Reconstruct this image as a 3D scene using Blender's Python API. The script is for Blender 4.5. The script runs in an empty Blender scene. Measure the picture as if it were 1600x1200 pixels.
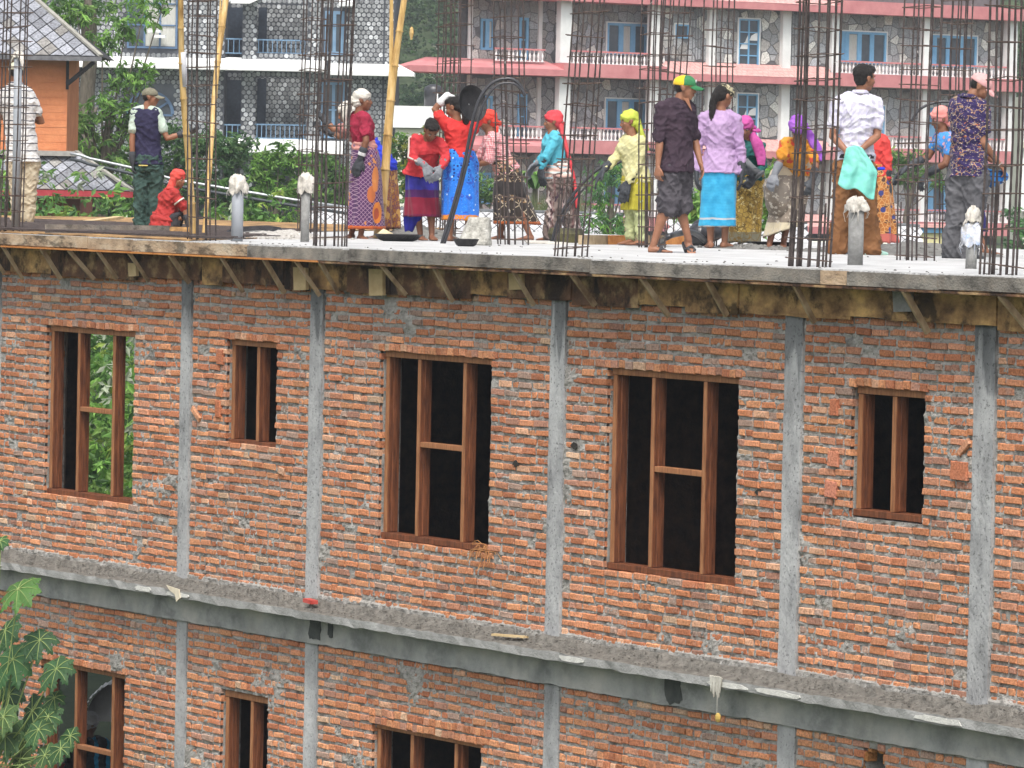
import bpy, bmesh, math, random
from mathutils import Vector, Matrix, noise
R = math.radians
rnd = random.Random(7)
scene = bpy.context.scene
COL = scene.collection

# ------------------------------------------------------------------ camera, light, exposure
ROOF = 6.5
TH = math.atan(5063/8000.0)
cam_d = bpy.data.cameras.new('camera'); cam = bpy.data.objects.new('camera', cam_d); COL.objects.link(cam)
scene.camera = cam
cam_d.sensor_width = 36; cam_d.lens = 180.0; cam_d.clip_start = 1; cam_d.clip_end = 5000
FW0 = Vector((-math.cos(TH), math.sin(TH), 0)); RT0 = Vector((math.sin(TH), math.cos(TH), 0)); UP0 = Vector((0, 0, 1))
pt = math.atan(316/8000.0); ro = 0.0205
FW = FW0*math.cos(pt) - UP0*math.sin(pt); U1 = FW0*math.sin(pt) + UP0*math.cos(pt)
RT = RT0*math.cos(ro) + U1*math.sin(ro); UP = -RT0*math.sin(ro) + U1*math.cos(ro)
m = Matrix((RT, UP, -FW)).transposed().to_4x4(); m.translation = Vector((36.445, -23.365, 7.12))
cam.matrix_world = m

SUN_EL, SUN_AZ = 58, 322       # degrees; direction the light comes from, measured from +X anticlockwise
world = bpy.data.worlds.new('World'); scene.world = world; world.use_nodes = True
nt = world.node_tree; nt.nodes.clear()
sky = nt.nodes.new('ShaderNodeTexSky'); sky.sky_type = 'NISHITA'; sky.sun_disc = False
sky.sun_elevation = R(SUN_EL); sky.sun_rotation = R(90-SUN_AZ); sky.air_density = 1.0; sky.dust_density = 5.0; sky.ozone_density = 0.6
bg = nt.nodes.new('ShaderNodeBackground'); bg.inputs[1].default_value = 0.15
hs = nt.nodes.new('ShaderNodeHueSaturation'); hs.inputs['Saturation'].default_value = 0.35
ow = nt.nodes.new('ShaderNodeOutputWorld')
nt.links.new(sky.outputs[0], hs.inputs['Color']); nt.links.new(hs.outputs[0], bg.inputs[0]); nt.links.new(bg.outputs[0], ow.inputs[0])
sd = bpy.data.lights.new('sun', 'SUN'); sd.energy = 1.5; sd.angle = R(13); sd.color = (1.0, 0.96, 0.9)
sun = bpy.data.objects.new('sun', sd); COL.objects.link(sun)
sv = Vector((math.cos(R(SUN_AZ))*math.cos(R(SUN_EL)), math.sin(R(SUN_AZ))*math.cos(R(SUN_EL)), math.sin(R(SUN_EL))))
sun.rotation_euler = sv.to_track_quat('Z', 'Y').to_euler()
scene.view_settings.view_transform = 'Standard'; scene.view_settings.look = 'None'
scene.view_settings.exposure = 0.80; scene.view_settings.gamma = 1.0; scene.view_settings.use_curve_mapping = False
scene.render.engine = 'CYCLES'
scene.cycles.max_bounces = 5; scene.cycles.diffuse_bounces = 3; scene.cycles.glossy_bounces = 2
scene.cycles.volume_bounces = 0; scene.cycles.use_denoising = True

# ------------------------------------------------------------------ materials
MATS = {}
def new_mat(name):
    mt = bpy.data.materials.new(name); mt.use_nodes = True; n = mt.node_tree; n.nodes.clear()
    o = n.nodes.new('ShaderNodeOutputMaterial'); b = n.nodes.new('ShaderNodeBsdfPrincipled')
    n.links.new(b.outputs[0], o.inputs[0]); MATS[name] = mt
    return mt, n, b
def N(n, t, **kw):
    x = n.nodes.new(t)
    for k, v in kw.items():
        if k.startswith('i_'): x.inputs[int(k[2:])].default_value = v
        else: setattr(x, k, v)
    return x
def ramp(n, stops, interp='LINEAR'):
    r = n.nodes.new('ShaderNodeValToRGB'); r.color_ramp.interpolation = interp
    e = r.color_ramp.elements
    while len(e) > 1: e.remove(e[-1])
    e[0].position = stops[0][0]; e[0].color = (*stops[0][1], 1)
    for p, c in stops[1:]:
        q = e.new(p); q.color = (*c, 1)
    return r
def c3(c): return (c[0], c[1], c[2])
def mat(name, a, b=None, scale=8.0, rough=0.85, bump=0.15, bscale=None, coord='Object', stretch=(1, 1, 1), metal=0.0, c=None, detail=6.0, spec=0.3, sheen=0.0, trans=0.0, dist=0.01):
    """noise-mixed two or three tone surface"""
    if name in MATS: return MATS[name]
    mt, n, bs = new_mat(name)
    if b is None: b = tuple(min(1, x*1.25+0.004) for x in a)
    tc = N(n, 'ShaderNodeTexCoord'); mp = N(n, 'ShaderNodeMapping'); mp.inputs['Scale'].default_value = stretch
    n.links.new(tc.outputs[coord], mp.inputs[0])
    no = N(n, 'ShaderNodeTexNoise'); no.inputs['Scale'].default_value = scale; no.inputs['Detail'].default_value = detail; no.inputs['Roughness'].default_value = 0.62
    n.links.new(mp.outputs[0], no.inputs['Vector'])
    st = [(0.32, a), (0.68, b)] if c is None else [(0.3, a), (0.5, b), (0.68, c)]
    r = ramp(n, st); n.links.new(no.outputs[0], r.inputs[0]); n.links.new(r.outputs[0], bs.inputs['Base Color'])
    bs.inputs['Roughness'].default_value = rough; bs.inputs['Metallic'].default_value = metal
    bs.inputs['Specular IOR Level'].default_value = spec
    if sheen: bs.inputs['Sheen Weight'].default_value = sheen
    if trans: bs.inputs['Transmission Weight'].default_value = trans
    if bump:
        n2 = N(n, 'ShaderNodeTexNoise'); n2.inputs['Scale'].default_value = bscale or scale*5; n2.inputs['Detail'].default_value = 5
        n.links.new(mp.outputs[0], n2.inputs['Vector'])
        bp = N(n, 'ShaderNodeBump'); bp.inputs['Strength'].default_value = min(1, bump*3); bp.inputs['Distance'].default_value = dist
        n.links.new(n2.outputs[0], bp.inputs['Height']); n.links.new(bp.outputs[0], bs.inputs['Normal'])
    return mt

def tint_mat(name, dirt=(0.28, 0.27, 0.26), dirt_amt=0.5, rough=0.92, scale=14, bump=0.5):
    """colour from the mesh attribute 'tint', speckled, with cement smears"""
    mt, n, bs = new_mat(name)
    at = N(n, 'ShaderNodeAttribute', attribute_name='tint')
    ge = N(n, 'ShaderNodeNewGeometry')
    no = N(n, 'ShaderNodeTexNoise'); no.inputs['Scale'].default_value = scale*4; no.inputs['Detail'].default_value = 6
    n.links.new(ge.outputs['Position'], no.inputs['Vector'])
    r = ramp(n, [(0.28, (0.52, 0.49, 0.47)), (0.5, (0.98, 0.98, 0.98)), (0.72, (1.38, 1.38, 1.38))]); n.links.new(no.outputs[0], r.inputs[0])
    mx = N(n, 'ShaderNodeMix', data_type='RGBA', blend_type='MULTIPLY'); mx.inputs[0].default_value = 0.95
    n.links.new(at.outputs['Color'], mx.inputs[6]); n.links.new(r.outputs[0], mx.inputs[7])
    n2 = N(n, 'ShaderNodeTexNoise'); n2.inputs['Scale'].default_value = 7.0; n2.inputs['Detail'].default_value = 9; n2.inputs['Roughness'].default_value = 0.7
    n.links.new(ge.outputs['Position'], n2.inputs['Vector'])
    r2 = ramp(n, [(0.56, (0, 0, 0)), (0.72, (dirt_amt,)*3)]); n.links.new(n2.outputs[0], r2.inputs[0])
    m2 = N(n, 'ShaderNodeMix', data_type='RGBA'); n.links.new(r2.outputs[0], m2.inputs[0]); n.links.new(mx.outputs[2], m2.inputs[6]); m2.inputs[7].default_value = (*dirt, 1)
    n.links.new(m2.outputs[2], bs.inputs['Base Color']); bs.inputs['Roughness'].default_value = rough; bs.inputs['Specular IOR Level'].default_value = 0.2
    bp = N(n, 'ShaderNodeBump'); bp.inputs['Strength'].default_value = bump; bp.inputs['Distance'].default_value = 0.006
    n.links.new(no.outputs[0], bp.inputs['Height']); n.links.new(bp.outputs[0], bs.inputs['Normal'])
    return mt

# ------------------------------------------------------------------ mesh helpers
def tag(o, label=None, cat=None, group=None, kind=None):
    if label: o['label'] = label
    if cat: o['category'] = cat
    if group: o['group'] = group
    if kind: o['kind'] = kind
    return o
def empty(name, loc=(0, 0, 0), rz=0.0, label=None, cat=None, group=None, parent=None):
    o = bpy.data.objects.new(name, None); COL.objects.link(o); o.location = loc; o.rotation_euler = (0, 0, rz)
    o.empty_display_size = 0.2
    if parent: o.parent = parent
    return tag(o, label, cat, group)
def link_mesh(name, me, parent=None, loc=None, rot=None, scale=None):
    o = bpy.data.objects.new(name, me); COL.objects.link(o)
    if parent: o.parent = parent
    if loc is not None: o.location = loc
    if rot is not None: o.rotation_euler = rot
    if scale is not None: o.scale = scale
    return o
class MB:
    def __init__(s): s.v = []; s.f = []; s.mi = []; s.t = []
    def add(s, vs, fs, mi=0, tint=None):
        b = len(s.v); s.v.extend(vs); s.f.extend([tuple(i+b for i in f) for f in fs]); s.mi.extend([mi]*len(fs)); s.t.extend([tint]*len(fs))
        return s
    def box(s, x0, x1, y0, y1, z0, z1, mi=0, tint=None):
        return s.add([(x0,y0,z0),(x1,y0,z0),(x1,y1,z0),(x0,y1,z0),(x0,y0,z1),(x1,y0,z1),(x1,y1,z1),(x0,y1,z1)],
              [(0,3,2,1),(4,5,6,7),(0,1,5,4),(1,2,6,5),(2,3,7,6),(3,0,4,7)], mi, tint)
    def bar(s, p, q, w, h, up=(0, 0, 1), mi=0, tint=None):
        """square bar from p to q, w across, h along up"""
        p = Vector(p); q = Vector(q); d = (q-p).normalized(); a = d.cross(Vector(up))
        if a.length < 1e-4: a = d.cross(Vector((1, 0, 0)))
        a.normalize(); b = a.cross(d).normalized(); a = a*w/2; b = b*h/2
        vs = [tuple(x) for x in (p-a-b, p+a-b, p+a+b, p-a+b, q-a-b, q+a-b, q+a+b, q-a+b)]
        return s.add(vs, [(0,1,2,3),(7,6,5,4),(0,4,5,1),(1,5,6,2),(2,6,7,3),(3,7,4,0)], mi, tint)
    def tube(s, pts, r, n=6, mi=0, cap=True, tint=None):
        pts = [Vector(p) for p in pts]; k = len(pts); rr = r if isinstance(r, (list, tuple)) else [r]*k
        vs = []; up = None
        for i, p in enumerate(pts):
            d = (pts[min(i+1, k-1)]-pts[max(i-1, 0)]).normalized()
            if up is None:
                up = Vector((0, 0, 1)) if abs(d.z) < 0.9 else Vector((1, 0, 0))
            a = d.cross(up)
            if a.length < 1e-5: a = d.orthogonal()
            a.normalize(); b = d.cross(a).normalized(); up = a.cross(d)
            for j in range(n):
                t = 2*math.pi*j/n; vs.append(tuple(p + a*math.cos(t)*rr[i] + b*math.sin(t)*rr[i]))
        fs = [(i*n+j, i*n+(j+1) % n, (i+1)*n+(j+1) % n, (i+1)*n+j) for i in range(k-1) for j in range(n)]
        if cap: fs += [tuple(range(n))[::-1], tuple((k-1)*n+j for j in range(n))]
        return s.add(vs, fs, mi, tint)
    def prism(s, poly, y0, y1, mi=0, axis='y', tint=None):
        """extrude a polygon of (x,z) from y0 to y1"""
        n = len(poly)
        if axis == 'y': vs = [(x, y0, z) for x, z in poly]+[(x, y1, z) for x, z in poly]
        elif axis == 'x': vs = [(y0, x, z) for x, z in poly]+[(y1, x, z) for x, z in poly]
        else: vs = [(x, z, y0) for x, z in poly]+[(x, z, y1) for x, z in poly]
        fs = [tuple(range(n)), tuple(range(2*n-1, n-1, -1))]+[(i, i+n, (i+1) % n+n, (i+1) % n) for i in range(n)]
        return s.add(vs, fs, mi, tint)
    def ball(s, c, r, nu=8, nv=6, mi=0, tint=None):
        rx, ry, rz = r if isinstance(r, (list, tuple)) else (r, r, r)
        vs = [(c[0], c[1], c[2]-rz)]
        for i in range(1, nv):
            a = math.pi*i/nv
            for j in range(nu):
                t = 2*math.pi*j/nu; vs.append((c[0]+rx*math.sin(a)*math.cos(t), c[1]+ry*math.sin(a)*math.sin(t), c[2]-rz*math.cos(a)))
        vs.append((c[0], c[1], c[2]+rz)); L = len(vs)-1
        fs = [(0, 1+(j+1) % nu, 1+j) for j in range(nu)]
        fs += [(1+i*nu+j, 1+i*nu+(j+1) % nu, 1+(i+1)*nu+(j+1) % nu, 1+(i+1)*nu+j) for i in range(nv-2) for j in range(nu)]
        fs += [(L, 1+(nv-2)*nu+j, 1+(nv-2)*nu+(j+1) % nu) for j in range(nu)]
        return s.add(vs, fs, mi, tint)
    def mesh(s, name, mats, smooth=False):
        me = bpy.data.meshes.new(name); me.from_pydata([tuple(v) for v in s.v], [], s.f)
        for mt in (mats if isinstance(mats, (list, tuple)) else [mats]): me.materials.append(mt)
        me.polygons.foreach_set('material_index', s.mi)
        if any(t is not None for t in s.t):
            ca = me.color_attributes.new('tint', 'FLOAT_COLOR', 'CORNER'); buf = []
            for f, t in zip(s.f, s.t):
                t = t or (0.5, 0.5, 0.5); buf.extend([t[0], t[1], t[2], 1.0]*len(f))
            ca.data.foreach_set('color', buf)
        if smooth: me.polygons.foreach_set('use_smooth', [True]*len(s.f))
        me.update()
        return me
    def build(s, name, mats, parent=None, smooth=False, loc=None, rot=None, bevel=0):
        o = link_mesh(name, s.mesh(name, mats, smooth), parent, loc, rot)
        if bevel:
            b = o.modifiers.new('bevel', 'BEVEL'); b.width = bevel; b.segments = 1; b.limit_method = 'ANGLE'
        return o
def fbm(x, y, z, o=3):
    return noise.fractal(Vector((x, y, z)), 1.0, 2.0, o)
# ------------------------------------------------------------------ ground, hills
M_conc = mat('concrete_grey', (0.20, 0.20, 0.19), (0.36, 0.36, 0.35), scale=5, bump=0.5, bscale=60, rough=0.9)
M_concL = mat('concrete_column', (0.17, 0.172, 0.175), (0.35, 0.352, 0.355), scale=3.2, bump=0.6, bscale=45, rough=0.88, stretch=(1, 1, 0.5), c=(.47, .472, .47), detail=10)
def add_pits(mt, zs=None):
    """dark pits, and with zs a ragged darker tone towards the top"""
    n = mt.node_tree; bs = next(x for x in n.nodes if x.type == 'BSDF_PRINCIPLED'); src = bs.inputs['Base Color'].links[0].from_socket
    ge = N(n, 'ShaderNodeNewGeometry'); no = N(n, 'ShaderNodeTexNoise'); no.inputs['Scale'].default_value = 42; no.inputs['Detail'].default_value = 4; n.links.new(ge.outputs['Position'], no.inputs['Vector'])
    r = ramp(n, [(.33, (.35, .35, .35)), (.40, (1, 1, 1))]); n.links.new(no.outputs[0], r.inputs[0])
    mx = N(n, 'ShaderNodeMix', data_type='RGBA', blend_type='MULTIPLY'); mx.inputs[0].default_value = .8; n.links.new(src, mx.inputs[6]); n.links.new(r.outputs[0], mx.inputs[7]); cur = mx.outputs[2]
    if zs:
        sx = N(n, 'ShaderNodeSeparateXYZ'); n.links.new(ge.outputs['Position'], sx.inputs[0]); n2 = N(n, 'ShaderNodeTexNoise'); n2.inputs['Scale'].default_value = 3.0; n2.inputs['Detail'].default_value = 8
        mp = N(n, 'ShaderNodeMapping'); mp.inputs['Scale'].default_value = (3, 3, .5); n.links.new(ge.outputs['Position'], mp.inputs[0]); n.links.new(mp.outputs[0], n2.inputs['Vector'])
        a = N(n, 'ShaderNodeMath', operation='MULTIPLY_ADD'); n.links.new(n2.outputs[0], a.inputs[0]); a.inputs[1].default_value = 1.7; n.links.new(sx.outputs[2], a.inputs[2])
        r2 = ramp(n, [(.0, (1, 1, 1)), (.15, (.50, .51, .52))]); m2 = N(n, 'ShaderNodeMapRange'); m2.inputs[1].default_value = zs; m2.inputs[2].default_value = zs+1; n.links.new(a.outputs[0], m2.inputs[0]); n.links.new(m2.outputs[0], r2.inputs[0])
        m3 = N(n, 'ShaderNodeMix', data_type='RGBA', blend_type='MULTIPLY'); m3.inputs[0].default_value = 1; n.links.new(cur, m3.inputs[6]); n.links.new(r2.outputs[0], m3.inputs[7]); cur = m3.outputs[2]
    n.links.new(cur, bs.inputs['Base Color'])
add_pits(M_concL, 6.62)  # pits all over, column tops darker with a ragged edge
M_beam = mat('concrete_beam', (0.20, 0.21, 0.205), (0.34, 0.345, 0.34), scale=2.2, bump=0.4, bscale=50, rough=0.85, c=(0.42, 0.42, 0.41))
M_mortar = mat('mortar', (0.15, 0.145, 0.135), (0.345, 0.33, 0.305), scale=9, bump=1, bscale=110, rough=0.95, c=(0.42, 0.405, 0.385), dist=0.014, detail=10); add_pits(M_mortar)
M_slabtop = mat('fresh_slab', (0.36, 0.36, 0.355), (0.58, 0.58, 0.575), scale=3, bump=0.5, bscale=70, rough=0.6)
M_wet = mat('wet_concrete', (0.10, 0.10, 0.095), (0.22, 0.215, 0.2), scale=9, bump=0.9, bscale=60, rough=0.7)
M_brick = tint_mat('brick_clay', bump=.8, dirt_amt=.42)
M_wood = mat('frame_wood', (0.065, 0.020, 0.009), (0.24, 0.08, 0.032), scale=6, bump=0.25, stretch=(6, 6, 0.7), rough=0.5, spec=0.35)
M_woodF = mat('frame_wood_face', (0.22, 0.085, 0.035), (0.44, 0.20, 0.09), scale=6, bump=0.25, stretch=(6, 6, 0.7), rough=0.55)
M_ply = mat('shutter_plywood', (0.07, 0.035, 0.016), (0.34, 0.20, 0.085), scale=3.6, bump=0.3, c=(0.66, 0.42, 0.17), stretch=(1, 1, 1.4), detail=9, bscale=40, rough=0.8)
M_plyD = mat('shutter_stained', (0.05, 0.028, 0.018), (0.14, 0.07, 0.038), scale=4, bump=0.3, c=(0.46, 0.32, 0.16), stretch=(1, 1, 1.2), detail=9, bscale=40, rough=0.8)
M_plyP = mat('pale_timber', (0.42, 0.30, 0.15), (0.60, 0.46, 0.26), scale=5, bump=0.25, rough=0.8)
M_edge = mat('edge_board', (0.095, 0.085, 0.075), (0.19, 0.175, 0.155), scale=3.5, c=(.26, .24, .21), bump=0.5, bscale=60, rough=0.9, detail=9)
M_edgeB = mat('edge_board_bare', (0.22, 0.14, 0.085), (0.42, 0.31, 0.21), scale=2.6, bump=0.4, bscale=50, rough=0.85, detail=9, c=(0.5, 0.42, 0.32))
M_orangewood = mat('orange_batten', (0.38, 0.13, 0.03), (0.58, 0.26, 0.08), scale=8, bump=0.2)
def streaks(mt, sc=(7, 7, 1.6), lo=.22, th=.47):
    n = mt.node_tree; bs = next(x for x in n.nodes if x.type == 'BSDF_PRINCIPLED'); src = bs.inputs['Base Color'].links[0].from_socket
    ge = N(n, 'ShaderNodeNewGeometry'); mp = N(n, 'ShaderNodeMapping'); mp.inputs['Scale'].default_value = sc; n.links.new(ge.outputs['Position'], mp.inputs[0])
    no = N(n, 'ShaderNodeTexNoise'); no.inputs['Scale'].default_value = 1.3; no.inputs['Detail'].default_value = 9; no.inputs['Roughness'].default_value = .68; n.links.new(mp.outputs[0], no.inputs['Vector'])
    r = ramp(n, [(th-.05, (lo, lo, lo)), (th+.03, (1, 1, 1)), (th+.2, (1.25, 1.2, 1.15))]); n.links.new(no.outputs[0], r.inputs[0])
    mx = N(n, 'ShaderNodeMix', data_type='RGBA', blend_type='MULTIPLY'); mx.inputs[0].default_value = 1; n.links.new(src, mx.inputs[6]); n.links.new(r.outputs[0], mx.inputs[7]); n.links.new(mx.outputs[2], bs.inputs['Base Color'])
streaks(M_ply, (2.2, 2.2, 2.2), .22); streaks(M_plyD, (2.4, 2.4, 1.8), .2); streaks(M_edge, (3, 3, 5), .5, .44); streaks(M_edgeB, (2, 2, 5), .35, .46); streaks(M_beam, (1.2, 1.2, 1.5), .7, .42)
M_brace = mat('brace_timber', (0.14, 0.085, 0.045), (0.34, 0.25, 0.15), scale=7, bump=0.3, c=(0.48, 0.38, 0.25), stretch=(1, 1, 0.5))
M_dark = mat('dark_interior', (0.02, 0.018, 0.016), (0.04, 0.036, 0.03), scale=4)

gb = MB(); gn = 90
def ground_h(x, y):
    d = (Vector((x, y, 0))-Vector((36.4, -23.4, 0)))
    dep = d.dot(FW0); lat = d.dot(RT0)
    h = 0.0
    if dep > 62: h = min(4.6, (dep-62)*0.06)
    if dep > 260: h += ((dep-260)*0.22)*(1+0.35*math.sin(lat*0.012+1.0)) + 9*fbm(x*0.006, y*0.006, 0.3, 4)
    return h
vs = []; fs = []
for i in range(gn+1):
    for j in range(gn+1):
        dep = -60 + 700*(i/gn)**1.6; lat = (j/gn-0.5)*(150+dep*1.3)*1.5
        p = Vector((36.4, -23.4, 0))+FW0*dep+RT0*lat
        vs.append((p.x, p.y, ground_h(p.x, p.y)-0.02*(dep < 62)))
for i in range(gn):
    for j in range(gn):
        a = i*(gn+1)+j; fs.append((a, a+1, a+gn+2, a+gn+1))
gb.add(vs, fs)
M_ground = mat('ground_soil', (0.025, 0.045, 0.018), (0.06, 0.085, 0.035), scale=0.6, bump=0.6, bscale=5, coord='Object')
g = gb.build('ground', M_ground, smooth=True); tag(g, kind='structure')

# ------------------------------------------------------------------ the brick building
B = empty('unfinished_brick_building', (0, 0, 0), 0, 'two storey red brick building under construction with bare timber window frames and concrete columns', 'building')
XL, XR = -27.0, 9.0
COLX = [-14.0, -10.30, -6.262, -3.80, 0.25, 3.668, 6.122, 9.0]
CW = [0.20, 0.20, 0.195, 0.225, 0.225, 0.235, 0.25, 0.25]
def rough_col(xc, w, z0, z1, y0=-0.012, y1=0.22):
    b = MB(); n = 26; vs = []; fs = []
    for k in range(n+1):
        z = z0+(z1-z0)*k/n
        for i, (x, y) in enumerate([(-.5, y0), (-.17, y0), (.17, y0), (.5, y0), (.5, y1), (-.5, y1)]):
            jx = 0.007*noise.noise(Vector((xc*3+i*7, z*9, 1.7)))+0.004*noise.noise(Vector((xc*3+i*7, z*31, 4.7)))
            vs.append((xc+x*w+jx, y+(0.004*noise.noise(Vector((i*5, z*12, xc))) if y < 0.1 else 0), z))
    for k in range(n):
        for i in range(6):
            a = k*6+i; c = k*6+(i+1) % 6; fs.append((a, c, c+6, a+6))
    fs += [(5, 4, 3, 2, 1, 0), tuple(n*6+i for i in range(6))]
    b.add(vs, fs); return b
for xc, w in zip(COLX, CW):
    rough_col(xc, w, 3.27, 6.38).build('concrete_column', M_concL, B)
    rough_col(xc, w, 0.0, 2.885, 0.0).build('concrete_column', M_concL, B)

# windows: x0, x1, z0, z1, mullion x list, transom z or None   (frame outline)
WIN = [(-9.16, -7.33, 3.94, 5.60, [-8.56, -7.82], 4.79), (-5.46, -4.55, 4.63, 5.60, [-4.96], None),
       (-2.65, -0.825, 3.95, 5.60, [-2.08, -1.32], 4.79), (1.02, 2.89, 3.95, 5.60, [1.62, 2.37], 4.79), (4.46, 5.36, 4.62, 5.60, [4.93], None),
       (-9.16, -7.41, 0.62, 2.27, [-8.50, -7.72], 1.45), (-5.46, -4.60, 1.30, 2.30, [-4.96], None), (-2.68, -0.87, 0.62, 2.28, [-2.08, -1.34], 1.45),
       (1.02, 2.89, 0.62, 2.28, [1.62, 2.37], 1.45)]
WIN = [(a, b-0.0, c, d, e, f) for a, b, c, d, e, f in WIN]
def openings(z0, z1): return [w for w in WIN if w[2] >= z0-0.1 and w[3] <= z1+0.1]
HOLE = (4.66, 4.98, 2.50, 2.86)

ORANGE = [(0.47, 0.200, 0.100), (0.43, 0.172, 0.084), (0.51, 0.235, 0.12), (0.39, 0.150, 0.078), (0.49, 0.215, 0.115), (0.46, 0.215, 0.13), (0.53, 0.30, 0.19), (0.35, 0.18, 0.125), (0.34, 0.23, 0.18)]
def brick_tint(x, z):
    r = rnd.random()
    t = ORANGE[rnd.randrange(6)] if r < 0.84 else (ORANGE[6+rnd.randrange(3)] if r < 0.985 else (0.50, 0.33, 0.22))
    k = 0.90+0.38*rnd.random()
    d = 0.5+0.5*fbm(x*0.5+9, 3.3, z*0.7, 2)
    k *= 0.86+0.28*d
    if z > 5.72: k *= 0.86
    return (t[0]*k, t[1]*k, t[2]*k)
def brick_geo(w, h, dep, r):
    """a chamfered, slightly warped brick: front at y=0, back at y=dep, centred in x,z"""
    c = 0.006; j = lambda s: r.uniform(-s, s)
    x, z = w/2, h/2
    fr = [(-x+c+j(.004), j(.003), -z+c+j(.003)), (x-c+j(.004), j(.003), -z+c+j(.003)), (x-c+j(.004), j(.003), z-c+j(.003)), (-x+c+j(.004), j(.003), z-c+j(.003))]
    md = [(-x+j(.003), c+.003, -z+j(.002)), (x+j(.003), c+.003, -z+j(.002)), (x+j(.003), c+.003, z+j(.002)), (-x+j(.003), c+.003, z+j(.002))]
    bk = [(a[0], dep, a[2]) for a in md]
    f = [(0, 1, 2, 3)]
    for i in range(4):
        k = (i+1) % 4
        f += [(i, i+4, k+4, k), (i+4, i+8, k+8, k+4)]
    return fr+md+bk, f
bricks = []        # (xc, zc, w, h, yoff, depth)
def lay(xa, xb, z, h, hdr, full=False):
    """one course between xa and xb; hdr = chance of a header"""
    x = xa+rnd.uniform(0.0, 0.012); first = True; wv = lambda q: .011*noise.noise(Vector((q*.9, z*2.3, 3.1)))+.005*noise.noise(Vector((q*3, z*7, 1)))
    jamb = any(abs(xb-(w[0]-0.020)) < .002 and w[2]-.05 < z < w[3]+.1 for w in WIN)
    start_half = rnd.random() < 0.5
    while x < xb-0.03:
        L = 0.105 if (rnd.random() < hdr or (first and start_half)) else 0.215+rnd.uniform(-.012, .01)
        if rnd.random() < 0.04: L = rnd.uniform(0.07, 0.16)
        first = False
        L = min(L, xb-x)
        if xb-(x+L) < 0.05: L = xb-x
        if L > 0.24: L = 0.24 if L < 0.29 else L/2
        g = rnd.uniform(0.012, 0.031)
        if rnd.random() > 0.012 and not any(abs(x+L/2-hx) < .08 and abs(z-hz) < .04 for hx, hz in ((-0.39, 4.72), (0.52, 4.92), (3.22, 4.70), (-7.10, 1.15))):
            bricks.append((x+L/2, z+wv(x)+rnd.uniform(-.004, .004), max(0.03, L-g), h+rnd.uniform(-.009, .003), rnd.uniform(-.006, .010), 0.21 if (jamb and x+L > xb-.01) else 0.10))
        x += L
def courses(z0, z1):
    n = round((z1-z0)/0.079); return [z0+(k+0.5)*(z1-z0)/n for k in range(n)], (z1-z0)/n
def panel(xa, xb, z0, z1):
    zs, ph = courses(z0, z1); ws = [w for w in openings(z0, z1) if xa < (w[0]+w[1])/2 < xb]
    for z in zs:
        segs = [(xa, xb)]
        for w in ws:
            zt = w[3]+0.0
            if w[2]-0.02 < z < w[3]+0.03: segs = [(a, b) for a, b in ((xa, w[0]-0.020), (w[1]+0.0, xb))]
        if xa < HOLE[0] < xb and HOLE[2] < z < HOLE[3] and z0 < 2:
            k = (z-HOLE[2])/(HOLE[3]-HOLE[2]); hw = 0.17*math.sqrt(max(0.0, 1-k*k)); cx = (HOLE[0]+HOLE[1])/2
            segs = [(xa, cx-hw), (cx+hw, xb)]
        lowpart = (z-z0) < 0.66 or z0 < 2
        for a, b in segs:
            if b-a < 0.05: continue
            band = (xa > -6.3 and xb < -3.7 and abs(z-4.09) < 0.035)
            if band: continue
            head = any(0.0 < z-(w[3]) < 0.10 and a < w[0] for w in ws)
            if head:
                w = ws[0]
                lay(a, w[0]-0.06, z, 0.058, 0.2)
                x = w[0]-0.06
                while x < w[1]+0.02:
                    L = rnd.uniform(0.085, 0.115); bricks.append((x+L/2, z+rnd.uniform(-.006, .006), L-0.012, 0.064, rnd.uniform(-.012, .002), 0.10)); x += L
                lay(x, b, z, 0.058, 0.2); continue
            lay(a, b, z, 0.0545, 0.42 if lowpart else 0.16)
edges = list(zip(COLX, CW))
for i in range(1, len(edges)-1):
    a = edges[i][0]+edges[i][1]/2; b = edges[i+1][0]-edges[i+1][1]/2
    panel(a+.004, b-.004, 3.30, 6.22)
    panel(a+.004, b-.004, 0.04, 2.885)
camp = Vector((36.4, -23.4, 7.1))
def in_view(b): 
    return b[1] > 1.9 and -10.6 < b[0] < 6.9
bricks.sort(key=lambda b: -(b[0]+ (0.15 if b[2] > 0.15 else -30) - (0 if in_view(b) else 60)))
M_bricks = M_brick
# wall (mortar) in front of which the bricks stand
def mortar_sheet(mb, xa, xb, za, zb):
    if xb-xa < 0.01 or zb-za < 0.01: return
    nx = max(1, round((xb-xa)/0.022)); nz = max(1, round((zb-za)/0.0197)); base = len(mb.v); vs = []
    for j in range(nz+1):
        z = za+(zb-za)*j/nz
        for i in range(nx+1):
            x = xa+(xb-xa)*i/nx
            n1 = noise.noise(Vector((x*17, z*23, 1.0))); n2 = noise.noise(Vector((x*45, z*45, 5.0))); n3 = fbm(x*1.7, 8.0, z*2.3, 2)
            y = 0.015-0.015*n1-0.010*n2-0.011*max(0, n3-0.36)*4
            if z < 3.34 and z > 3.2: y -= 0.02
            vs.append((x, max(-0.013, min(0.045, y)), z))
    fs = [(j*(nx+1)+i, j*(nx+1)+i+1, (j+1)*(nx+1)+i+1, (j+1)*(nx+1)+i) for j in range(nz) for i in range(nx)]
    mb.add(vs, fs)
walls = []
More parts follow.
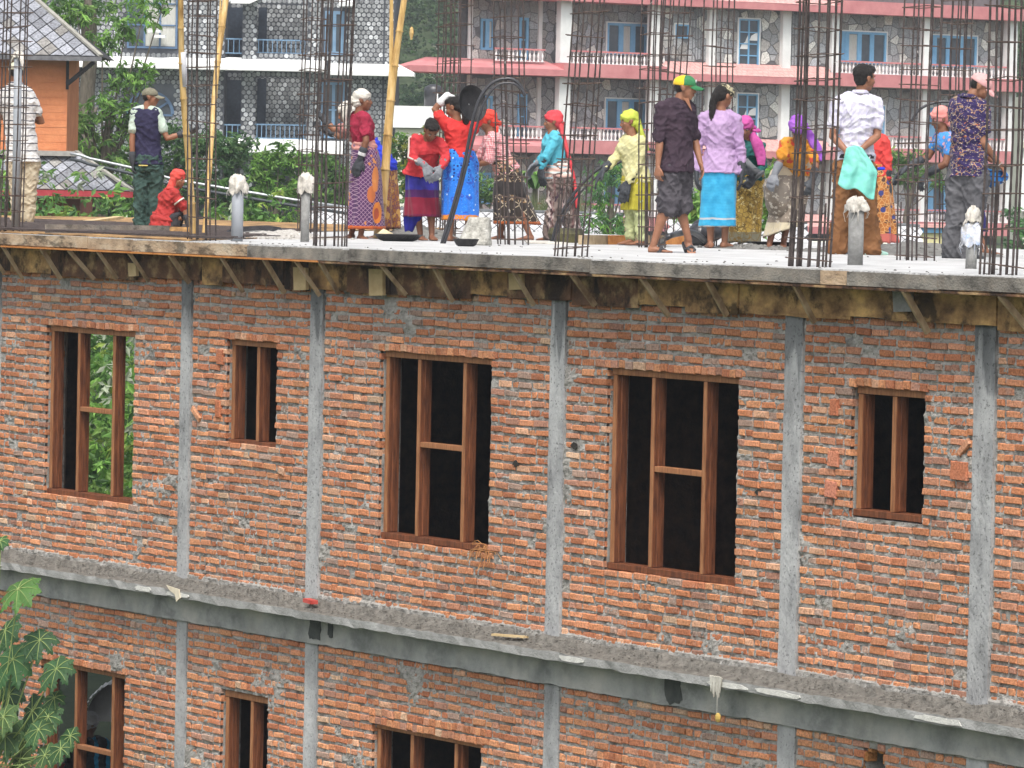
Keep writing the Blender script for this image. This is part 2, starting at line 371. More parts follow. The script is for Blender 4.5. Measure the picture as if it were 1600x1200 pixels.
for zz0, zz1 in ((3.27, 6.38), (0.0, 2.885)):
    for i in range(1, len(edges)-1):
        a = edges[i][0]+edges[i][1]/2-0.01; b = edges[i+1][0]-edges[i+1][1]/2+0.01
        ws = [w for w in openings(zz0, zz1) if a < (w[0]+w[1])/2 < b]; mb = MB(); core = MB()
        def blk(x0, x1, z0, z1):
            mortar_sheet(mb, x0, x1, z0, z1); core.box(x0, x1, 0.045, 0.23, z0, z1)
        if ws:
            w = ws[0]; l = w[0]-0.030; r = w[1]+0.006; zb = w[2]-0.035; zt = w[3]+0.01
            blk(a, l, zz0, zz1); blk(r, b, zz0, zz1); blk(l, r, zz0, zb); blk(l, r, zt, zz1)
        elif a < HOLE[0] < b and zz0 < 2:
            blk(a, HOLE[0]+.02, zz0, zz1); blk(HOLE[1]-.02, b, zz0, zz1); blk(HOLE[0]+.02, HOLE[1]-.02, zz0, HOLE[2]); blk(HOLE[0]+.02, HOLE[1]-.02, HOLE[3]-.04, zz1)
        else: blk(a, b, zz0, zz1)
        mb.add(core.v, core.f, 0)
        o = mb.build('brick_wall', M_mortar, B); walls.append((a, b, zz0, zz1, o))
near = bricks[:300]; rest = bricks[300:]
rb = random.Random(3)
variants = []
for k in range(40):
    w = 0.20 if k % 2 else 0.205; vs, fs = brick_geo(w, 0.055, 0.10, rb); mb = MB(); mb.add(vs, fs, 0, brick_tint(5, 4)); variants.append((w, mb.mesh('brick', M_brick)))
for (x, z, w, h, y, d) in near:
    par = next((o for a, b, c, e, o in walls if a-.05 <= x <= b+.05 and c-.1 <= z <= e+.1), walls[0][4])
    vw, me = variants[rb.randrange(40)]
    link_mesh('brick', me, par, (x, y, z), (0, rb.uniform(-.02, .02), 0), (w/vw, 1 if d < .15 else 2.1, h/0.055))
mb = MB()
for (x, z, w, h, y, d) in rest:
    vs, fs = brick_geo(w, h, d, rb); tl = rb.uniform(-.03, .03)
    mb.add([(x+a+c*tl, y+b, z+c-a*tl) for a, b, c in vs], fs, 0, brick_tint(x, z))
tag(mb.build('brick_masonry', M_brick, B), kind='stuff')
# arch hole: dark clay pot shaped recess rim
cx = (HOLE[0]+HOLE[1])/2; hole = empty('arched_vent', (0, 0, 0), parent=B)
for k in range(9):
    t = math.pi*k/8; x = cx-0.185*math.cos(t); z = HOLE[2]+0.36*math.sin(t)*0.98; g_, f_ = brick_geo(0.055, 0.075, 0.1, rb)
    MB().add([(x+a, 0.02+b, z+c) for a, b, c in g_], f_, 0, (0.45, 0.2, 0.07)).build('brick', M_brick, hole)
# odd bricks: pale tilted ones, terracotta blocks near small windows
for (x, z, w, h, t, a) in ((-5.60, 5.10, .10, .11, (.5, .2, .1), 0), (-5.62, 4.93, .10, .16, (.45, .16, .08), 0), (-5.60, 5.42, .12, .14, (.46, .17, .09), 0), (-6.05, 4.86, .19, .055, (.5, .25, .14), .6),
                           (4.22, 5.02, .13, .12, (.5, .2, .12), 0), (4.20, 4.78, .15, .13, (.5, .2, .13), .05), (4.22, 5.42, .10, .13, (.42, .15, .08), 0), (5.83, 5.02, .20, .14, (.46, .17, .09), 0), (5.88, 5.20, .16, .055, (.5, .25, .15), -.7), (-4.4+.0, 4.42, .1, .06, (.5, .3, .2), .2)):
    vs, fs = brick_geo(w, h, 0.1, rb); mb = MB()
    mb.add([(x+p*math.cos(a)+r*math.sin(a), q-0.016, z+r*math.cos(a)-p*math.sin(a)) for p, q, r in vs], fs, 0, t); mb.build('brick', M_brick, B)
# putlog holes: flat dark patches, the shade inside put in as colour
for (x, z) in ((-0.39, 4.72), (0.52, 4.92), (3.22, 4.70), (-7.10, 1.15)):
    MB().prism([(x+.045*math.cos(a)*(1+.25*math.sin(3*a+x*9)), z+.026*math.sin(a)*(1+.2*math.cos(2*a+x*5))) for a in [-6.283*k/14 for k in range(14)]], -.0035, .005).build('putlog_hole_shade', M_dark, B)

# beam + ledge between storeys
mb = MB(); n = 260; vs = []
for i in range(n+1):
    x = XL+(XR-XL)*i/n
    rg = lambda s, k: 0.5*s*noise.noise(Vector((x*9, s*10, k)))+0.5*s*noise.noise(Vector((x*37, s*10, k)))
    vs += [(x, 0.10, 3.312), (x, -0.02+rg(.04, 1), 3.295+rg(.05, 2)), (x, -0.10+rg(.05, 3), 3.232+rg(.03, 9)), (x, -0.235+rg(.03, 4), 3.203+rg(.02, 5)), (x, -0.24+rg(.012, 6), 3.134+rg(.022, 7)), (x, -0.03, 3.14),
           (x, -0.03+rg(.006, 8), 2.885+.010*noise.noise(Vector((x*9, 6, 2)))+.026*abs(noise.noise(Vector((x*34, 6, 7))))), (x, 0.22, 2.885)]
for i in range(n):
    for k in range(7):
        a = i*8+k; vs_ = (a, a+8, a+9, a+1); mb.f.append(vs_); mb.mi.append(0 if k < 3 else (1 if k == 3 else 2)); mb.t.append(None)
mb.v = vs
M_ledge = mat('ledge_rubble', (0.12, 0.112, 0.098), (0.25, 0.235, 0.208), scale=14, bump=1, bscale=120, rough=0.95, dist=0.02, detail=9)
mb.build('floor_ledge', [M_ledge, M_conc, M_beam], B)
# crumbs of mortar on the ledge, as one mass
mb = MB()
for k in range(2200):
    x = rnd.uniform(-11, 8); y = rnd.uniform(-.22, -0.04); s = rnd.uniform(.003, .011); z = 3.205+(0.09*(0.235+y)/0.2)+0.004
    mb.ball((x, y, z), (s*rnd.uniform(.7, 1.6), s, s*.7), 5, 3)
tag(mb.build('mortar_crumbs', M_ledge, B), kind='stuff')
# pale chips of bare plaster on the ledge edge, dark damp stains (thin slabs)
M_plaster = mat('pale_plaster', (0.5, 0.49, 0.46), (0.66, 0.65, 0.61), scale=12, bump=.4)
M_stain = mat('damp_stain', (0.045, 0.05, 0.05), (0.09, 0.095, 0.09), scale=8, bump=.2)
def blot(x0, x1, z0, z1, y, mt, name, jag=.35, t=.003):
    pts = []; n = 22
    for k in range(n):
        a = 2*math.pi*k/n; q = 1+jag*noise.noise(Vector((math.cos(a)*2+x0*5, math.sin(a)*2, x0)))
        cx, cz = math.cos(a), math.sin(a); cx = math.copysign(abs(cx)**.6, cx); cz = math.copysign(abs(cz)**.6, cz)
        pts.append(((x0+x1)/2+(x1-x0)/2*cx*q, (z0+z1)/2+(z1-z0)/2*cz*q))
    MB().prism(pts[::-1], y-t, y+.004).build(name, mt, B)
for x0, x1 in ((-6.75, -6.45), (-6.1, -5.7), (0.75, 1.1), (2.93, 3.45), (3.6, 4.15), (5.7, 6.25), (-10.2, -9.6)):
    blot(x0, x1, 3.145, 3.19, -0.246, M_plaster, 'plaster_chip')
blot(-3.78, -3.58, 2.93, 3.12, -0.035, M_stain, 'damp_stain'); blot(-3.45, -3.36, 2.97, 3.12, -0.035, M_stain, 'damp_stain')
blot(2.0, 2.24, 2.90, 3.13, -0.035, M_stain, 'damp_stain')

# floor slabs, interior
for z0, z1 in ((3.0, 3.22), (-0.05, 0.02)):
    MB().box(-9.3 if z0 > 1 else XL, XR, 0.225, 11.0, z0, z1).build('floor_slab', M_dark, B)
for (x, z0, z1) in ((-6.26, 3.22, 6.38), (-6.26, 0.02, 3.0), (0.25, 3.22, 6.38), (0.25, 0.02, 3.0), (8.8, 0.02, 6.38)):
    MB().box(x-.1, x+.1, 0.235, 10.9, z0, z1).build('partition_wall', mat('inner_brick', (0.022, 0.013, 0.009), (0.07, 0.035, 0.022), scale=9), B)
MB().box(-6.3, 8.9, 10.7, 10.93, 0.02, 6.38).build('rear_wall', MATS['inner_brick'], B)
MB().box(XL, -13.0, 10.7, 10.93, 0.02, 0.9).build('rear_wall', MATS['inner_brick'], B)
for x in (-10.3, -14, -18, -22, -26):
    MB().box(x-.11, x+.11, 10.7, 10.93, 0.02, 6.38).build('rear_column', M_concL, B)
# props inside rooms
M_pole = mat('prop_pole', (0.30, 0.18, 0.09), (0.50, 0.32, 0.17), scale=6, stretch=(2, 2, .4))
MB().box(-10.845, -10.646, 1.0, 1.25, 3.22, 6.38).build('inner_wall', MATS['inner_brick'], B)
for (x, y, z0, z1, dx) in ((-8.75, 0.9, 3.22, 6.38, .05), (-2.6, 2.2, 3.22, 6.38, .35), (-5.4, .9, 3.22, 6.3, -.25), (-3.3, 3.0, 3.22, 6.38, -.1), (0.9, 2.5, 3.22, 6.38, .12), (-12.2, 3.5, 3.22, 6.38, .0)):
    MB().tube([(x, y, z0), (x+dx*.5+.01, y, (z0+z1)/2), (x+dx, y, z1)], [.045, .04, .035], 8).build('prop_pole', M_pole, B, smooth=True)

# roof slab: overhanging plate, edge boards, underside shuttering
mb = MB(); n = 420; vs = []
M_lip = mat('slab_lip', (0.14, 0.14, 0.135), (0.5, 0.5, 0.49), scale=26, bump=.9, bscale=70, rough=.8)
for i in range(n+1):
    x = XL+(XR-XL)*i/n; q = 1 if x > -5.4 else 0.25
    r1 = 0.012*noise.noise(Vector((x*23, 0, 2)))*q; r2 = 0.02*noise.noise(Vector((x*31, 7, 2)))*q; 
    vs += [(x, 11.0, 6.5), (x, -0.19+r2, 6.5), (x, -0.262, 6.497+r1), (x, -0.275, 6.47), (x, -0.275, 6.40), (x, 11.0, 6.40)]
for i in range(n):
    for k in range(5):
        a = i*6+k; mb.f.append((a, a+6, a+7, a+1)); mb.mi.append(0 if k == 0 else (1 if k < 3 else 2)); mb.t.append(None)
mb.v = vs; mb.f += [tuple(range(6)), tuple(n*6+5-k for k in range(6))]; mb.mi += [2, 2]; mb.t += [None, None]
mb.build('roof_slab', [M_slabtop, M_lip, M_dark], B)
# edge boards end to end, each its own piece
x = XL; k = 0; er = random.Random(11)
joins = [-11.6, -7.75, -6.85, -5.55, -4.6, -2.9, -2.75, -0.6, 0.95, 1.15, 2.9, 4.4, 4.75, 5.9, 9.0]
x0 = XL
for x1 in joins:
    mt = M_edgeB if x1 <= -4.6 else M_edge
    if 4.5 < (x0+x1)/2 < 4.8: mt = M_edgeB
    sag = er.uniform(-.006, .006); mbb = MB(); nn = 14
    v2 = []; jj = er.random()*50
    for i in range(nn+1):
        xx = x0+.004+(x1-x0-.008)*i/nn; wob = 0.006*noise.noise(Vector((xx*1.3, jj, 0))); w3 = .006*noise.noise(Vector((xx*3, jj, 9)))
        v2 += [(xx, -.30+w3, 6.385+sag+wob), (xx, -.30+w3, 6.492+sag+wob), (xx, -.276, 6.492+sag+wob), (xx, -.276, 6.385+sag+wob)]
    f2 = [(i*4+a, i*4+4+a, i*4+4+(a+1) % 4, i*4+(a+1) % 4) for i in range(nn) for a in range(4)]+[(0, 1, 2, 3), (nn*4+3, nn*4+2, nn*4+1, nn*4)]
    mbb.add(v2, f2); mbb.build('edge_board', mt, B); x0 = x1
MB().box(-9.6, -3.3, -0.31, -0.20, 6.362, 6.378).build('orange_batten', M_orangewood, B)
MB().box(-27, -9.65, -0.30, -0.20, 6.36, 6.376).build('batten', M_ply, B)
MB().box(-3.28, 9, -0.305, -0.20, 6.356, 6.374).build('batten', M_plyD, B)
# underside planks
x = XL
while x < XR:
    L = er.uniform(1.2, 2.4); MB().box(x+.003, min(x+L, XR)-.003, -.292, -.045, 6.380, 6.394).build('soffit_board', M_plyD if er.random() < .5 else M_ply, B); x += L
# side shutter boards
x = XL; k = 0
sb = [-9.9, -9.0, -7.2, -5.9, -5.5, -4.35, -3.9, -3.2, -2.45, -1.1, -0.5, 0.5, 1.5, 2.2, 2.95, 4.45, 4.9, 6.3, 9.0]
for x1 in sb:
    mt = (M_plyD, M_ply, M_plyD)[k % 3] if x1 < 2.3 else M_ply
    z0 = 6.115+er.uniform(-.03, .03); pts = []; nn = 10
    for i in range(nn+1): pts.append((x+.003+(x1-x-.006)*i/nn, z0+0.012*noise.noise(Vector((x+i*.6, 0, k)))))
    pts = pts+[(x1-.003, 6.355), (x+.003, 6.355)]
    yy = -.042-.006*(k % 3)
    MB().prism(pts, yy, yy+.018).build('shutter_board', mt, B); x = x1; k += 1
for (xa, xb, za, zb) in ((-4.10, -3.86, 6.09, 6.30), (5.06, 5.30, 6.19, 6.36), (-7.3, -7.13, 6.13, 6.26), (-0.42, -0.2, 6.2, 6.34), (-2.75, -2.5, 6.08, 6.32)):
    MB().prism([(xa+.02, za), (xb, za+.01), (xb-.01, zb), (xa, zb)], -.095, -.062).build('packing_block', M_plyP if xa != 5.06 else M_conc, B)
# braces
br = [-9.95, -9.45, -8.95, -8.35, -7.85, -7.3, -6.75, -6.35, -5.75, -5.1, -4.55, -3.9, -3.55, -3.3, -2.35, -1.75, -1.2, -0.25, 0.42, 1.35, 2.15, 2.9, 4.05, 5.35, 6.45, 7.3]
br = [-10.05, -9.55, -8.75, -8.15, -7.6, -6.95, -6.15, -5.1, -4.35, -3.75, -3.3, -2.25, -1.25, 0.05, 0.95, 1.9, 2.95, 4.0, 5.45, 6.65]
for x in br:
    x += er.uniform(-.08, .08); dx = er.uniform(-.05, .14); w = er.uniform(.028, .046)
    MB().bar((x-.02, -.285, 6.365), (x+dx, -.045-.03, 6.07+er.uniform(-.03, .04)), w, .03, up=(1, 0, 0)).build('brace', M_brace, B)

# window frames
def frame(w, idx):
    x0, x1, z0, z1, mul, tr = w; x1 += .075
    f = empty('window_frame', (0, 0, 0), parent=B); J = .062; ya, yb = .055, .165
    def piece(nm, xa, xb, za, zb, ya=ya, yb=yb, mt=None):
        b = MB(); b.box(xa, xb, ya, yb, za, zb)
        # rebate: a proud fillet down the middle of the depth
        if zb-za > xb-xa: b.box(xb-.002, xb+.010, ya+.035, yb-.03, za+.004, zb-.004)
        o = b.build(nm, mt or M_wood, f, bevel=.004); return o
    piece('jamb', x0, x0+J, z0+.03, z1-J); piece('jamb', x1-J, x1, z0+.03, z1-J)
    piece('head', x0-.01, x1+.01, z1-J+.002, z1+.004, ya-.01, yb, M_woodF)
    piece('sill', x0-.02, x1+.02, z0-.025, z0+.028, ya-.018, yb+.01)
    for i, mx in enumerate(mul):
        piece('mullion', mx-.026, mx+.026, z0+.03, z1-J)
        MB().box(mx-.024, mx+.024, ya-.006, ya-.0005, z0+.032, z1-J-.002).build('mullion_face', M_woodF, f)
    MB().box(x0+.004, x0+J-.004, ya-.006, ya-.0005, z0+.032, z1-J-.002).build('jamb_face', M_woodF, f)
    if tr: piece('transom', mul[0]+.028, mul[1]-.028, tr-.024, tr+.024, ya, ya+.07, M_woodF)
for i, w in enumerate(WIN): frame(w, i)
# twist of straw on a sill, timber and tile bits on the ledge
mb = MB()
for k in range(34):
    p = Vector((-0.86+rnd.uniform(-.12, .18), .02, 3.945+rnd.uniform(-.01, .05))); pts = [p]
    d = Vector((rnd.uniform(-1, 1), -.3, rnd.uniform(-.5, .6)))
    for j in range(5):
        p = p+d*.035; d = d+Vector((rnd.uniform(-.6, .6), rnd.uniform(-.2, .1), rnd.uniform(-.7, .2))); pts.append(Vector((p.x, max(-.10, min(p.y, .04)), p.z)))
    mb.tube(pts, .003, 4)
tag(mb.build('straw_wisp', mat('straw', (0.30, 0.13, 0.05), (0.5, 0.25, 0.1))), 'small wisp of brown straw caught on the window sill over the ledge', 'straw')
o = MB().bar((-0.42, -.17, 3.258), (-.02, -.09, 3.268), .05, .018).build('timber_offcut', M_plyP); tag(o, 'short pale timber offcut lying on the concrete ledge', 'wood')
o = MB().bar((-3.68, -.13, 3.29), (-3.50, -.15, 3.285), .07, .035).build('broken_brick', mat('red_tile', (0.40, 0.05, 0.04), (0.55, 0.1, 0.08))); tag(o, 'loose red brick piece lying on the ledge by the column foot', 'brick')
mb = MB()
for k in range(7): mb.prism([(2.98+.02*k, 3.23), (3.0+.02*k, 3.10-.02*(k % 3)), (3.03+.02*k, 3.22)], -.27+.006*(k % 2), -.26+.006*(k % 2))
mb.prism([(3.08, 3.12), (3.085, 2.93), (3.09, 3.12)], -.265, -.262); mb.ball((3.09, -.255, 2.90), (.035, .02, .04), 7, 5, 1)
tag(mb.build('torn_rag', [mat('rag_white', (0.4, 0.38, 0.33), (0.6, 0.58, 0.52)), mat('rag_yellow', (0.4, 0.25, 0.05), (0.5, 0.35, 0.1))]), 'torn pale rag with a yellow knot hanging from the ledge edge', 'rag')
mb = MB(); mb.prism([(-6.1, 3.24), (-5.85, 3.22), (-5.83, 3.14), (-5.90, 3.10), (-5.93, 3.17), (-6.02, 3.19)], -.262, -.251)
tag(mb.build('cement_bag_scrap', mat('bag_cream', (0.55, 0.48, 0.36), (0.7, 0.64, 0.5))), 'cream scrap of torn cement bag draped over the ledge', 'scrap')
# ------------------------------------------------------------------ rooftop: rebar cages, pipes, tools
M_rebar = mat('rebar_steel', (0.05, 0.042, 0.042), (0.11, 0.088, 0.082), scale=14, bump=0.6, bscale=120, rough=0.6, metal=0.35)
M_tie = mat('tie_rusty', (0.055, 0.036, 0.03), (0.15, 0.105, 0.085), scale=20, bump=.3, rough=0.7, metal=0.2)
M_tieP = mat('tie_pale', (0.3, 0.28, 0.27), (0.5, 0.48, 0.46), scale=20, bump=.2)
def ribbed(pts, r=0.0085):
    """ribbed bar along pts"""
    out = []; rr = []
    for i in range(len(pts)-1):
        p, q = Vector(pts[i]), Vector(pts[i+1]); L = (q-p).length; k = max(2, int(L/0.06))
        for j in range(k): out.append(p.lerp(q, j/k)); rr.append(r*(1.12 if j % 2 else 0.94))
    out.append(Vector(pts[-1])); rr.append(r)
    b = MB(); b.tube(out, rr, 6); return b
def tie_mesh(w, d, r=0.0045):
    b = MB(); e = 0.0
    pts = [(-w/2-.022, -d/2, .0), (w/2, -d/2, 0), (w/2, d/2, .004), (-w/2, d/2, .0), (-w/2, -d/2-.03, .004)]
    for p, q in zip(pts[:-1], pts[1:]): b.tube([p, q], r, 5)
    return b.mesh('stirrup', M_tie)
TIES = {}
def cage(x, y, label, w=.20, d=.20, h=3.2, lean=(0, 0), nb=8, step=.13, rz=0.0, lap=True, seed=0, thick=0.0078, low=None):
    rg = random.Random(100+seed)
    root = empty('rebar_column', (x, y, ROOF-.02), rz, label, 'rebar column', 'steel rebar cages standing on the roof slab')
    pos = [(-w/2, -d/2), (w/2, -d/2), (w/2, d/2), (-w/2, d/2), (0, -d/2), (0, d/2), (-w/2, 0), (w/2, 0), (-w/4, -d/2), (w/4, d/2)][:nb]
    def at(px, py, z):
        bow = .018*math.sin(z*1.3+seed)
        return (px+lean[0]*z/h+bow, py+lean[1]*z/h+bow*.5, z)
    for i, (px, py) in enumerate(pos):
        px += rg.uniform(-.012, .012); py += rg.uniform(-.012, .012); a, b2 = rg.uniform(-.02, .02), rg.uniform(-.02, .02)
        hh = h-(rg.uniform(0, .25))
        ribbed([(lambda q: (q[0]+a*z/h, q[1]+b2*z/h, q[2]))(at(px, py, z)) for z in (0, hh*.33, hh*.66, hh)], thick).build('rebar_rod', M_rebar, root, smooth=True)
        if lap and i % 3 == 0:
            hl = rg.uniform(.45, .75); sx = px*0.82; sy = py*.82
            ribbed([at(sx, sy, 0), at(sx*.97, sy*.97, hl)], thick*.9).build('lap_rod', M_rebar, root, smooth=True)
    key = (round(w, 3), round(d, 3))
    if key not in TIES: TIES[key] = tie_mesh(w+.02, d+.02)
    z = rg.uniform(.05, .1)
    while z < h-.05:
        q = at(0, 0, z); s = step*rg.uniform(.75, 1.3)
        o = link_mesh('stirrup', TIES[key], root, (q[0], q[1], z), (rg.uniform(-.09, .09), rg.uniform(-.09, .09), rg.choice([0, math.pi/2, math.pi, -math.pi/2])+rg.uniform(-.03, .03)))
        z += s
    # twists of pale binding wire
    b = MB()
    for k in range(10):
        px, py = pos[rg.randrange(min(4, nb))]; q = at(px, py, rg.uniform(.2, h-.3)); e = rg.uniform(0, 6.28)
        b.tube([(q[0]-.012, q[1]-.012, q[2]), (q[0]+.014*math.cos(e), q[1]-.02, q[2]+.01), (q[0]+.045*math.cos(e), q[1]-.035, q[2]+rg.uniform(-.02, .03))], .0028, 4)
    tag(b.build('binding_wire', M_tieP, root), kind='stuff')
    return root
cage(-10.30, .12, 'tall rebar cage at the far left corner in front of the man in the striped shirt', .20, .20, lean=(.10, .04), nb=7, seed=1, step=.16)
cage(-6.262, .12, 'rebar cage between the two bamboo poles that the boy in the cap holds', .17, .20, nb=7, seed=2, step=.165)
cage(-3.80, .12, 'dense rebar cage just left of the woman in the maroon shirt', .22, .24, lean=(.10, .0), nb=10, seed=3, step=.21)
cage(-10.3, 3.66, 'slim rebar cage behind the grey pipe with a cream cloth top', .20, .18, nb=6, seed=4, step=.2)
cage(.25, .12, 'rebar cage leaning right beside the woman in turquoise', .2, .2, lean=(.20, .0), nb=6, seed=5, step=.21)
cage(3.668, .12, 'thick rebar cage with zigzag stirrups left of the man in the checked shirt', .26, .22, lean=(.03, .02), nb=10, seed=6, step=.17, thick=.0100)
cage(6.122, .12, 'rebar cage at the far right beside the man in the pink cap', .24, .24, lean=(.03, .05), nb=8, seed=7, step=.22, thick=.0095)
cage(-6.262, 3.62, 'rebar cage with loose pale stirrups in front of the woman in the red headscarf and checked blouse', .24, .2, lean=(-.08, -.05), nb=7, seed=8, step=.17)
cage(-5.40, 4.71, 'upright rebar cage in front of the woman in yellow', .20, .17, nb=8, seed=9, step=.165)
cage(.25, 3.72, 'rebar cage that the woman in the pink headwrap works on', .24, .22, nb=8, seed=10, step=.17)
cage(-11.9, 6.3, 'rebar cage behind the bending woman in the red jacket', .20, .17, nb=6, seed=11, step=.18)
cage(-10.4, 5.5, 'rebar cage rising behind the raised arm of the woman with the pan', .22, .2, nb=5, seed=12, step=.19)
cage(-8.68, 7.00, 'leaning rebar cage behind the man in the yellow and green cap', .24, .17, lean=(.30, .05), nb=6, seed=13, step=.2, lap=False)
cage(-7.0, 6.55, 'rebar cage rising behind the hair of the woman in the lilac jumper', .22, .2, lean=(.05, 0), nb=6, seed=14, step=.22)
cage(-3.4, 6.9, 'dark rebar cage behind the woman in the pink headwrap', .2, .2, lean=(.02, 0), nb=8, seed=15, step=.2)

# grey plastic pipes with cloth tops
M_pipe = mat('pvc_pipe', (0.26, 0.28, 0.31), (0.34, 0.36, 0.39), scale=3, bump=.05, rough=.45, spec=.4)
M_pipeC = mat('pvc_pipe_caked', (0.22, 0.22, 0.21), (0.34, 0.34, 0.33), scale=20, bump=.5, rough=.9)
M_clothW = mat('rag_cloth', (0.28, 0.26, 0.22), (0.56, 0.53, 0.48), scale=14, bump=.6, c=(.62, .58, .5), bscale=30)
M_clothB = mat('plastic_wrap', (0.38, 0.42, 0.5), (0.6, 0.6, 0.62), scale=12, bump=.5, c=(.3, .45, .7))
def drape(center, rx, rz, seed, mt, root, drop=.08, name='cloth_wrap'):
    drop *= .45
    b = MB(); vs = []; fs = []; nu, nv = 28, 12; rg = random.Random(seed)
    for j in range(nv+1):
        t = j/nv; a = t*math.pi*.62
        for i in range(nu):
            u = 2*math.pi*i/nu; f = 1+.12*t*math.sin(u*5+seed+2*t)+.34*noise.noise(Vector((math.cos(u)*3, math.sin(u)*3, t*4+seed)))+.09*math.sin(9*u+seed)+.07*math.sin(17*u+seed*2+5*t)
            z = rz*math.cos(a)*1.0-(drop*max(0, t-.55)*2.2)*(1+.9*noise.noise(Vector((math.cos(u)*2, math.sin(u)*2, seed))))
            r = rx*math.sin(a)**.7*f if j else 0
            vs.append((center[0]+r*math.cos(u), center[1]+r*math.sin(u), center[2]+z+.030*noise.noise(Vector((math.cos(u)*2.6, math.sin(u)*2.6+t*6, seed)))))
    for j in range(nv):
        for i in range(nu): fs.append((j*nu+i, j*nu+(i+1) % nu, (j+1)*nu+(i+1) % nu, (j+1)*nu+i))
    b.add(vs, fs)
    for k in range(10):
        u = rg.uniform(0, 6.28); x, y = center[0]+rx*math.cos(u), center[1]+rx*math.sin(u); z = center[2]-drop*.8
        b.tube([(x, y, z), (x+.02*math.cos(u), y+.02*math.sin(u), z-.04), (x+rg.uniform(-.03, .03), y+.02*math.sin(u), z-.04-rg.uniform(.02, .08))], .0022, 4)
    o = b.build(name, mt, root, smooth=True); return o
def pipe(x, y, h, r, label, mt, cl, seed, cr=1.35, crz=.09, drop=.1):
    root = empty('drain_pipe', (x, y, ROOF-.02), 0, label, 'pipe', 'grey upright pipes with tied cloth tops')
    b = MB(); b.tube([(0, 0, 0), (0.004, 0, h*.5), (.0, 0, h)], r, 20); b.build('pipe_tube', mt, root, smooth=False).data.polygons.foreach_set('use_smooth', [True]*40+[False]*2)
    drape((0, 0, h-.01), r*cr, crz, seed, cl, root, drop)
    return root
P_ = pipe(-11.09, .60, 1.85, .042, 'tallest grey plastic pipe, cloth flap on top, before the man in stripes', M_pipe, M_clothW, 1, 1.25, .03, .03)
b = MB(); b.add([(-.05, -.02, 1.85), (.03, -.05, 1.87), (.14, -.05, 1.80), (.19, -.04, 1.70), (.13, .0, 1.77), (.04, .04, 1.87), (-.16, 0, 1.78), (-.12, -.04, 1.84)], [(0, 1, 5), (1, 2, 4, 5), (2, 3, 4), (7, 0, 5, 6)])
o = b.build('cloth_flap', M_clothW, P_); sm = o.modifiers.new('s', 'SOLIDIFY'); sm.thickness = .006
pipe(-6.16, .466, .57, .057, 'bluish grey pipe with knotted cream cloth right of the two bamboo poles', M_pipe, M_clothW, 2, 1.45, .09, .10)
pipe(-6.307, 1.296, .60, .042, 'slim cement-caked pipe with a cream cloth knot in front of the green trees', M_pipeC, M_clothW, 3, 1.75, .09, .12)
pipe(2.689, 1.28, .52, .063, 'fat cement-caked pipe with frayed white cloth in front of the brown trousers', M_pipeC, M_clothW, 4, 1.35, .06, .08)
pq = pipe(3.821, 1.597, .30, .045, 'short caked pipe with bulky white plastic wrap before the grey trousers', M_pipeC, M_clothB, 5, 1.7, .10, .12)
drape((0.01, 0, .44), .055, .07, 9, M_clothW, pq, .05)

# bamboo poles
M_bam = mat('bamboo', (0.26, 0.15, 0.05), (0.50, 0.33, 0.12), scale=5, bump=.25, c=(.60, .44, .22), stretch=(3, 3, .5), rough=.5)
M_bamG = mat('bamboo_label', (0.45, 0.45, 0.47), (0.55, 0.55, 0.58), scale=9)
def bamboo(p, q, r0, r1, label, split=False, patch=None):
    p, q = Vector(p), Vector(q); root = empty('bamboo_pole', p, 0, label, 'bamboo pole', 'yellow bamboo poles propped on the roof')
    d = q-p; L = d.length; n = max(3, int(L/.34)); pts = []; rr = []
    b = MB(); nodes = MB()
    for i in range(n):
        for t, k in ((0, 1.12), (.04, 1.0), (.5, .97), (.96, 1.0)):
            s = (i+t)/n; pts.append(d*s+Vector((.012*math.sin(s*7), .012*math.cos(s*5), 0))); rr.append((r0+(r1-r0)*s)*k)
        s = i/n; c = d*s
    pts.append(d); rr.append(r1)
    b.tube(pts, rr, 12); b.build('culm', M_bam, root, smooth=True)
    for i in range(1, n):
        s = i/n; c = d*s+Vector((.012*math.sin(s*7), .012*math.cos(s*5), 0)); u = d.normalized()*.006
        MB().tube([c-u, c+u], (r0+(r1-r0)*s)*1.18, 12).build('node_ring', M_bam, root)
    if split:
        a = d.cross(Vector((FW.x, FW.y, 0))).normalized()
        MB().tube([d*.35+a*r0*.5, d*.7+a*r0*.9, d*1.02+a*r0*2.6], [r0*.45, r0*.5, r0*.4], 6).build('split_half', M_bam, root)
    if patch:
        s0, s1 = patch; MB().tube([d*s0, d*s1], (r0+(r1-r0)*s0)*1.04, 12).build('paper_patch', M_bamG, root, smooth=True)
    return root
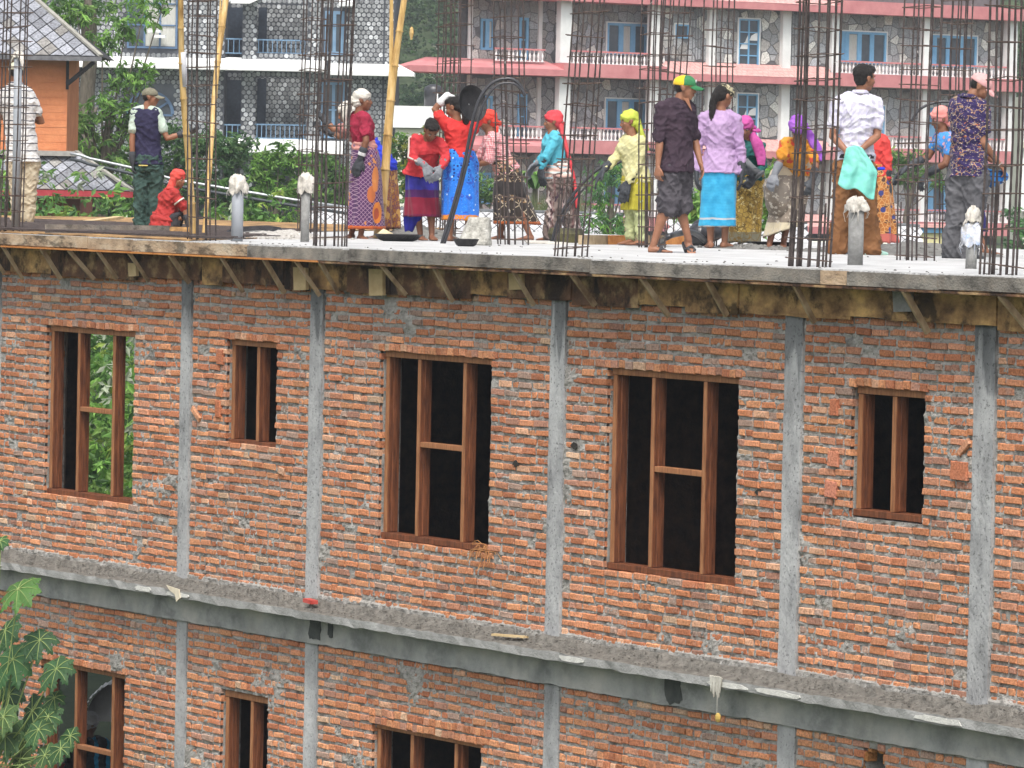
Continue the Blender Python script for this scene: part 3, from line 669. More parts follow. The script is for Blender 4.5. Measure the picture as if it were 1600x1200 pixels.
# ------------------------------------------------------------------ fabrics
def pattern(name, a, b=None, layers=(), scale=10, rough=0.9, bump=.35, bscale=60, stretch=(1, 1, 1)):
    """cloth: two-tone base with layers (kind, params, colour)"""
    if name in MATS: return MATS[name]
    mt, n, bs = new_mat(name)
    if b is None: b = tuple(min(1, x*1.3+.005) for x in a)
    tc = N(n, 'ShaderNodeTexCoord'); mp = N(n, 'ShaderNodeMapping'); mp.inputs['Scale'].default_value = stretch; n.links.new(tc.outputs['Object'], mp.inputs[0])
    no = N(n, 'ShaderNodeTexNoise'); no.inputs['Scale'].default_value = scale; no.inputs['Detail'].default_value = 5; n.links.new(mp.outputs[0], no.inputs['Vector'])
    r = ramp(n, [(.35, a), (.65, b)]); n.links.new(no.outputs[0], r.inputs[0]); cur = r.outputs[0]
    sx = N(n, 'ShaderNodeSeparateXYZ'); n.links.new(tc.outputs['Object'], sx.inputs[0])
    def ma(op, x, y=None):
        q = N(n, 'ShaderNodeMath', operation=op)
        for i, v in enumerate((x, y)):
            if v is None: continue
            if isinstance(v, (int, float)): q.inputs[i].default_value = v
            else: n.links.new(v, q.inputs[i])
        return q.outputs[0]
    wob = ma('MULTIPLY', ma('SUBTRACT', no.outputs[0], 0.5), 0.03)
    X, Y, Z = sx.outputs; H = ma('ADD', ma('ADD', X, ma('MULTIPLY', Y, .6)), wob); ZZ = ma('ADD', Z, wob)
    for kind, p, col in layers:
        if kind == 'band': msk = ma('MULTIPLY', ma('GREATER_THAN', ZZ, p[0]), ma('LESS_THAN', ZZ, p[1]))
        elif kind == 'hstripe': msk = ma('LESS_THAN', ma('FRACT', ma('MULTIPLY', ZZ, 1/p[0])), p[1])
        elif kind == 'vstripe': msk = ma('LESS_THAN', ma('FRACT', ma('MULTIPLY', H, 1/p[0])), p[1])
        elif kind == 'lattice':
            m1 = ma('LESS_THAN', ma('FRACT', ma('MULTIPLY', ma('ADD', H, ZZ), 1/p[0])), p[1]); m2 = ma('LESS_THAN', ma('FRACT', ma('MULTIPLY', ma('SUBTRACT', H, ZZ), 1/p[0])), p[1]); msk = ma('MAXIMUM', m1, m2)
        elif kind == 'dots':
            v = N(n, 'ShaderNodeTexVoronoi'); v.inputs['Scale'].default_value = p[0]; v.inputs['Randomness'].default_value = p[2] if len(p) > 2 else .5; n.links.new(tc.outputs['Object'], v.inputs['Vector']); msk = ma('LESS_THAN', v.outputs[0], p[1])
        elif kind == 'edges':
            v = N(n, 'ShaderNodeTexVoronoi', feature='DISTANCE_TO_EDGE'); v.inputs['Scale'].default_value = p[0]; n.links.new(tc.outputs['Object'], v.inputs['Vector']); msk = ma('LESS_THAN', v.outputs[0], p[1])
        elif kind == 'blobs':
            v = N(n, 'ShaderNodeTexNoise'); v.inputs['Scale'].default_value = p[0]; v.inputs['Detail'].default_value = p[2] if len(p) > 2 else 2; n.links.new(mp.outputs[0], v.inputs['Vector']); msk = ma('GREATER_THAN', v.outputs[0], p[1])
        elif kind == 'spot':   # ellipse at x,z with radii
            ex = ma('MULTIPLY', ma('SUBTRACT', H, p[0]), 1/p[2]); ez = ma('MULTIPLY', ma('SUBTRACT', ZZ, p[1]), 1/p[3]); msk = ma('LESS_THAN', ma('ADD', ma('MULTIPLY', ex, ex), ma('MULTIPLY', ez, ez)), 1.0)
        fac = ma('MULTIPLY', msk, p[-1] if (kind in ('hstripe', 'vstripe') and len(p) > 2) else 1.0)
        mx = N(n, 'ShaderNodeMix', data_type='RGBA'); n.links.new(fac, mx.inputs[0]); n.links.new(cur, mx.inputs[6]); mx.inputs[7].default_value = (*col, 1); cur = mx.outputs[2]
    n.links.new(cur, bs.inputs['Base Color']); bs.inputs['Roughness'].default_value = rough; bs.inputs['Specular IOR Level'].default_value = .15
    bs.inputs['Sheen Weight'].default_value = .15
    n2 = N(n, 'ShaderNodeTexNoise'); n2.inputs['Scale'].default_value = bscale; n2.inputs['Detail'].default_value = 4; n.links.new(mp.outputs[0], n2.inputs['Vector'])
    bp = N(n, 'ShaderNodeBump'); bp.inputs['Strength'].default_value = bump; bp.inputs['Distance'].default_value = .006; n.links.new(n2.outputs[0], bp.inputs['Height']); n.links.new(bp.outputs[0], bs.inputs['Normal'])
    return mt
SKIN = mat('skin_brown', (0.20, 0.085, 0.045), (0.29, 0.135, 0.078), scale=9, bump=.05, rough=.55, spec=.4)
SKIND = mat('skin_deep_brown', (0.14, 0.055, 0.028), (0.21, 0.09, 0.05), scale=9, bump=.05, rough=.55, spec=.4)
M_eyeW = mat('eye_white', (.32, .30, .28), (.4, .38, .35), bump=0, rough=.3); M_eyeD = mat('eye_iris', (.012, .008, .006), (.02, .012, .01), bump=0, rough=.2)
M_lip = mat('lips', (.20, .06, .045), (.25, .08, .06), bump=0, rough=.5)
M_hair = mat('black_hair', (.008, .007, .007), (.022, .018, .016), scale=30, bump=.8, bscale=140, rough=.45, stretch=(3, 3, .6))
M_glove = mat('rubber_glove', (.025, .028, .034), (.06, .066, .075), scale=12, bump=.3, rough=.6)
M_gloveG = mat('grey_glove', (.14, .15, .17), (.22, .23, .25), scale=12, bump=.3, rough=.8)
M_gloveW = mat('white_glove', (.55, .55, .55), (.75, .75, .75), scale=20, bump=.4)
M_sole = mat('sandal_rubber', (.03, .03, .035), (.07, .07, .075), scale=10, bump=.2)

# ------------------------------------------------------------------ body building
def V(*a): return Vector(a)
def remesh(mb, name, mt, root, voxel, smooth_it=4, wr=None, wr_amp=0.0):
    me = mb.mesh('tmp', mt); o = link_mesh(name, me, root)
    md = o.modifiers.new('r', 'REMESH'); md.mode = 'VOXEL'; md.voxel_size = voxel; md.use_smooth_shade = True
    if smooth_it: s = o.modifiers.new('s', 'SMOOTH'); s.factor = .5; s.iterations = smooth_it
    dg = bpy.context.evaluated_depsgraph_get(); dg.update()
    nm = bpy.data.meshes.new_from_object(o.evaluated_get(dg)); o.modifiers.clear(); o.data = nm; nm.name = name; bpy.data.meshes.remove(me)
    if wr:
        nv = [v.normal.copy() for v in nm.vertices]
        for v, n in zip(nm.vertices, nv): v.co += n*wr(v.co)
    nm.polygons.foreach_set('use_smooth', [True]*len(nm.polygons)); nm.update()
    nm.materials.clear(); nm.materials.append(mt)
    return o
def rings(mb, secs, n=20, flat=True):
    """secs: (centre, lateral axis, forward axis, rl, rf); closed loft"""
    vs = []
    first = secs[0]; last = secs[-1]
    for c, a, f, rl, rf in secs:
        for j in range(n):
            t = 2*math.pi*j/n; cx, cy = math.cos(t), math.sin(t)
            vs.append(tuple(c+a*(rl*cx)+f*(rf*cy)))
    k = len(secs); fs = [(i*n+j, i*n+(j+1) % n, (i+1)*n+(j+1) % n, (i+1)*n+j) for i in range(k-1) for j in range(n)]
    fs += [tuple(range(n))[::-1], tuple((k-1)*n+j for j in range(n))]
    mb.add(vs, fs)
def limb(mb, pts, n=12):
    """pts: (pos, r); rounded ends, smooth through the joints"""
    P = [(Vector(p), r) for p, r in pts]; out = []
    d0 = (P[0][0]-P[1][0]).normalized(); d1 = (P[-1][0]-P[-2][0]).normalized()
    out.append((P[0][0]+d0*P[0][1]*.92, P[0][1]*.35)); out.append((P[0][0]+d0*P[0][1]*.6, P[0][1]*.8))
    out += P
    out.append((P[-1][0]+d1*P[-1][1]*.6, P[-1][1]*.8)); out.append((P[-1][0]+d1*P[-1][1]*.92, P[-1][1]*.35))
    mb.tube([p for p, r in out], [r for p, r in out], n)
def eball(mb, c, axes, r, nu=14, nv=9):
    """ellipsoid with axes (3 unit vectors) and radii r"""
    b = MB(); b.ball((0, 0, 0), 1.0, nu, nv)
    mb.add([tuple(c+axes[0]*(x*r[0])+axes[1]*(y*r[1])+axes[2]*(z*r[2])) for x, y, z in b.v], b.f)
def axes_of(yaw, pitch, roll=0):
    f = V(math.cos(R(yaw))*math.cos(R(pitch)), math.sin(R(yaw))*math.cos(R(pitch)), -math.sin(R(pitch)))
    l = V(-math.sin(R(yaw)), math.cos(R(yaw)), 0); u = f.cross(l); 
    return f, l, u      # forward, person's left, up
def lerp(a, b, t): return a+(b-a)*t
MALE = dict(crotch=(.115, .085), hip=(.150, .105), low=(.142, .102), waist=(.130, .092), rib=(.142, .102), chest=(.160, .105), sh=(.150, .080), nb=(.062, .056))
FEM = dict(crotch=(.125, .09), hip=(.165, .118), low=(.150, .108), waist=(.118, .088), rib=(.128, .100), chest=(.138, .112), sh=(.128, .075), nb=(.055, .050))
TS = [(-.14, 'crotch'), (.0, 'hip'), (.18, 'low'), (.38, 'waist'), (.60, 'rib'), (.78, 'chest'), (.92, 'sh'), (1.0, 'nb')]
def tors(Q, ease, t0=-.14, t1=1.0, bulge=1.0):
    """torso sections between pelvis and neck base for person Q"""
    pv, nk = Q['pv'], Q['nk']; L = nk-pv; mid = (pv+nk)/2 - Q['hipf']*.0 + Q['bodyf']*(.02) 
    def pos(t):
        if t < 0: return pv+V(0, 0, t*.55)*1.0
        return (pv*(1-t)**2+mid*2*t*(1-t)+nk*t*t)
    latH, latS = Q['hipl'], Q['shl']; secs = []
    ts = sorted(set([t for t, _ in TS if t0 < t < t1]+[t0, t1]))
    tab = Q['tab']
    for t in ts:
        for i in range(len(TS)-1):
            if TS[i][0] <= t <= TS[i+1][0]: break
        if t < TS[0][0]: i = 0
        q = max(0, min(1, (t-TS[i][0])/(TS[i+1][0]-TS[i][0]))); A, Bb = tab[TS[i][1]], tab[TS[i+1][1]]
        rl, rf = lerp(A[0], Bb[0], q)*Q['k'], lerp(A[1], Bb[1], q)*Q['k']
        c = pos(t); d = (pos(min(1, t+.05))-pos(t-.05)).normalized(); a = latH.lerp(latS, max(0, min(1, t))).normalized()
        f = a.cross(d).normalized()*-1; 
        secs.append((c, a, f, rl+ease, rf+ease))
    return secs
def person(key, label, face, head, sex, k=1.0, skin=None, headpitch=8, hipyaw=None, **wear):
    base, J = PEOPLE[key]
    root = empty('person', (base[0], base[1], base[2]), math.atan2(math.cos(TH), math.sin(TH)), label, 'person')
    Q = {a: Vector(b) for a, b in J.items()}; Q['k'] = k; Q['tab'] = MALE if sex == 'm' else FEM
    f, l, u = axes_of(face, 0); Q['bodyf'] = f; hf, hl, _ = axes_of(face if hipyaw is None else hipyaw, 0); Q['hipl'] = hl; Q['hipf'] = hf
    sl = (Q['sL']-Q['sR']); Q['shl'] = (sl.normalized() if sl.length > .12 else l)
    Q['root'] = root; Q['key'] = key; skin = skin or SKIN; Q['skin'] = skin
    for s in 'LR': Q['h'+s] = Q['pv']+hl*(.085*k*(1 if s == 'L' else -1))+V(0, 0, -.03)
    HA = axes_of(head, headpitch); Q['HA'] = HA; F_, L_, U_ = HA; hd = Q['hd']; Q['hk'] = hk = .97*k
    mb = MB()
    rings(mb, tors(Q, -.012)); 
    cf = (Q['nk']-Q['pv']).normalized()
    if sex == 'f':
        for s in (1, -1): eball(mb, Q['pv'].lerp(Q['nk'], .70)+Q['bodyf']*.085*k+Q['shl']*(.062*s*k), (Q['bodyf'], Q['shl'], V(0, 0, 1)), (.045*k, .052*k, .05*k))
    for s in 'LR':
        sh, el, wr = Q['s'+s], Q['e'+s], Q['w'+s]
        limb(mb, [(sh, .047*k), (sh.lerp(el, .35), .044*k), (sh.lerp(el, .8), .037*k), (el, .036*k), (el.lerp(wr, .25), .037*k), (el.lerp(wr, .7), .028*k), (wr, .024*k)])
        limb(mb, [(Q['nk']-V(0, 0, .03), .045*k), (sh.lerp(Q['nk'], .3), .05*k), (sh, .047*k)])
        hp, kn, an = Q['h'+s], Q['k'+s], Q['a'+s]
        ft = wear.get('foot'+s, face if hipyaw is None else hipyaw); tip = wear.get('tip'+s, 0)
        ff, fl_, fu = axes_of(ft, tip)
        back = -ff
        limb(mb, [(hp, .083*k), (hp.lerp(kn, .4), .074*k), (hp.lerp(kn, .85), .054*k), (kn+ff*.006, .050*k), (kn.lerp(an, .3)+back*.018, .050*k), (kn.lerp(an, .65)+back*.008, .037*k), (an, .031*k)])
        # foot
        so = an-V(0, 0, 1)*.058*k
        rings(mb, [(an+back*.045*k-fu*.035*k, fl_, fu, .018*k, .018*k), (an+back*.04*k-fu*.03*k, fl_, fu, .030*k, .030*k), (an-fu*.030*k, fl_, fu, .034*k, .036*k), (an+ff*.06*k-fu*.036*k, fl_, fu, .038*k, .026*k), (an+ff*.11*k-fu*.044*k, fl_, fu, .044*k, .016*k), (an+ff*.145*k-fu*.048*k, fl_, fu, .040*k, .012*k), (an+ff*.16*k-fu*.048*k, fl_, fu, .03*k, .009*k)], 14)
        Q['f'+s] = (an, ff, fl_, fu)
        sg = 1 if s == 'L' else -1
        for q in range(5): limb(mb, [(an+ff*(.148-.006*q*q*.35)*k-fu*.048*k-fl_*sg*(.034-.0165*q)*-1*-1*k, .0115*k if q == 0 else .009*k), (an+ff*(.170-.008*q*q*.4)*k-fu*.050*k-fl_*sg*(.036-.0172*q)*k, .011*k if q == 0 else .0085*k)], 6)
        # hand
        if not wear.get('glove'+s): hand(mb, Q, s, 1.0, wear.get('curl'+s, .35), wear.get('hdir'+s))
    # neck and head
    limb(mb, [(Q['nk']-V(0, 0, .045), .058*k), (Q['nk'].lerp(hd, .35), .050*k), (hd-U_*.05*hk-F_*.012, .050*k)])
    H = lambda a, b, c: hd+F_*a*hk+L_*b*hk+U_*c*hk
    ax = (F_, L_, U_)
    E = lambda c, r: eball(mb, H(*c), ax, tuple(x*hk for x in r))
    E((-.014, 0, .030), (.094, .076, .084)); E((.020, 0, -.030), (.072, .058, .078)); E((.048, 0, -.092), (.030, .028, .024)); E((.0, 0, -.06), (.055, .054, .045))
    E((.068, 0, .024), (.020, .050, .013)); E((.060, .034, -.022), (.022, .022, .020)); E((.060, -.034, -.022), (.022, .022, .020))
    limb(mb, [(H(.082, 0, .012), .008*hk), (H(.094, 0, -.012), .0095*hk), (H(.101, 0, -.030), .013*hk)], 8); E((.093, .013, -.034), (.010, .008, .008)); E((.093, -.013, -.034), (.010, .008, .008))
    E((.079, 0, -.058), (.013, .024, .007)); E((.077, 0, -.070), (.013, .020, .008))
    for s in (1, -1):
        E((-.004, .076*s, -.008), (.020, .010, .032)); E((-.014, .082*s, .004), (.012, .008, .018))
    body = remesh(mb, 'body', skin, root, .0085, 3)
    # face details: brows, eyes, lips
    for s in (1, -1):
        e = MB(); eball(e, H(.078, .031*s, .003), ax, (.0085*hk, .012*hk, .0048*hk), 10, 6); o = e.build('eye', M_eyeW, root, smooth=True)
        e = MB(); eball(e, H(.0855, .031*s, .003), ax, (.004*hk, .0068*hk, .005*hk), 8, 6); e.build('iris', M_eyeD, o, smooth=True)
        e = MB(); limb(e, [(H(.082, .014*s, .024), .0035*hk), (H(.086, .032*s, .030), .004*hk), (H(.070, .054*s, .022), .0028*hk)], 6); e.build('eyebrow', M_hair, root, smooth=True)
    e = MB(); E2 = lambda c, r: eball(e, H(*c), ax, tuple(x*hk for x in r), 10, 6)
    E2((.088, 0, -.0585), (.006, .021, .005)); E2((.086, 0, -.069), (.007, .018, .006)); e.build('lips', M_lip, root, smooth=True)
    return Q
def hand(mb, Q, s, g=1.0, curl=.35, hdir=None, cuff=0):
    """palm, four unequal fingers bent twice and a thumb from the side of the palm"""
    k = Q['k']*g; wr = Q['w'+s]; el = Q['e'+s]; d = Vector(hdir).normalized() if hdir else (wr-el).normalized()
    inw = (Q['pv']+V(0, 0, .2)-wr); inw.z *= .2; pn = inw-d*inw.dot(d)      # palm faces the body
    if pn.length < .01: pn = Q['bodyf']-d*Q['bodyf'].dot(d)
    pn.normalize(); side = d.cross(pn).normalized()
    if side.dot(Q['bodyf']) < 0: side = -side                                # thumb side forwards
    rings(mb, [(wr-d*.01, side, pn, .020*k, .018*k), (wr+d*.02*k, side, pn, .031*k, .018*k), (wr+d*.055*k, side, pn, .040*k, .016*k), (wr+d*.085*k, side, pn, .041*k, .015*k), (wr+d*.095*k, side, pn, .036*k, .011*k)], 14)
    for q, (off, L) in enumerate(((.031, .070), (.0105, .079), (-.0105, .073), (-.031, .058))):
        b = wr+d*.086*k+side*off*1.02*k; a1 = curl*1.0+.07*q; a2 = curl*2.1+.1*q
        d1 = (d*math.cos(a1)+pn*math.sin(a1)+side*off*1.6).normalized(); d2 = (d*math.cos(a2)+pn*math.sin(a2)).normalized()
        m1 = b+d1*L*.5*k; limb(mb, [(b-d*.012*k, .0098*k), (m1, .0092*k), (m1+d2*L*.52*k, .0078*k)], 8)
    b = wr+d*.028*k+side*.028*k; d1 = (d*.72+side*.62+pn*.25).normalized(); m1 = b+d1*.038*k
    limb(mb, [(b-d1*.01, .0135*k), (m1, .0115*k), (m1+(d*.9+side*.15+pn*.35).normalized()*.032*k, .0095*k)], 8)
def glove(Q, s, mt, g=1.3, curl=.25, hdir=None, cuff=.10):
    mb = MB(); k = Q['k']; wr, el = Q['w'+s], Q['e'+s]; d = (el-wr).normalized()
    limb(mb, [(wr, .036*k), (wr+d*cuff*.5, .040*k), (wr+d*cuff, .047*k)]); hand(mb, Q, s, g, curl, hdir)
    o = remesh(mb, 'glove', mt, Q['root'], .008, 2, lambda c: .003*noise.noise(c*28)); return o
def wrfun(amp, sx=5.0, sz=14.0, seed=0, drag=0.0):
    def w(c):
        q = noise.noise(Vector((c.x*3+seed, c.y*3, c.z*3)))
        p = Vector((c.x*sx*1.6+c.z*5+seed, c.y*sx*1.6-c.z*4, c.z*sz*.55+q*2.2)); n = noise.noise(p); n3 = noise.noise(Vector((c.x*15-c.z*11+seed, c.y*15+c.z*9, c.z*13+q*3))); n2 = noise.noise(Vector((c.x*34+seed, c.y*34, c.z*30)))
        return amp*(1.7*((1-min(1, abs(n)*2.4))**2-.28)+.9*((1-min(1, abs(n3)*2.6))**2-.25)+.35*n2)
    return w
def top(Q, mt, ease=.014, hem=0.02, sl='short', name='shirt', wr=.007, slmt=None, seed=0, neck=.985, wide=0.0, rag=0):
    mb = MB(); k = Q['k']
    S = tors(Q, ease, hem, neck); S[0] = (S[0][0], S[0][1], S[0][2], S[0][3]+wide+.008, S[0][4]+wide+.008)
    rings(mb, S, 24)
    if Q['tab'] is FEM:
        for s in (1, -1): eball(mb, Q['pv'].lerp(Q['nk'], .70)+Q['bodyf']*.09*k+Q['shl']*(.062*s*k), (Q['bodyf'], Q['shl'], V(0, 0, 1)), (.050*k, .058*k, .055*k))
    sm = MB() if slmt else mb
    for s in 'LR':
        sh, el, wrx = Q['s'+s], Q['e'+s], Q['w'+s]
        limb(mb, [(Q['nk']-V(0, 0, .035*k), .052*k), (sh.lerp(Q['nk'], .35), .060*k), (sh, .062*k)])
        if sl == 'short': limb(sm, [(sh, .060*k), (sh.lerp(el, .4), .060*k), (sh.lerp(el, .62), .063*k)])
        elif sl == 'half': limb(sm, [(sh, .060*k), (sh.lerp(el, .5), .057*k), (sh.lerp(el, .86), .058*k)])
        elif sl == 'cap': limb(sm, [(sh, .060*k), (sh.lerp(el, .42), .058*k)])
        elif sl == 'long': limb(sm, [(sh, .060*k), (sh.lerp(el, .5), .054*k), (el, .052*k), (el.lerp(wrx, .5), .044*k), (el.lerp(wrx, .93), .038*k)])
        elif sl == 'three': limb(sm, [(sh, .060*k), (sh.lerp(el, .5), .054*k), (el, .052*k), (el.lerp(wrx, .55), .047*k)])
    o = remesh(mb, name, mt, Q['root'], .0105, 3, wrfun(wr, seed=seed))
    if slmt: remesh(sm, 'sleeve', slmt, Q['root'], .0105, 3, wrfun(wr*.8, seed=seed+3))
    return o
def trousers(Q, mt, frac=1.0, ease=.018, top_t=.14, name='trousers', rr=(.098, .088, .075, .074), seed=0, wr=.009, cuff=None):
    mb = MB(); k = Q['k']; rings(mb, tors(Q, ease, -.16, top_t), 22)
    for s in 'LR':
        hp, kn, an = Q['h'+s], Q['k'+s], Q['a'+s]
        pts = [(hp, rr[0]*k), (hp.lerp(kn, .5), rr[1]*k), (kn, rr[2]*k)]
        if frac > 1.001: pts = [(hp, rr[0]*k), (hp.lerp(kn, .5), rr[1]*k), (hp.lerp(kn, .9), rr[2]*k)]
        elif frac < 0: pts = [(hp, rr[0]*k), (hp.lerp(kn, .5), rr[1]*k), (hp.lerp(kn, -frac), rr[1]*.98*k)]
        else: pts += [(kn.lerp(an, frac*.5), lerp(rr[2], rr[3], .5)*k), (kn.lerp(an, frac), rr[3]*k)]
        limb(mb, pts, 16)
        if cuff: e = pts[-1][0]; dd = (pts[-1][0]-pts[-2][0]).normalized(); limb(mb, [(e-dd*.03, pts[-1][1]*1.1), (e+dd*.03, pts[-1][1]*1.12)], 16)
    return remesh(mb, name, mt, Q['root'], .0105, 3, wrfun(wr, 6, 11, seed))
def skirt(Q, mt, hem, rx, ry, t0=.34, e0=.0, name='skirt', folds=9, amp=.014, seed=0, waist=None, rag=0.0, mid=None, twist=0, lean=0.0):
    """wrap skirt: hem = centre of hem, rx across the hips' lateral axis, ry front-back"""
    mb = MB(); k = Q['k']; hem = Vector(hem); c0 = tors(Q, .02+e0, t0, t0+.02)[0]; hp = tors(Q, .026+e0, 0.0, .02)[0]
    a0 = Q['hipl']; f0 = Q['hipf']; nu, nv = 72, 44; vs = []
    for j in range(nv+1):
        t = j/nv
        if t < .32:
            q = t/.32; q2 = math.sin(q*math.pi/2); c = c0[0].lerp(hp[0], q); rl = lerp(c0[3], hp[3], q2); rf = lerp(c0[4], hp[4], q2)
        else:
            q = (t-.32)/.68; c = hp[0].lerp(hem, q)
            if mid: c = c+Vector(mid)*math.sin(q*math.pi)
            rl = lerp(hp[3], rx, q); rf = lerp(hp[4], ry, q)
        for i in range(nu):
            u = 2*math.pi*i/nu; am = amp*(.25+1.1*t*t)
            w = am*(1-2*abs(noise.noise(Vector((math.cos(u+twist*t)*folds*.22, math.sin(u+twist*t)*folds*.22, seed+t*.8))))*2.4)+.3*am*math.sin(folds*2*u+seed+3*t)
            w += .006*noise.noise(Vector((math.cos(u)*3, math.sin(u)*3, t*9+seed)))
            p = c+a0*(math.cos(u)*(rl+w))+f0*(math.sin(u)*(rf+w))
            if j == nv: p.z += .012*noise.noise(Vector((math.cos(u)*4, math.sin(u)*4, seed)))+lean*math.cos(u)
            elif t > .8: p.z += lean*math.cos(u)*(t-.8)/.2
            vs.append(tuple(p))
    fs = [(j*nu+i, (j+1)*nu+i, (j+1)*nu+(i+1) % nu, j*nu+(i+1) % nu) for j in range(nv) for i in range(nu)]
    b = len(vs)
    for i in range(nu):
        p = Vector(vs[nv*nu+i]); q = p.lerp(hem+V(0, 0, .06), .12); vs.append(tuple(q))
    vs.append(tuple(hem+V(0, 0, .14)))
    fs += [(nv*nu+i, b+i, b+(i+1) % nu, nv*nu+(i+1) % nu) for i in range(nu)]+[(b+i, b+nu, b+(i+1) % nu) for i in range(nu)]
    fs.append(tuple(range(nu)))
    mb.add(vs, fs); o = mb.build(name, mt, Q['root'], smooth=True); return o
def HX(Q):
    F_, L_, U_ = Q['HA']; hk = Q['hk']; return (lambda a, b, c: Q['hd']+F_*a*hk+L_*b*hk+U_*c*hk), (F_, L_, U_), hk
def hair(Q, bun=None, tail=None, short=True, vol=1.0, under=False):
    H, ax, hk = HX(Q); mb = MB()
    if under:
        eball(mb, H(-.040, 0, .004), ax, (.062*hk, .074*hk, .066*hk))
        return remesh(mb, 'hair', M_hair, Q['root'], .008, 1)
    eball(mb, H(-.028, 0, .038), ax, (.094*hk*vol, .083*hk*vol, .086*hk*vol)); eball(mb, H(-.045, 0, -.01), ax, (.060*hk, .073*hk, .075*hk))
    eball(mb, H(.030, .02, .085), ax, (.052*hk*vol, .052*hk, .034*hk*vol)); eball(mb, H(.035, -.022, .083), ax, (.05*hk*vol, .045*hk, .034*hk*vol))
    if bun: eball(mb, H(*bun[0]), ax, tuple(x*hk for x in bun[1]))
    if tail: limb(mb, [(H(*p), r*hk) for p, r in tail])
    return remesh(mb, 'hair', M_hair, Q['root'], .008, 1, lambda c: .006*noise.noise(c*35)+.004*noise.noise(c*80))
def capp(Q, mt, mtv=None, tilt=0):
    H, ax, hk = HX(Q); mb = MB(); n = 20; vs = []; fs = []
    ptsr = [(0, .104, .085), (.3, .103, .085), (.55, .093, .077), (.78, .07, .058), (.93, .04, .033), (1.0, .006, .005)]
    secs = [(H(-.012-.0*t, 0, .018+.098*t), ax[1], ax[0], (rl)*hk*1.0, rf*hk) for t, rf, rl in ptsr]
    secs = [(c, a, f, rl, rf) for (c, a, f, rl, rf) in secs]
    rings(mb, secs, 24); o = remesh(mb, 'cap', mt, Q['root'], .007, 2, lambda c: .002*noise.noise(c*30))
    # visor
    v = MB(); m, kx = 10, 6; vv = []
    for i in range(kx+1):
        s = i/kx
        for j in range(m+1):
            w = (j/m-.5)*2; y = w*.072*(1-.25*s*s); x = .062+.036*math.sqrt(max(0, 1-w*w))*(1-s)*1.0+s*(.062+.058*math.sqrt(max(0, 1-abs(w)**2.5)))
            z = .030-.020*w*w-.024*s
            vv.append(H(x+(0 if s else -.0), y, z))
    for off in (0, .006):
        v.v += [tuple(p-ax[2]*off*hk) for p in vv]
    q = (m+1)
    f1 = [(i*q+j, i*q+j+1, (i+1)*q+j+1, (i+1)*q+j) for i in range(kx) for j in range(m)]; nn = len(vv)
    v.f = f1+[tuple(a+nn for a in f[::-1]) for f in f1]
    rim = [i*q for i in range(kx+1)]+[kx*q+j for j in range(1, m+1)]+[i*q+m for i in range(kx-1, -1, -1)]
    v.f += [(a, a+nn, b+nn, b) for a, b in zip(rim[:-1], rim[1:])]; v.mi = [0]*len(v.f); v.t = [None]*len(v.f)
    v.build('visor', mtv or mt, Q['root'], smooth=False)
    e = MB(); eball(e, H(-.012, 0, .117), ax, (.008, .008, .005), 8, 5); e.build('cap_button', mtv or mt, Q['root'])
    return o
def scarf(Q, mt, hood=False, tails=(), knot=None, low=0.0, vol=1.0, wrapneck=False):
    H, ax, hk = HX(Q); mb = MB()
    eball(mb, H(-.016, 0, .040), ax, (.106*hk*vol, .090*hk*vol, .090*hk*vol)); eball(mb, H(-.050, 0, -.005), ax, (.072*hk, .080*hk, .090*hk))
    eball(mb, H(.030, 0, .066), ax, (.062*hk, .072*hk, .036*hk))
    if hood:
        for s in (1, -1): limb(mb, [(H(.0, .074*s, .07), .018*hk), (H(.0, .078*s, 0), .018*hk), (H(-.005, .064*s, -.07), .020*hk), (H(-.01, .025*s, -.13), .026*hk)])
        limb(mb, [(H(-.05, 0, -.05), .070*hk), (Q['nk']+V(0, 0, .02), .066*hk)])
    if wrapneck: limb(mb, [(H(-.045, 0, -.06), .062*hk), (Q['nk']+V(0, 0, .01), .072*hk)])
    if knot: eball(mb, H(*knot), ax, (.032*hk, .036*hk, .028*hk))
    o = remesh(mb, 'headscarf', mt, Q['root'], .008, 2, lambda c: .0035*math.sin(c.z*95+22*c.x+5*noise.noise(c*12))+.004*noise.noise(c*20))
    for i, tl in enumerate(tails):       # list of (pos absolute, half width, half thickness)
        b = MB(); secs = []
        for a, (p, w, t) in enumerate(tl):
            p = Vector(p); q0 = Vector(tl[max(0, a-1)][0]); q1 = Vector(tl[min(len(tl)-1, a+1)][0]); d = (q1-q0).normalized()
            wa = ax[1]-d*ax[1].dot(d); wa = wa.normalized() if i < 9 else wa; th = wa.cross(d).normalized(); secs.append((p, wa, th, w, t))
        rings(b, secs, 18); remesh(b, 'scarf_tail', mt, Q['root'], .008, 2, lambda c: .006*math.sin(c.x*70+c.z*9)+.004*noise.noise(c*22))
    return o
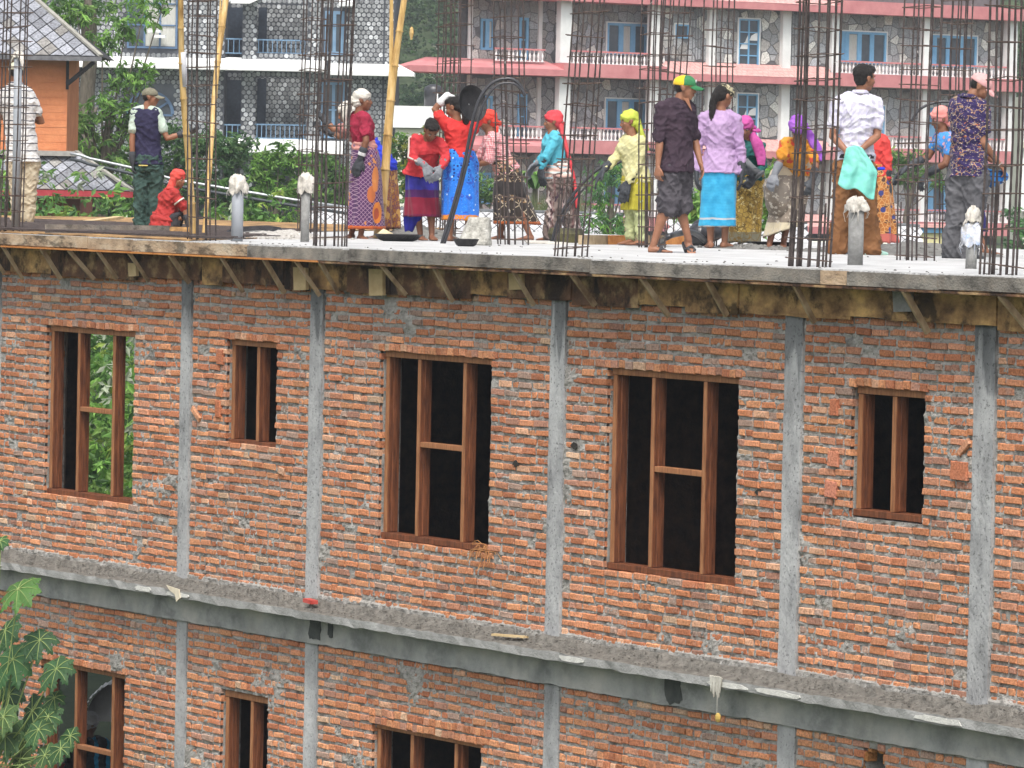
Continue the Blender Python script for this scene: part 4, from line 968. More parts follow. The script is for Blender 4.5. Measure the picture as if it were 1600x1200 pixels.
def sandals(Q, mt=None, thick=.022):
    for s in 'LR':
        an, ff, fl_, fu = Q['f'+s]; k = Q['k']; mb = MB()
        pts = [(-.075, .028), (-.085, .0), (-.075, -.028), (-.02, -.036), (.07, -.044), (.14, -.046), (.175, -.03), (.182, 0), (.175, .03), (.14, .046), (.07, .044), (-.02, .036)]
        vs = []
        for h in (-.062, -.062-thick): vs += [tuple(an+ff*x*k+fl_*y*k+fu*h*k) for x, y in pts]
        n = len(pts); mb.add(vs, [tuple(range(n)), tuple(range(2*n-1, n-1, -1))]+[(i, i+n, (i+1) % n+n, (i+1) % n) for i in range(n)])
        o = mb.build('sandal', mt or M_sole, Q['root'])
        st = MB(); 
        for y in (.046, -.046): st.tube([an+ff*.13*k-fu*.045*k, an+ff*.09*k+fl_*y*.7*k-fu*.022*k, an+ff*.045*k+fl_*y*k-fu*.058*k], .010*k, 6)
        st.tube([an+ff*.07*k+fl_*.047*k-fu*.052*k, an+ff*.075*k-fu*.004*k, an+ff*.07*k-fl_*.047*k-fu*.052*k], .016*k, 6)
        st.build('sandal_strap', mt or M_sole, o, smooth=True)
def shoes(Q, mt, solem):
    for s in 'LR':
        an, ff, fl_, fu = Q['f'+s]; k = Q['k']; mb = MB()
        rings(mb, [(an-ff*.065*k-fu*.03*k, fl_, fu, .022*k, .03*k), (an-ff*.03*k-fu*.02*k, fl_, fu, .040*k, .045*k), (an+ff*.04*k-fu*.028*k, fl_, fu, .043*k, .040*k), (an+ff*.12*k-fu*.042*k, fl_, fu, .050*k, .028*k), (an+ff*.19*k-fu*.048*k, fl_, fu, .034*k, .018*k)], 16)
        o = remesh(mb, 'shoe', mt, Q['root'], .008, 3)
        b = MB(); pts = [(-.085, .02), (-.085, -.02), (-.03, -.042), (.12, -.053), (.19, -.035), (.207, 0), (.19, .035), (.12, .053), (-.03, .042)]; vs = []
        for h in (-.055, -.075): vs += [tuple(an+ff*x*k+fl_*y*k+fu*h*k) for x, y in pts]
        n = len(pts); b.add(vs, [tuple(range(n)), tuple(range(2*n-1, n-1, -1))]+[(i, i+n, (i+1) % n+n, (i+1) % n) for i in range(n)]); b.build('shoe_sole', solem, o)
def belt(Q, mt, t=.12, h=.035, ease=.030, name='belt'):
    s = tors(Q, ease, t, t+.02)[0]; c, a, f, rl, rf = s; mb = MB(); n = 40; vs = []
    for z in (-h/2, h/2):
        for j in range(n): u = 2*math.pi*j/n; vs.append(tuple(c+a*math.cos(u)*rl+f*math.sin(u)*rf+V(0, 0, z+.003*math.sin(u*5))))
    mb.add(vs, [(j, (j+1) % n, n+(j+1) % n, n+j) for j in range(n)]+[tuple(range(n))[::-1], tuple(range(n, 2*n))]); return mb.build(name, mt, Q['root'], smooth=False)
def sash(Q, mt, t0, t1, e=.035, name='sash', seed=0):
    mb = MB(); S = tors(Q, e, t0, t1); rings(mb, S, 26); return remesh(mb, name, mt, Q['root'], .0105, 2, lambda c: .006*math.sin(c.z*110+c.x*14+4*noise.noise(c*9+V(seed, 0, 0))))
def collar(Q, mt):
    mb = MB(); n = 26; vs = []; d = (Q['hd']-Q['nk']).normalized(); c0 = Q['nk']-V(0, 0, .012); k = Q['k']
    for (r, h) in ((.064, .0), (.058, .045), (.066, .040), (.084, .012)):
        for j in range(n):
            u = 2*math.pi*j/n; o = Q['shl']*math.cos(u)+Q['bodyf']*math.sin(u); g = max(0, math.sin(u))**4
            vs.append(tuple(c0+o*r*k*(1+.15*g)+V(0, 0, h-.03*g)))
    mb.add(vs, [(i*n+j, i*n+(j+1) % n, (i+1)*n+(j+1) % n, (i+1)*n+j) for i in range(3) for j in range(n)]); o = mb.build('collar', mt, Q['root'], smooth=True)
    s = o.modifiers.new('s', 'SOLIDIFY'); s.thickness = .005; return o
PEOPLE = {
 'p1': ((-15.519, 2.963, 6.5), {'hd': (-0.137, 0.0, 1.739), 'nk': (-0.134, 0.0, 1.601), 'sL': (-0.248, 0.0, 1.493), 'sR': (0.02, 0.0, 1.493), 'eL': (-0.286, 0.1, 1.225), 'wL': (-0.17, 0.25, 1.225), 'eR': (0.15, 0.12, 1.188), 'wR': (0.011, 0.28, 1.217), 'pv': (-0.045, 0.0, 0.768), 'kL': (-0.095, 0.0, 0.391), 'kR': (0.035, 0.0, 0.391), 'aL': (-0.089, 0.0, 0.08), 'aR': (0.027, 0.0, 0.08)}),
 'p2': ((-13.554, 3.467, 6.5), {'hd': (0.012, 0.0, 1.471), 'nk': (-0.035, 0.0, 1.344), 'sL': (-0.154, 0.0, 1.294), 'sR': (0.087, -0.02, 1.294), 'eL': (-0.183, -0.02, 0.99), 'wL': (-0.171, -0.02, 0.736), 'eR': (0.205, -0.05, 1.018), 'wR': (0.437, -0.02, 1.096), 'pv': (-0.001, 0.0, 0.736), 'kL': (-0.079, 0.0, 0.389), 'kR': (0.091, 0.0, 0.396), 'aL': (-0.079, 0.0, 0.071), 'aR': (0.055, 0.0, 0.071)}),
 'p3': ((-12.695, 3.275, 6.5), {'hd': (0.093, 0.0, 0.578), 'nk': (0.018, 0.0, 0.46), 'sL': (0.006, 0.12, 0.411), 'sR': (0.062, -0.12, 0.397), 'eL': (0.161, 0.15, 0.293), 'wL': (0.221, 0.15, 0.118), 'eR': (0.176, -0.13, 0.251), 'wR': (0.222, -0.13, 0.07), 'pv': (-0.058, 0.0, 0.118), 'kL': (0.136, 0.12, 0.188), 'kR': (0.122, -0.1, 0.167), 'aL': (0.027, 0.12, 0.042), 'aR': (0.013, -0.1, 0.035)}),
 'p4': ((-9.121, 3.621, 6.5), {'hd': (-0.036, 0.0, 1.429), 'nk': (-0.073, 0.0, 1.303), 'sL': (-0.105, 0.13, 1.25), 'sR': (-0.006, -0.14, 1.237), 'eL': (-0.073, 0.2, 0.979), 'wL': (-0.003, 0.2, 0.813), 'eR': (0.012, -0.2, 1.005), 'wR': (-0.043, -0.17, 0.827), 'pv': (0.003, 0.0, 0.813), 'kL': (-0.048, 0.08, 0.403), 'kR': (0.031, -0.06, 0.403), 'aL': (-0.127, 0.05, 0.053), 'aR': (-0.027, -0.07, 0.04)}),
 'p5': ((-9.825, 4.288, 6.5), {'hd': (-0.424, 0.0, 1.306), 'nk': (-0.348, 0.0, 1.199), 'sL': (-0.32, -0.14, 1.145), 'sR': (-0.347, 0.14, 1.158), 'eL': (-0.548, -0.16, 1.131), 'wL': (-0.679, -0.12, 1.266), 'eR': (-0.493, 0.2, 1.057), 'wR': (-0.663, 0.22, 1.125), 'pv': (-0.022, 0.0, 0.741), 'kL': (-0.008, -0.08, 0.377), 'kR': (0.012, 0.08, 0.377), 'aL': (0.026, -0.08, 0.047), 'aR': (-0.028, 0.1, 0.047)}),
 'p6': ((-8.296, 3.869, 6.5), {'hd': (0.042, -0.22, 1.126), 'nk': (-0.015, -0.1, 1.027), 'sL': (0.13, -0.12, 1.001), 'sR': (-0.126, -0.15, 1.027), 'eL': (0.192, -0.15, 0.857), 'wL': (0.148, -0.28, 0.746), 'eR': (-0.141, -0.2, 0.831), 'wR': (-0.016, -0.32, 0.772), 'pv': (-0.047, 0.04, 0.681), 'kL': (0.052, -0.02, 0.353), 'kR': (-0.092, 0.0, 0.353), 'aL': (0.064, -0.03, 0.059), 'aR': (-0.054, 0.04, 0.059)}),
 'p7': ((-8.114, 4.119, 6.5), {'hd': (-0.048, 0.0, 1.367), 'nk': (-0.006, 0.0, 1.236), 'sL': (-0.129, 0.0, 1.184), 'sR': (0.147, 0.02, 1.145), 'eL': (-0.243, 0.0, 1.341), 'wL': (-0.116, 0.0, 1.491), 'eR': (0.203, 0.05, 1.262), 'wR': (0.166, 0.03, 1.452), 'pv': (0.036, 0.0, 0.791), 'kL': (-0.047, 0.0, 0.386), 'kR': (0.129, 0.0, 0.386), 'aL': (-0.06, 0.0, 0.059), 'aR': (0.123, 0.0, 0.059)}),
 'p8': ((-9.69, 5.835, 6.5), {'hd': (-0.319, 0.0, 1.262), 'nk': (-0.282, 0.0, 1.126), 'sL': (-0.254, -0.15, 1.064), 'sR': (-0.295, 0.14, 1.078), 'eL': (-0.303, -0.2, 0.825), 'wL': (-0.446, -0.1, 0.784), 'eR': (-0.393, 0.18, 0.853), 'wR': (-0.473, 0.1, 0.771), 'pv': (-0.083, 0.0, 0.703), 'kL': (-0.001, -0.1, 0.362), 'kR': (-0.144, 0.1, 0.362), 'aL': (0.156, -0.12, 0.055), 'aR': (-0.158, 0.1, 0.048)}),
 'p9': ((-9.675, 6.419, 6.5), {'hd': (-0.122, 0.0, 1.276), 'nk': (-0.127, 0.0, 1.152), 'sL': (-0.091, -0.13, 1.097), 'sR': (-0.146, 0.13, 1.097), 'eL': (-0.197, -0.2, 0.892), 'wL': (-0.236, -0.17, 0.782), 'eR': (-0.197, 0.15, 0.905), 'wR': (-0.291, 0.12, 0.823), 'pv': (-0.034, 0.0, 0.645), 'kL': (-0.076, -0.08, 0.35), 'kR': (0.055, 0.1, 0.35), 'aL': (-0.118, -0.08, 0.055), 'aR': (0.129, 0.1, 0.069)}),
 'p10': ((-6.552, 5.263, 6.5), {'hd': (-0.071, 0.0, 1.252), 'nk': (-0.036, 0.0, 1.11), 'sL': (0.062, -0.1, 1.045), 'sR': (-0.106, 0.08, 1.065), 'eL': (0.023, -0.14, 0.787), 'wL': (-0.071, -0.18, 0.645), 'eR': (-0.199, 0.02, 0.877), 'wR': (-0.306, -0.05, 0.768), 'pv': (0.019, 0.0, 0.658), 'kL': (0.058, -0.06, 0.335), 'kR': (-0.033, 0.06, 0.348), 'aL': (0.083, -0.06, 0.065), 'aR': (-0.027, 0.04, 0.065)}),
 'p11': ((-2.405, 2.94, 6.5), {'hd': (0.075, 0.0, 1.512), 'nk': (0.018, 0.0, 1.389), 'sL': (0.125, 0.1, 1.319), 'sR': (-0.138, -0.1, 1.319), 'eL': (0.178, 0.12, 1.038), 'wL': (0.235, 0.02, 0.815), 'eR': (-0.15, -0.14, 1.002), 'wR': (-0.163, -0.16, 0.791), 'pv': (0.008, 0.0, 0.744), 'kL': (0.056, 0.07, 0.428), 'kR': (-0.056, -0.07, 0.428), 'aL': (0.144, 0.07, 0.111), 'aR': (-0.189, -0.07, 0.059)}),
 'p12': ((-5.526, 5.582, 6.5), {'hd': (0.033, 0.0, 1.509), 'nk': (-0.009, 0.0, 1.375), 'sL': (-0.166, 0.0, 1.286), 'sR': (0.152, 0.0, 1.286), 'eL': (-0.218, 0.0, 1.006), 'wL': (-0.226, -0.02, 0.777), 'eR': (0.209, 0.0, 0.993), 'wR': (0.226, -0.02, 0.751), 'pv': (0.003, 0.0, 0.764), 'kL': (-0.084, 0.0, 0.382), 'kR': (0.094, 0.0, 0.382), 'aL': (-0.071, 0.0, 0.064), 'aR': (0.069, 0.0, 0.064)}),
 'p13': ((-6.203, 6.388, 6.5), {'hd': (-0.031, -0.14, 1.214), 'nk': (-0.003, -0.06, 1.097), 'sL': (0.128, -0.08, 1.019), 'sR': (-0.119, -0.08, 1.032), 'eL': (0.158, -0.12, 0.825), 'wL': (0.07, -0.24, 0.714), 'eR': (-0.121, -0.14, 0.812), 'wR': (-0.029, -0.28, 0.786), 'pv': (-0.001, 0.05, 0.695), 'kL': (0.044, 0.0, 0.37), 'kR': (-0.047, 0.0, 0.37), 'aL': (0.07, 0.0, 0.058), 'aR': (-0.047, 0.0, 0.058)}),
 'p14': ((-5.212, 6.147, 6.5), {'hd': (0.109, -0.35, 1.21), 'nk': (0.125, -0.22, 1.07), 'sL': (0.259, -0.22, 1.032), 'sR': (-0.002, -0.22, 1.045), 'eL': (0.301, -0.28, 0.841), 'wL': (0.266, -0.36, 0.701), 'eR': (-0.05, -0.25, 0.879), 'wR': (-0.105, -0.3, 0.752), 'pv': (0.086, 0.1, 0.777), 'kL': (0.068, 0.02, 0.414), 'kR': (-0.053, 0.0, 0.414), 'aL': (0.018, 0.08, 0.076), 'aR': (-0.128, -0.02, 0.051)}),
 'p15': ((-2.555, 5.106, 6.5), {'hd': (0.056, 0.0, 1.662), 'nk': (0.011, 0.0, 1.517), 'sL': (-0.192, 0.0, 1.421), 'sR': (0.164, 0.0, 1.421), 'eL': (-0.239, -0.04, 1.108), 'wL': (-0.092, -0.16, 0.951), 'eR': (0.182, -0.04, 1.12), 'wR': (-0.008, -0.19, 0.963), 'pv': (-0.024, 0.0, 0.855), 'kL': (-0.123, 0.0, 0.439), 'kR': (0.093, 0.0, 0.439), 'aL': (-0.164, 0.0, 0.06), 'aR': (0.149, 0.0, 0.06)}),
 'p16': ((-4.733, 6.978, 6.5), {'hd': (-0.103, 0.0, 1.282), 'nk': (-0.062, 0.0, 1.154), 'sL': (0.016, -0.1, 1.091), 'sR': (-0.086, 0.12, 1.091), 'eL': (0.065, -0.12, 0.88), 'wL': (0.068, -0.12, 0.708), 'eR': (-0.095, 0.15, 0.88), 'wR': (-0.142, 0.12, 0.721), 'pv': (-0.028, 0.0, 0.721), 'kL': (-0.008, -0.06, 0.389), 'kR': (-0.008, 0.08, 0.389), 'aL': (0.011, -0.06, 0.064), 'aR': (-0.04, 0.08, 0.064)}),
 'p17': ((-3.349, 6.986, 6.5), {'hd': (-0.251, 0.0, 1.315), 'nk': (-0.218, 0.0, 1.196), 'sL': (-0.153, -0.13, 1.097), 'sR': (-0.266, 0.13, 1.109), 'eL': (-0.211, -0.18, 0.879), 'wL': (-0.371, -0.12, 0.785), 'eR': (-0.35, 0.12, 0.947), 'wR': (-0.516, 0.05, 0.866), 'pv': (0.002, 0.0, 0.81), 'kL': (0.035, -0.08, 0.436), 'kR': (0.01, 0.1, 0.436), 'aL': (0.204, -0.08, 0.062), 'aR': (-0.057, 0.1, 0.062)}),
 'p18': ((-1.095, 5.283, 6.5), {'hd': (0.109, 0.0, 1.581), 'nk': (0.011, 0.0, 1.481), 'sL': (-0.117, 0.05, 1.405), 'sR': (0.131, -0.06, 1.376), 'eL': (0.025, 0.22, 1.082), 'wL': (0.246, 0.2, 0.905), 'eR': (0.131, -0.1, 1.07), 'wR': (0.294, 0.02, 0.882), 'pv': (0.013, 0.0, 0.776), 'kL': (-0.073, 0.02, 0.423), 'kR': (0.068, -0.04, 0.435), 'aL': (-0.113, 0.0, 0.059), 'aR': (0.005, -0.05, 0.059)}),

 'p19': ((-9.7, 0.829, 0.02), {'hd': (0.0, 0.0, 1.5), 'nk': (0.0, 0.0, 1.365), 'sL': (-0.16, 0.0, 1.297), 'sR': (0.16, 0.0, 1.297), 'eL': (-0.2, 0.02, 1.02), 'wL': (-0.19, 0.03, 0.78), 'eR': (0.2, 0.02, 1.02), 'wR': (0.19, 0.03, 0.78), 'pv': (0.0, 0.0, 0.825), 'kL': (-0.09, 0.0, .42), 'kR': (0.09, 0.0, .42), 'aL': (-0.09, 0.0, 0.07), 'aR': (0.09, 0.0, 0.07)}),
 'p20': ((-10.02, 0.62, 0.02), {'hd': (0.0, 0.0, 1.152), 'nk': (0.0, 0.0, 1.048), 'sL': (-0.16, 0.0, 0.996), 'sR': (0.16, 0.0, 0.996), 'eL': (-0.2, 0.02, 0.783), 'wL': (-0.19, 0.03, 0.599), 'eR': (0.2, 0.02, 0.783), 'wR': (0.19, 0.03, 0.599), 'pv': (0.0, 0.0, 0.634), 'kL': (-0.09, 0.0, 0.420), 'kR': (0.09, 0.0, 0.420), 'aL': (-0.09, 0.0, 0.070), 'aR': (0.09, 0.0, 0.070)}),
}
W = (.78, .77, .76)
# 1 man in the striped shirt
Q = person('p1', 'man from behind in white striped shirt and pale cap, behind the tallest grey pipe', 92, 100, 'm', 1.08, curlL=.8, curlR=.8)
top(Q, pattern('striped_white', (.50, .50, .50), (.62, .61, .60), [('hstripe', (.085, .14), (.05, .05, .07))], bump=.2), .03, -.06, 'short', wide=.02, seed=1); collar(Q, MATS['striped_white'])
trousers(Q, mat('khaki_trousers', (.36, .31, .22), (.50, .44, .33), scale=5, bump=.2), .97, .012, seed=1); hair(Q, under=True); capp(Q, mat('cap_olive_white', (.30, .32, .2), (.62, .60, .5), scale=12)); shoes(Q, M_glove, M_sole)
# 2 boy with cap
Q = person('p2', 'boy in navy vest, green trousers and olive cap, one arm reaching to the rebar', 70, 350, 'm', .93, skin=SKIN, headpitch=2, gloveR=True, gloveL=True, footL=80, footR=50)
top(Q, mat('navy_vest', (.012, .010, .035), (.03, .028, .07), scale=8, bump=.2), .022, -.02, 'short', name='vest', wide=.016, slmt=mat('pale_green_tee', (.36, .44, .38), (.48, .56, .48), scale=8, bump=.2), seed=2)
for s in 'LR':
    mb = MB(); limb(mb, [(Q['nk'].lerp(Q['s'+s], .35)+V(0, 0, .012), .050), (Q['s'+s]+V(0, 0, .006), .060)]); remesh(mb, 'shoulder_panel', MATS['pale_green_tee'], Q['root'], .0105, 2)
trousers(Q, mat('bottle_green_trousers', (.018, .042, .036), (.045, .085, .072), scale=5, bump=.3), .93, .022, rr=(.095, .092, .080, .078), seed=2, wr=.013, cuff=True)
for z in (.715,): 
    b = MB(); p = Q['pv']+V(-.0, 0, -.02)-Q['hipf']*.135; b.bar(p-V(.05, 0, .0), p+V(.05, -.0, 0), .01, .012); b.build('pocket_label', mat('label_yellow', (.5, .4, .1), (.6, .5, .2)), Q['root'])
hair(Q, under=True); capp(Q, mat('olive_cap', (.13, .12, .085), (.21, .20, .145), scale=14, bump=.3)); glove(Q, 'R', M_glove, 1.2, .7); glove(Q, 'L', M_glove, 1.0, .5)
# 3 crouching person in red hood
Q = person('p3', 'crouching child in a red top and red hood beside the green trousers', 10, 325, 'f', .88, headpitch=10, gloveR=True, gloveL=True)
M_red = mat('red_cloth', (.28, .02, .02), (.42, .045, .04), scale=6, bump=.25)
top(Q, M_red, .03, -.1, 'half', wide=.04, wr=.012, seed=3); sash(Q, M_red, -.13, .15, .05, 'tunic_skirt'); hair(Q, under=True); scarf(Q, mat('coral_red_hood', (.50, .045, .04), (.66, .10, .075), scale=6), hood=True)
trousers(Q, mat('black_trousers', (.02, .02, .025), (.04, .04, .045)), .97, .01, seed=3)
b = MB(); sh, el = Q['sR'], Q['eR']; c = sh.lerp(el, .45); d = (el-sh).normalized(); b.tube([c-d*.008, c+d*.008], .068, 16); b.build('sleeve_stripe', M_clothW, Q['root'], smooth=True)
for s in 'LR': glove(Q, s, M_glove, 1.1, .3)
# 4 woman, maroon tee, purple skirt
Q = person('p4', 'standing woman in maroon tee, purple lattice skirt and white headscarf looking right', 25, 352, 'f', .97, skin=SKIND, headpitch=0, gloveR=True, footR=300, footL=250)
M_mar = mat('maroon_tee', (.20, .010, .030), (.33, .022, .055), scale=7, bump=.2)
top(Q, M_mar, .018, .12, 'short', wr=.008, seed=4)
M_pl = pattern('purple_lattice', (.055, .02, .075), (.09, .03, .10), [('lattice', (.045, .16), (.30, .20, .26)), ('spot', (.06, .27, .07, .11), (.52, .17, .03)), ('spot', (-.02, .46, .05, .09), (.40, .12, .04)), ('spot', (.05, .26, .035, .06), (.30, .06, .03)), ('spot', (.03, .62, .05, .13), (.48, .17, .05)), ('band', (0, .135), (.45, .10, .03)), ('band', (.05, .085), (.5, .22, .04)), ('blobs', (9, .66, 3), (.48, .20, .06))], bump=.3)
skirt(Q, M_pl, (.035, .0, .10), .155, .215, amp=.016, seed=4, lean=.0)
sash(Q, mat('pink_sash', (.42, .17, .15), (.58, .32, .28), scale=9), .22, .40, .032, 'waist_sash', 2)
hair(Q, under=True); hd = Q['hd']
scarf(Q, mat('cream_scarf', (.46, .43, .38), (.66, .64, .58), scale=9, bump=.3), tails=([(hd+V(-.10, .02, .03), .05, .03), (hd+V(-.15, .03, -.06), .085, .035), (hd+V(-.17, .04, -.17), .09, .035), (hd+V(-.155, .05, -.29), .06, .02)],), knot=(-.09, 0, -.03))
glove(Q, 'R', M_gloveG if False else M_glove, 1.35, .3, (-.35, 0, -1)); b = MB(); e, w = Q['eR'], Q['wR']; c = e.lerp(w, .72); d = (w-e).normalized()
for a in (-.012, 0, .012): b.tube([c+d*(a-.005), c+d*(a+.005)], .042, 14)
b.build('bangles', M_gloveW, Q['root'], smooth=True)
# 5 woman behind, reaching left
Q = person('p5', 'bending woman with blue shawl and ochre skirt mostly hidden behind the maroon tee', 180, 200, 'f', .95, gloveL=True, gloveR=True, headpitch=20)
top(Q, mat('dusty_pink_top', (.30, .13, .12), (.4, .2, .18)), .018, .1, 'short', seed=5)
M_oc = pattern('ochre_print', (.24, .095, .03), (.36, .16, .05), [('edges', (26, .1), (.16, .06, .07)), ('blobs', (22, .56, 3), (.46, .26, .08)), ('band', (.0, .12), (.20, .08, .06))], bump=.4, bscale=80, stretch=(1, 1, .6))
skirt(Q, M_oc, (.02, .0, .10), .15, .15, amp=.018, seed=5)
M_blueS = mat('royal_blue_shawl', (.012, .025, .36), (.03, .06, .62), scale=6, bump=.3)
sash(Q, M_blueS, -.06, .52, .045, 'shawl', 1); hair(Q, under=True); scarf(Q, MATS['cream_scarf'], vol=1.02); glove(Q, 'L', M_glove, 1.0, .8); glove(Q, 'R', M_glove, 1.0, .5)
# 6 bending woman, red jacket
Q = person('p6', 'bareheaded woman bending forward in a crimson jacket and navy and maroon skirt', 285, 285, 'f', .96, skin=SKIND, headpitch=48, gloveR=True, gloveL=True)
top(Q, mat('crimson_jacket', (.36, .018, .028), (.52, .045, .05), scale=6, bump=.25), .024, .02, 'long', name='jacket', wr=.009, seed=6, wide=.02)
b = MB()
for s in 'R':
    sh, el, w = Q['s'+s], Q['e'+s], Q['w'+s]; o = Q['shl']*(.052 if s == 'L' else -.052)*1.0+V(0, -.012, .012)
    b.tube([Q['nk'].lerp(sh, .5)+V(0, -.03, .055), sh+o*1.15, sh.lerp(el, .5)+o, el+o*.95, el.lerp(w, .6)+o*.6+V(0, -.02, 0)], .011, 8)
b.build('sleeve_stripe', mat('off_white_stripe', (.42, .34, .31), (.55, .46, .42)), Q['root'], smooth=True)
M_dy = pattern('dyed_navy_maroon', (.014, .012, .12), (.03, .028, .24), [('band', (.24, .50), (.17, .012, .03)), ('band', (.44, .52), (.05, .01, .07)), ('band', (0, .27), (.12, .01, .04))], bump=.3)
skirt(Q, M_dy, (-.035, .01, .245), .185, .165, amp=.012, seed=6, t0=.2, e0=-.012)
b = MB(); rings(b, [(V(-.13, .03, .30), V(1, 0, 0), V(0, 1, 0), .10, .09), (V(-.14, .03, .2), V(1, 0, 0), V(0, 1, 0), .085, .06), (V(-.175, .03, .09), V(1, 0, 0), V(0, 1, 0), .035, .03)], 16)
remesh(b, 'hanging_shawl', mat('deep_blue_cloth', (.008, .01, .14), (.02, .02, .26)), Q['root'], .01, 2, lambda c: .008*math.sin(c.x*80))
hair(Q, bun=((-.10, 0, .03), (.045, .055, .05)), tail=[((-.10, 0, .0), .035), ((-.13, .0, -.06), .028)]); glove(Q, 'R', M_gloveG, 1.3, .3, (.35, -.3, -.9)); glove(Q, 'L', M_gloveG, 1.2, .4)
# 7 woman with the pan
Q = person('p7', 'woman in scarlet tee and bright blue skirt holding a black pan at her head', 100, 160, 'f', .96, skin=SKIN, headpitch=26, gloveL=True, footL=60, footR=100)
top(Q, mat('scarlet_tee', (.48, .02, .022), (.62, .045, .04), scale=6, bump=.2), .018, .12, 'short', wr=.008, seed=7)
M_bd = pattern('blue_dotted', (.012, .12, .52), (.04, .26, .72), [('dots', (26, .30, .35), (.008, .01, .12)), ('band', (.18, .62), (.02, .16, .60)), ('blobs', (14, .57, 4), (.03, .08, .42)), ('dots', (12, .12, .9), (.45, .6, .85)), ('band', (0, .27), (.55, .20, .03)), ('blobs', (60, .62, 1), (.06, .22, .68))], bump=.3)
skirt(Q, M_bd, (.035, .0, .215), .185, .15, amp=.010, seed=7)
hair(Q, tail=[((-.08, 0, .02), .045), ((-.105, .0, -.05), .052), ((-.095, .0, -.13), .048), ((-.06, 0, -.21), .034)]); glove(Q, 'L', M_gloveW, 1.1, .9, (.9, 0, -.2))
# 8 red headscarf, gingham blouse
Q = person('p8', 'woman in tomato red headscarf, pink checked blouse and dark brown skirt leaning left', 190, 190, 'f', .98, skin=SKIND, headpitch=20)
top(Q, pattern('pink_gingham', (.58, .40, .40), (.68, .52, .50), [('hstripe', (.020, .5, .55), (.45, .05, .07)), ('vstripe', (.024, .5, .55), (.42, .05, .08))], bump=.2, scale=5), .02, .04, 'half', name='blouse', wr=.008, seed=8)
M_db = pattern('dark_floral', (.022, .016, .014), (.05, .038, .03), [('blobs', (13, .56, 4), (.22, .13, .065)), ('blobs', (30, .62, 3), (.42, .30, .18)), ('band', (.18, .40), (.035, .028, .024)), ('lattice', (.15, .09), (.36, .30, .22)), ('band', (.48, .62), (.03, .026, .026)), ('blobs', (7, .62, 2), (.018, .015, .015)), ('band', (.16, .2), (.33, .09, .03))], bump=.35)
skirt(Q, M_db, (.015, .0, .17), .165, .24, amp=.022, seed=8, mid=(-.02, 0, 0), lean=0)
hd = Q['hd']; hair(Q, under=True); scarf(Q, mat('tomato_scarf', (.50, .03, .022), (.66, .07, .045), scale=6, bump=.3), vol=1.04, knot=(-.115, 0, -.07), tails=([(hd+V(.10, 0, -.06), .03, .025), (hd+V(.09, -.01, -.13), .04, .02), (hd+V(.07, -.02, -.19), .035, .015)],))
sash(Q, mat('pinkish_print', (.35, .16, .13), (.45, .25, .2)), .16, .34, .03, 'blouse_hem', 3)
# 9 turquoise, long red scarf
Q = person('p9', 'woman in turquoise long sleeves with a long coral scarf down her back', 168, 186, 'f', .98, skin=SKIN, headpitch=6, gloveL=True, gloveR=True)
top(Q, mat('turquoise_top', (.05, .30, .40), (.10, .42, .52), scale=6, bump=.2), .018, .12, 'long', wr=.008, seed=9)
M_pt = pattern('loose_print', (.10, .075, .07), (.22, .17, .15), [('blobs', (12, .58, 4), (.40, .34, .32)), ('blobs', (20, .62, 3), (.05, .03, .045)), ('vstripe', (.11, .2, .6), (.12, .05, .05))], stretch=(1, 1, .35))
trousers(Q, M_pt, .97, .03, .36, rr=(.115, .108, .10, .085), seed=9, wr=.016)
sash(Q, pattern('pastel_sash', (.50, .30, .26), (.62, .42, .36), [('hstripe', (.06, .25, .8), (.18, .42, .5)), ('hstripe', (.09, .2, .7), (.55, .6, .55))]), .02, .34, .042, 'waist_sash', 5)
hd = Q['hd']; hair(Q, under=True); M_rs = mat('coral_scarf', (.52, .035, .05), (.68, .09, .10), scale=5, bump=.3)
scarf(Q, M_rs, vol=1.02, knot=(-.10, 0, -.04), tails=([(hd+V(.085, 0, -.04), .055, .035), (hd+V(.11, -.02, -.14), .06, .03), (hd+V(.15, -.02, -.30), .065, .025), (hd+V(.19, -.02, -.46), .065, .022), (hd+V(.235, -.02, -.62), .05, .018)], [(hd+V(.23, 0, -.6), .045, .02), (hd+V(.26, 0, -.75), .05, .018), (hd+V(.275, 0, -.92), .035, .015)]))
glove(Q, 'L', M_glove, 1.35, .25, (0, 0, -1)); glove(Q, 'R', M_gloveG, 1.3, .3, (-.6, 0, -.7))
# 10 woman in yellow
Q = person('p10', 'woman in pale yellow tunic and lime headscarf behind the upright rebar cage', 212, 192, 'f', .97, skin=SKIN, headpitch=10, gloveL=True, gloveR=True)
M_ye = mat('pale_yellow', (.46, .43, .20), (.58, .55, .31), scale=6, bump=.25)
top(Q, M_ye, .022, -.02, 'long', name='tunic_top', wr=.009, seed=10, wide=.02)
skirt(Q, mat('lime_yellow', (.36, .31, .03), (.47, .42, .05), scale=6, bump=.2), (.02, .0, .36), .145, .15, t0=.1, name='tunic_skirt', amp=.012, seed=10)
trousers(Q, mat('pale_lime_pants', (.38, .42, .20), (.50, .53, .29), scale=6, bump=.4), .9, .008, rr=(.08, .075, .066, .050), seed=10, wr=.012)
hd = Q['hd']; hair(Q, under=True); scarf(Q, mat('lime_scarf', (.36, .42, .04), (.48, .54, .09), scale=6, bump=.3), hood=False, wrapneck=False, tails=([(hd+V(.07, 0, 0), .06, .04), (hd+V(.11, -.01, -.10), .075, .035), (hd+V(.16, -.02, -.20), .085, .03), (hd+V(.19, -.02, -.30), .07, .02)],))
glove(Q, 'L', M_glove, 1.45, .2, (-.3, 0, -1)); glove(Q, 'R', M_glove, 1.4, .2, (-.6, 0, -.8))
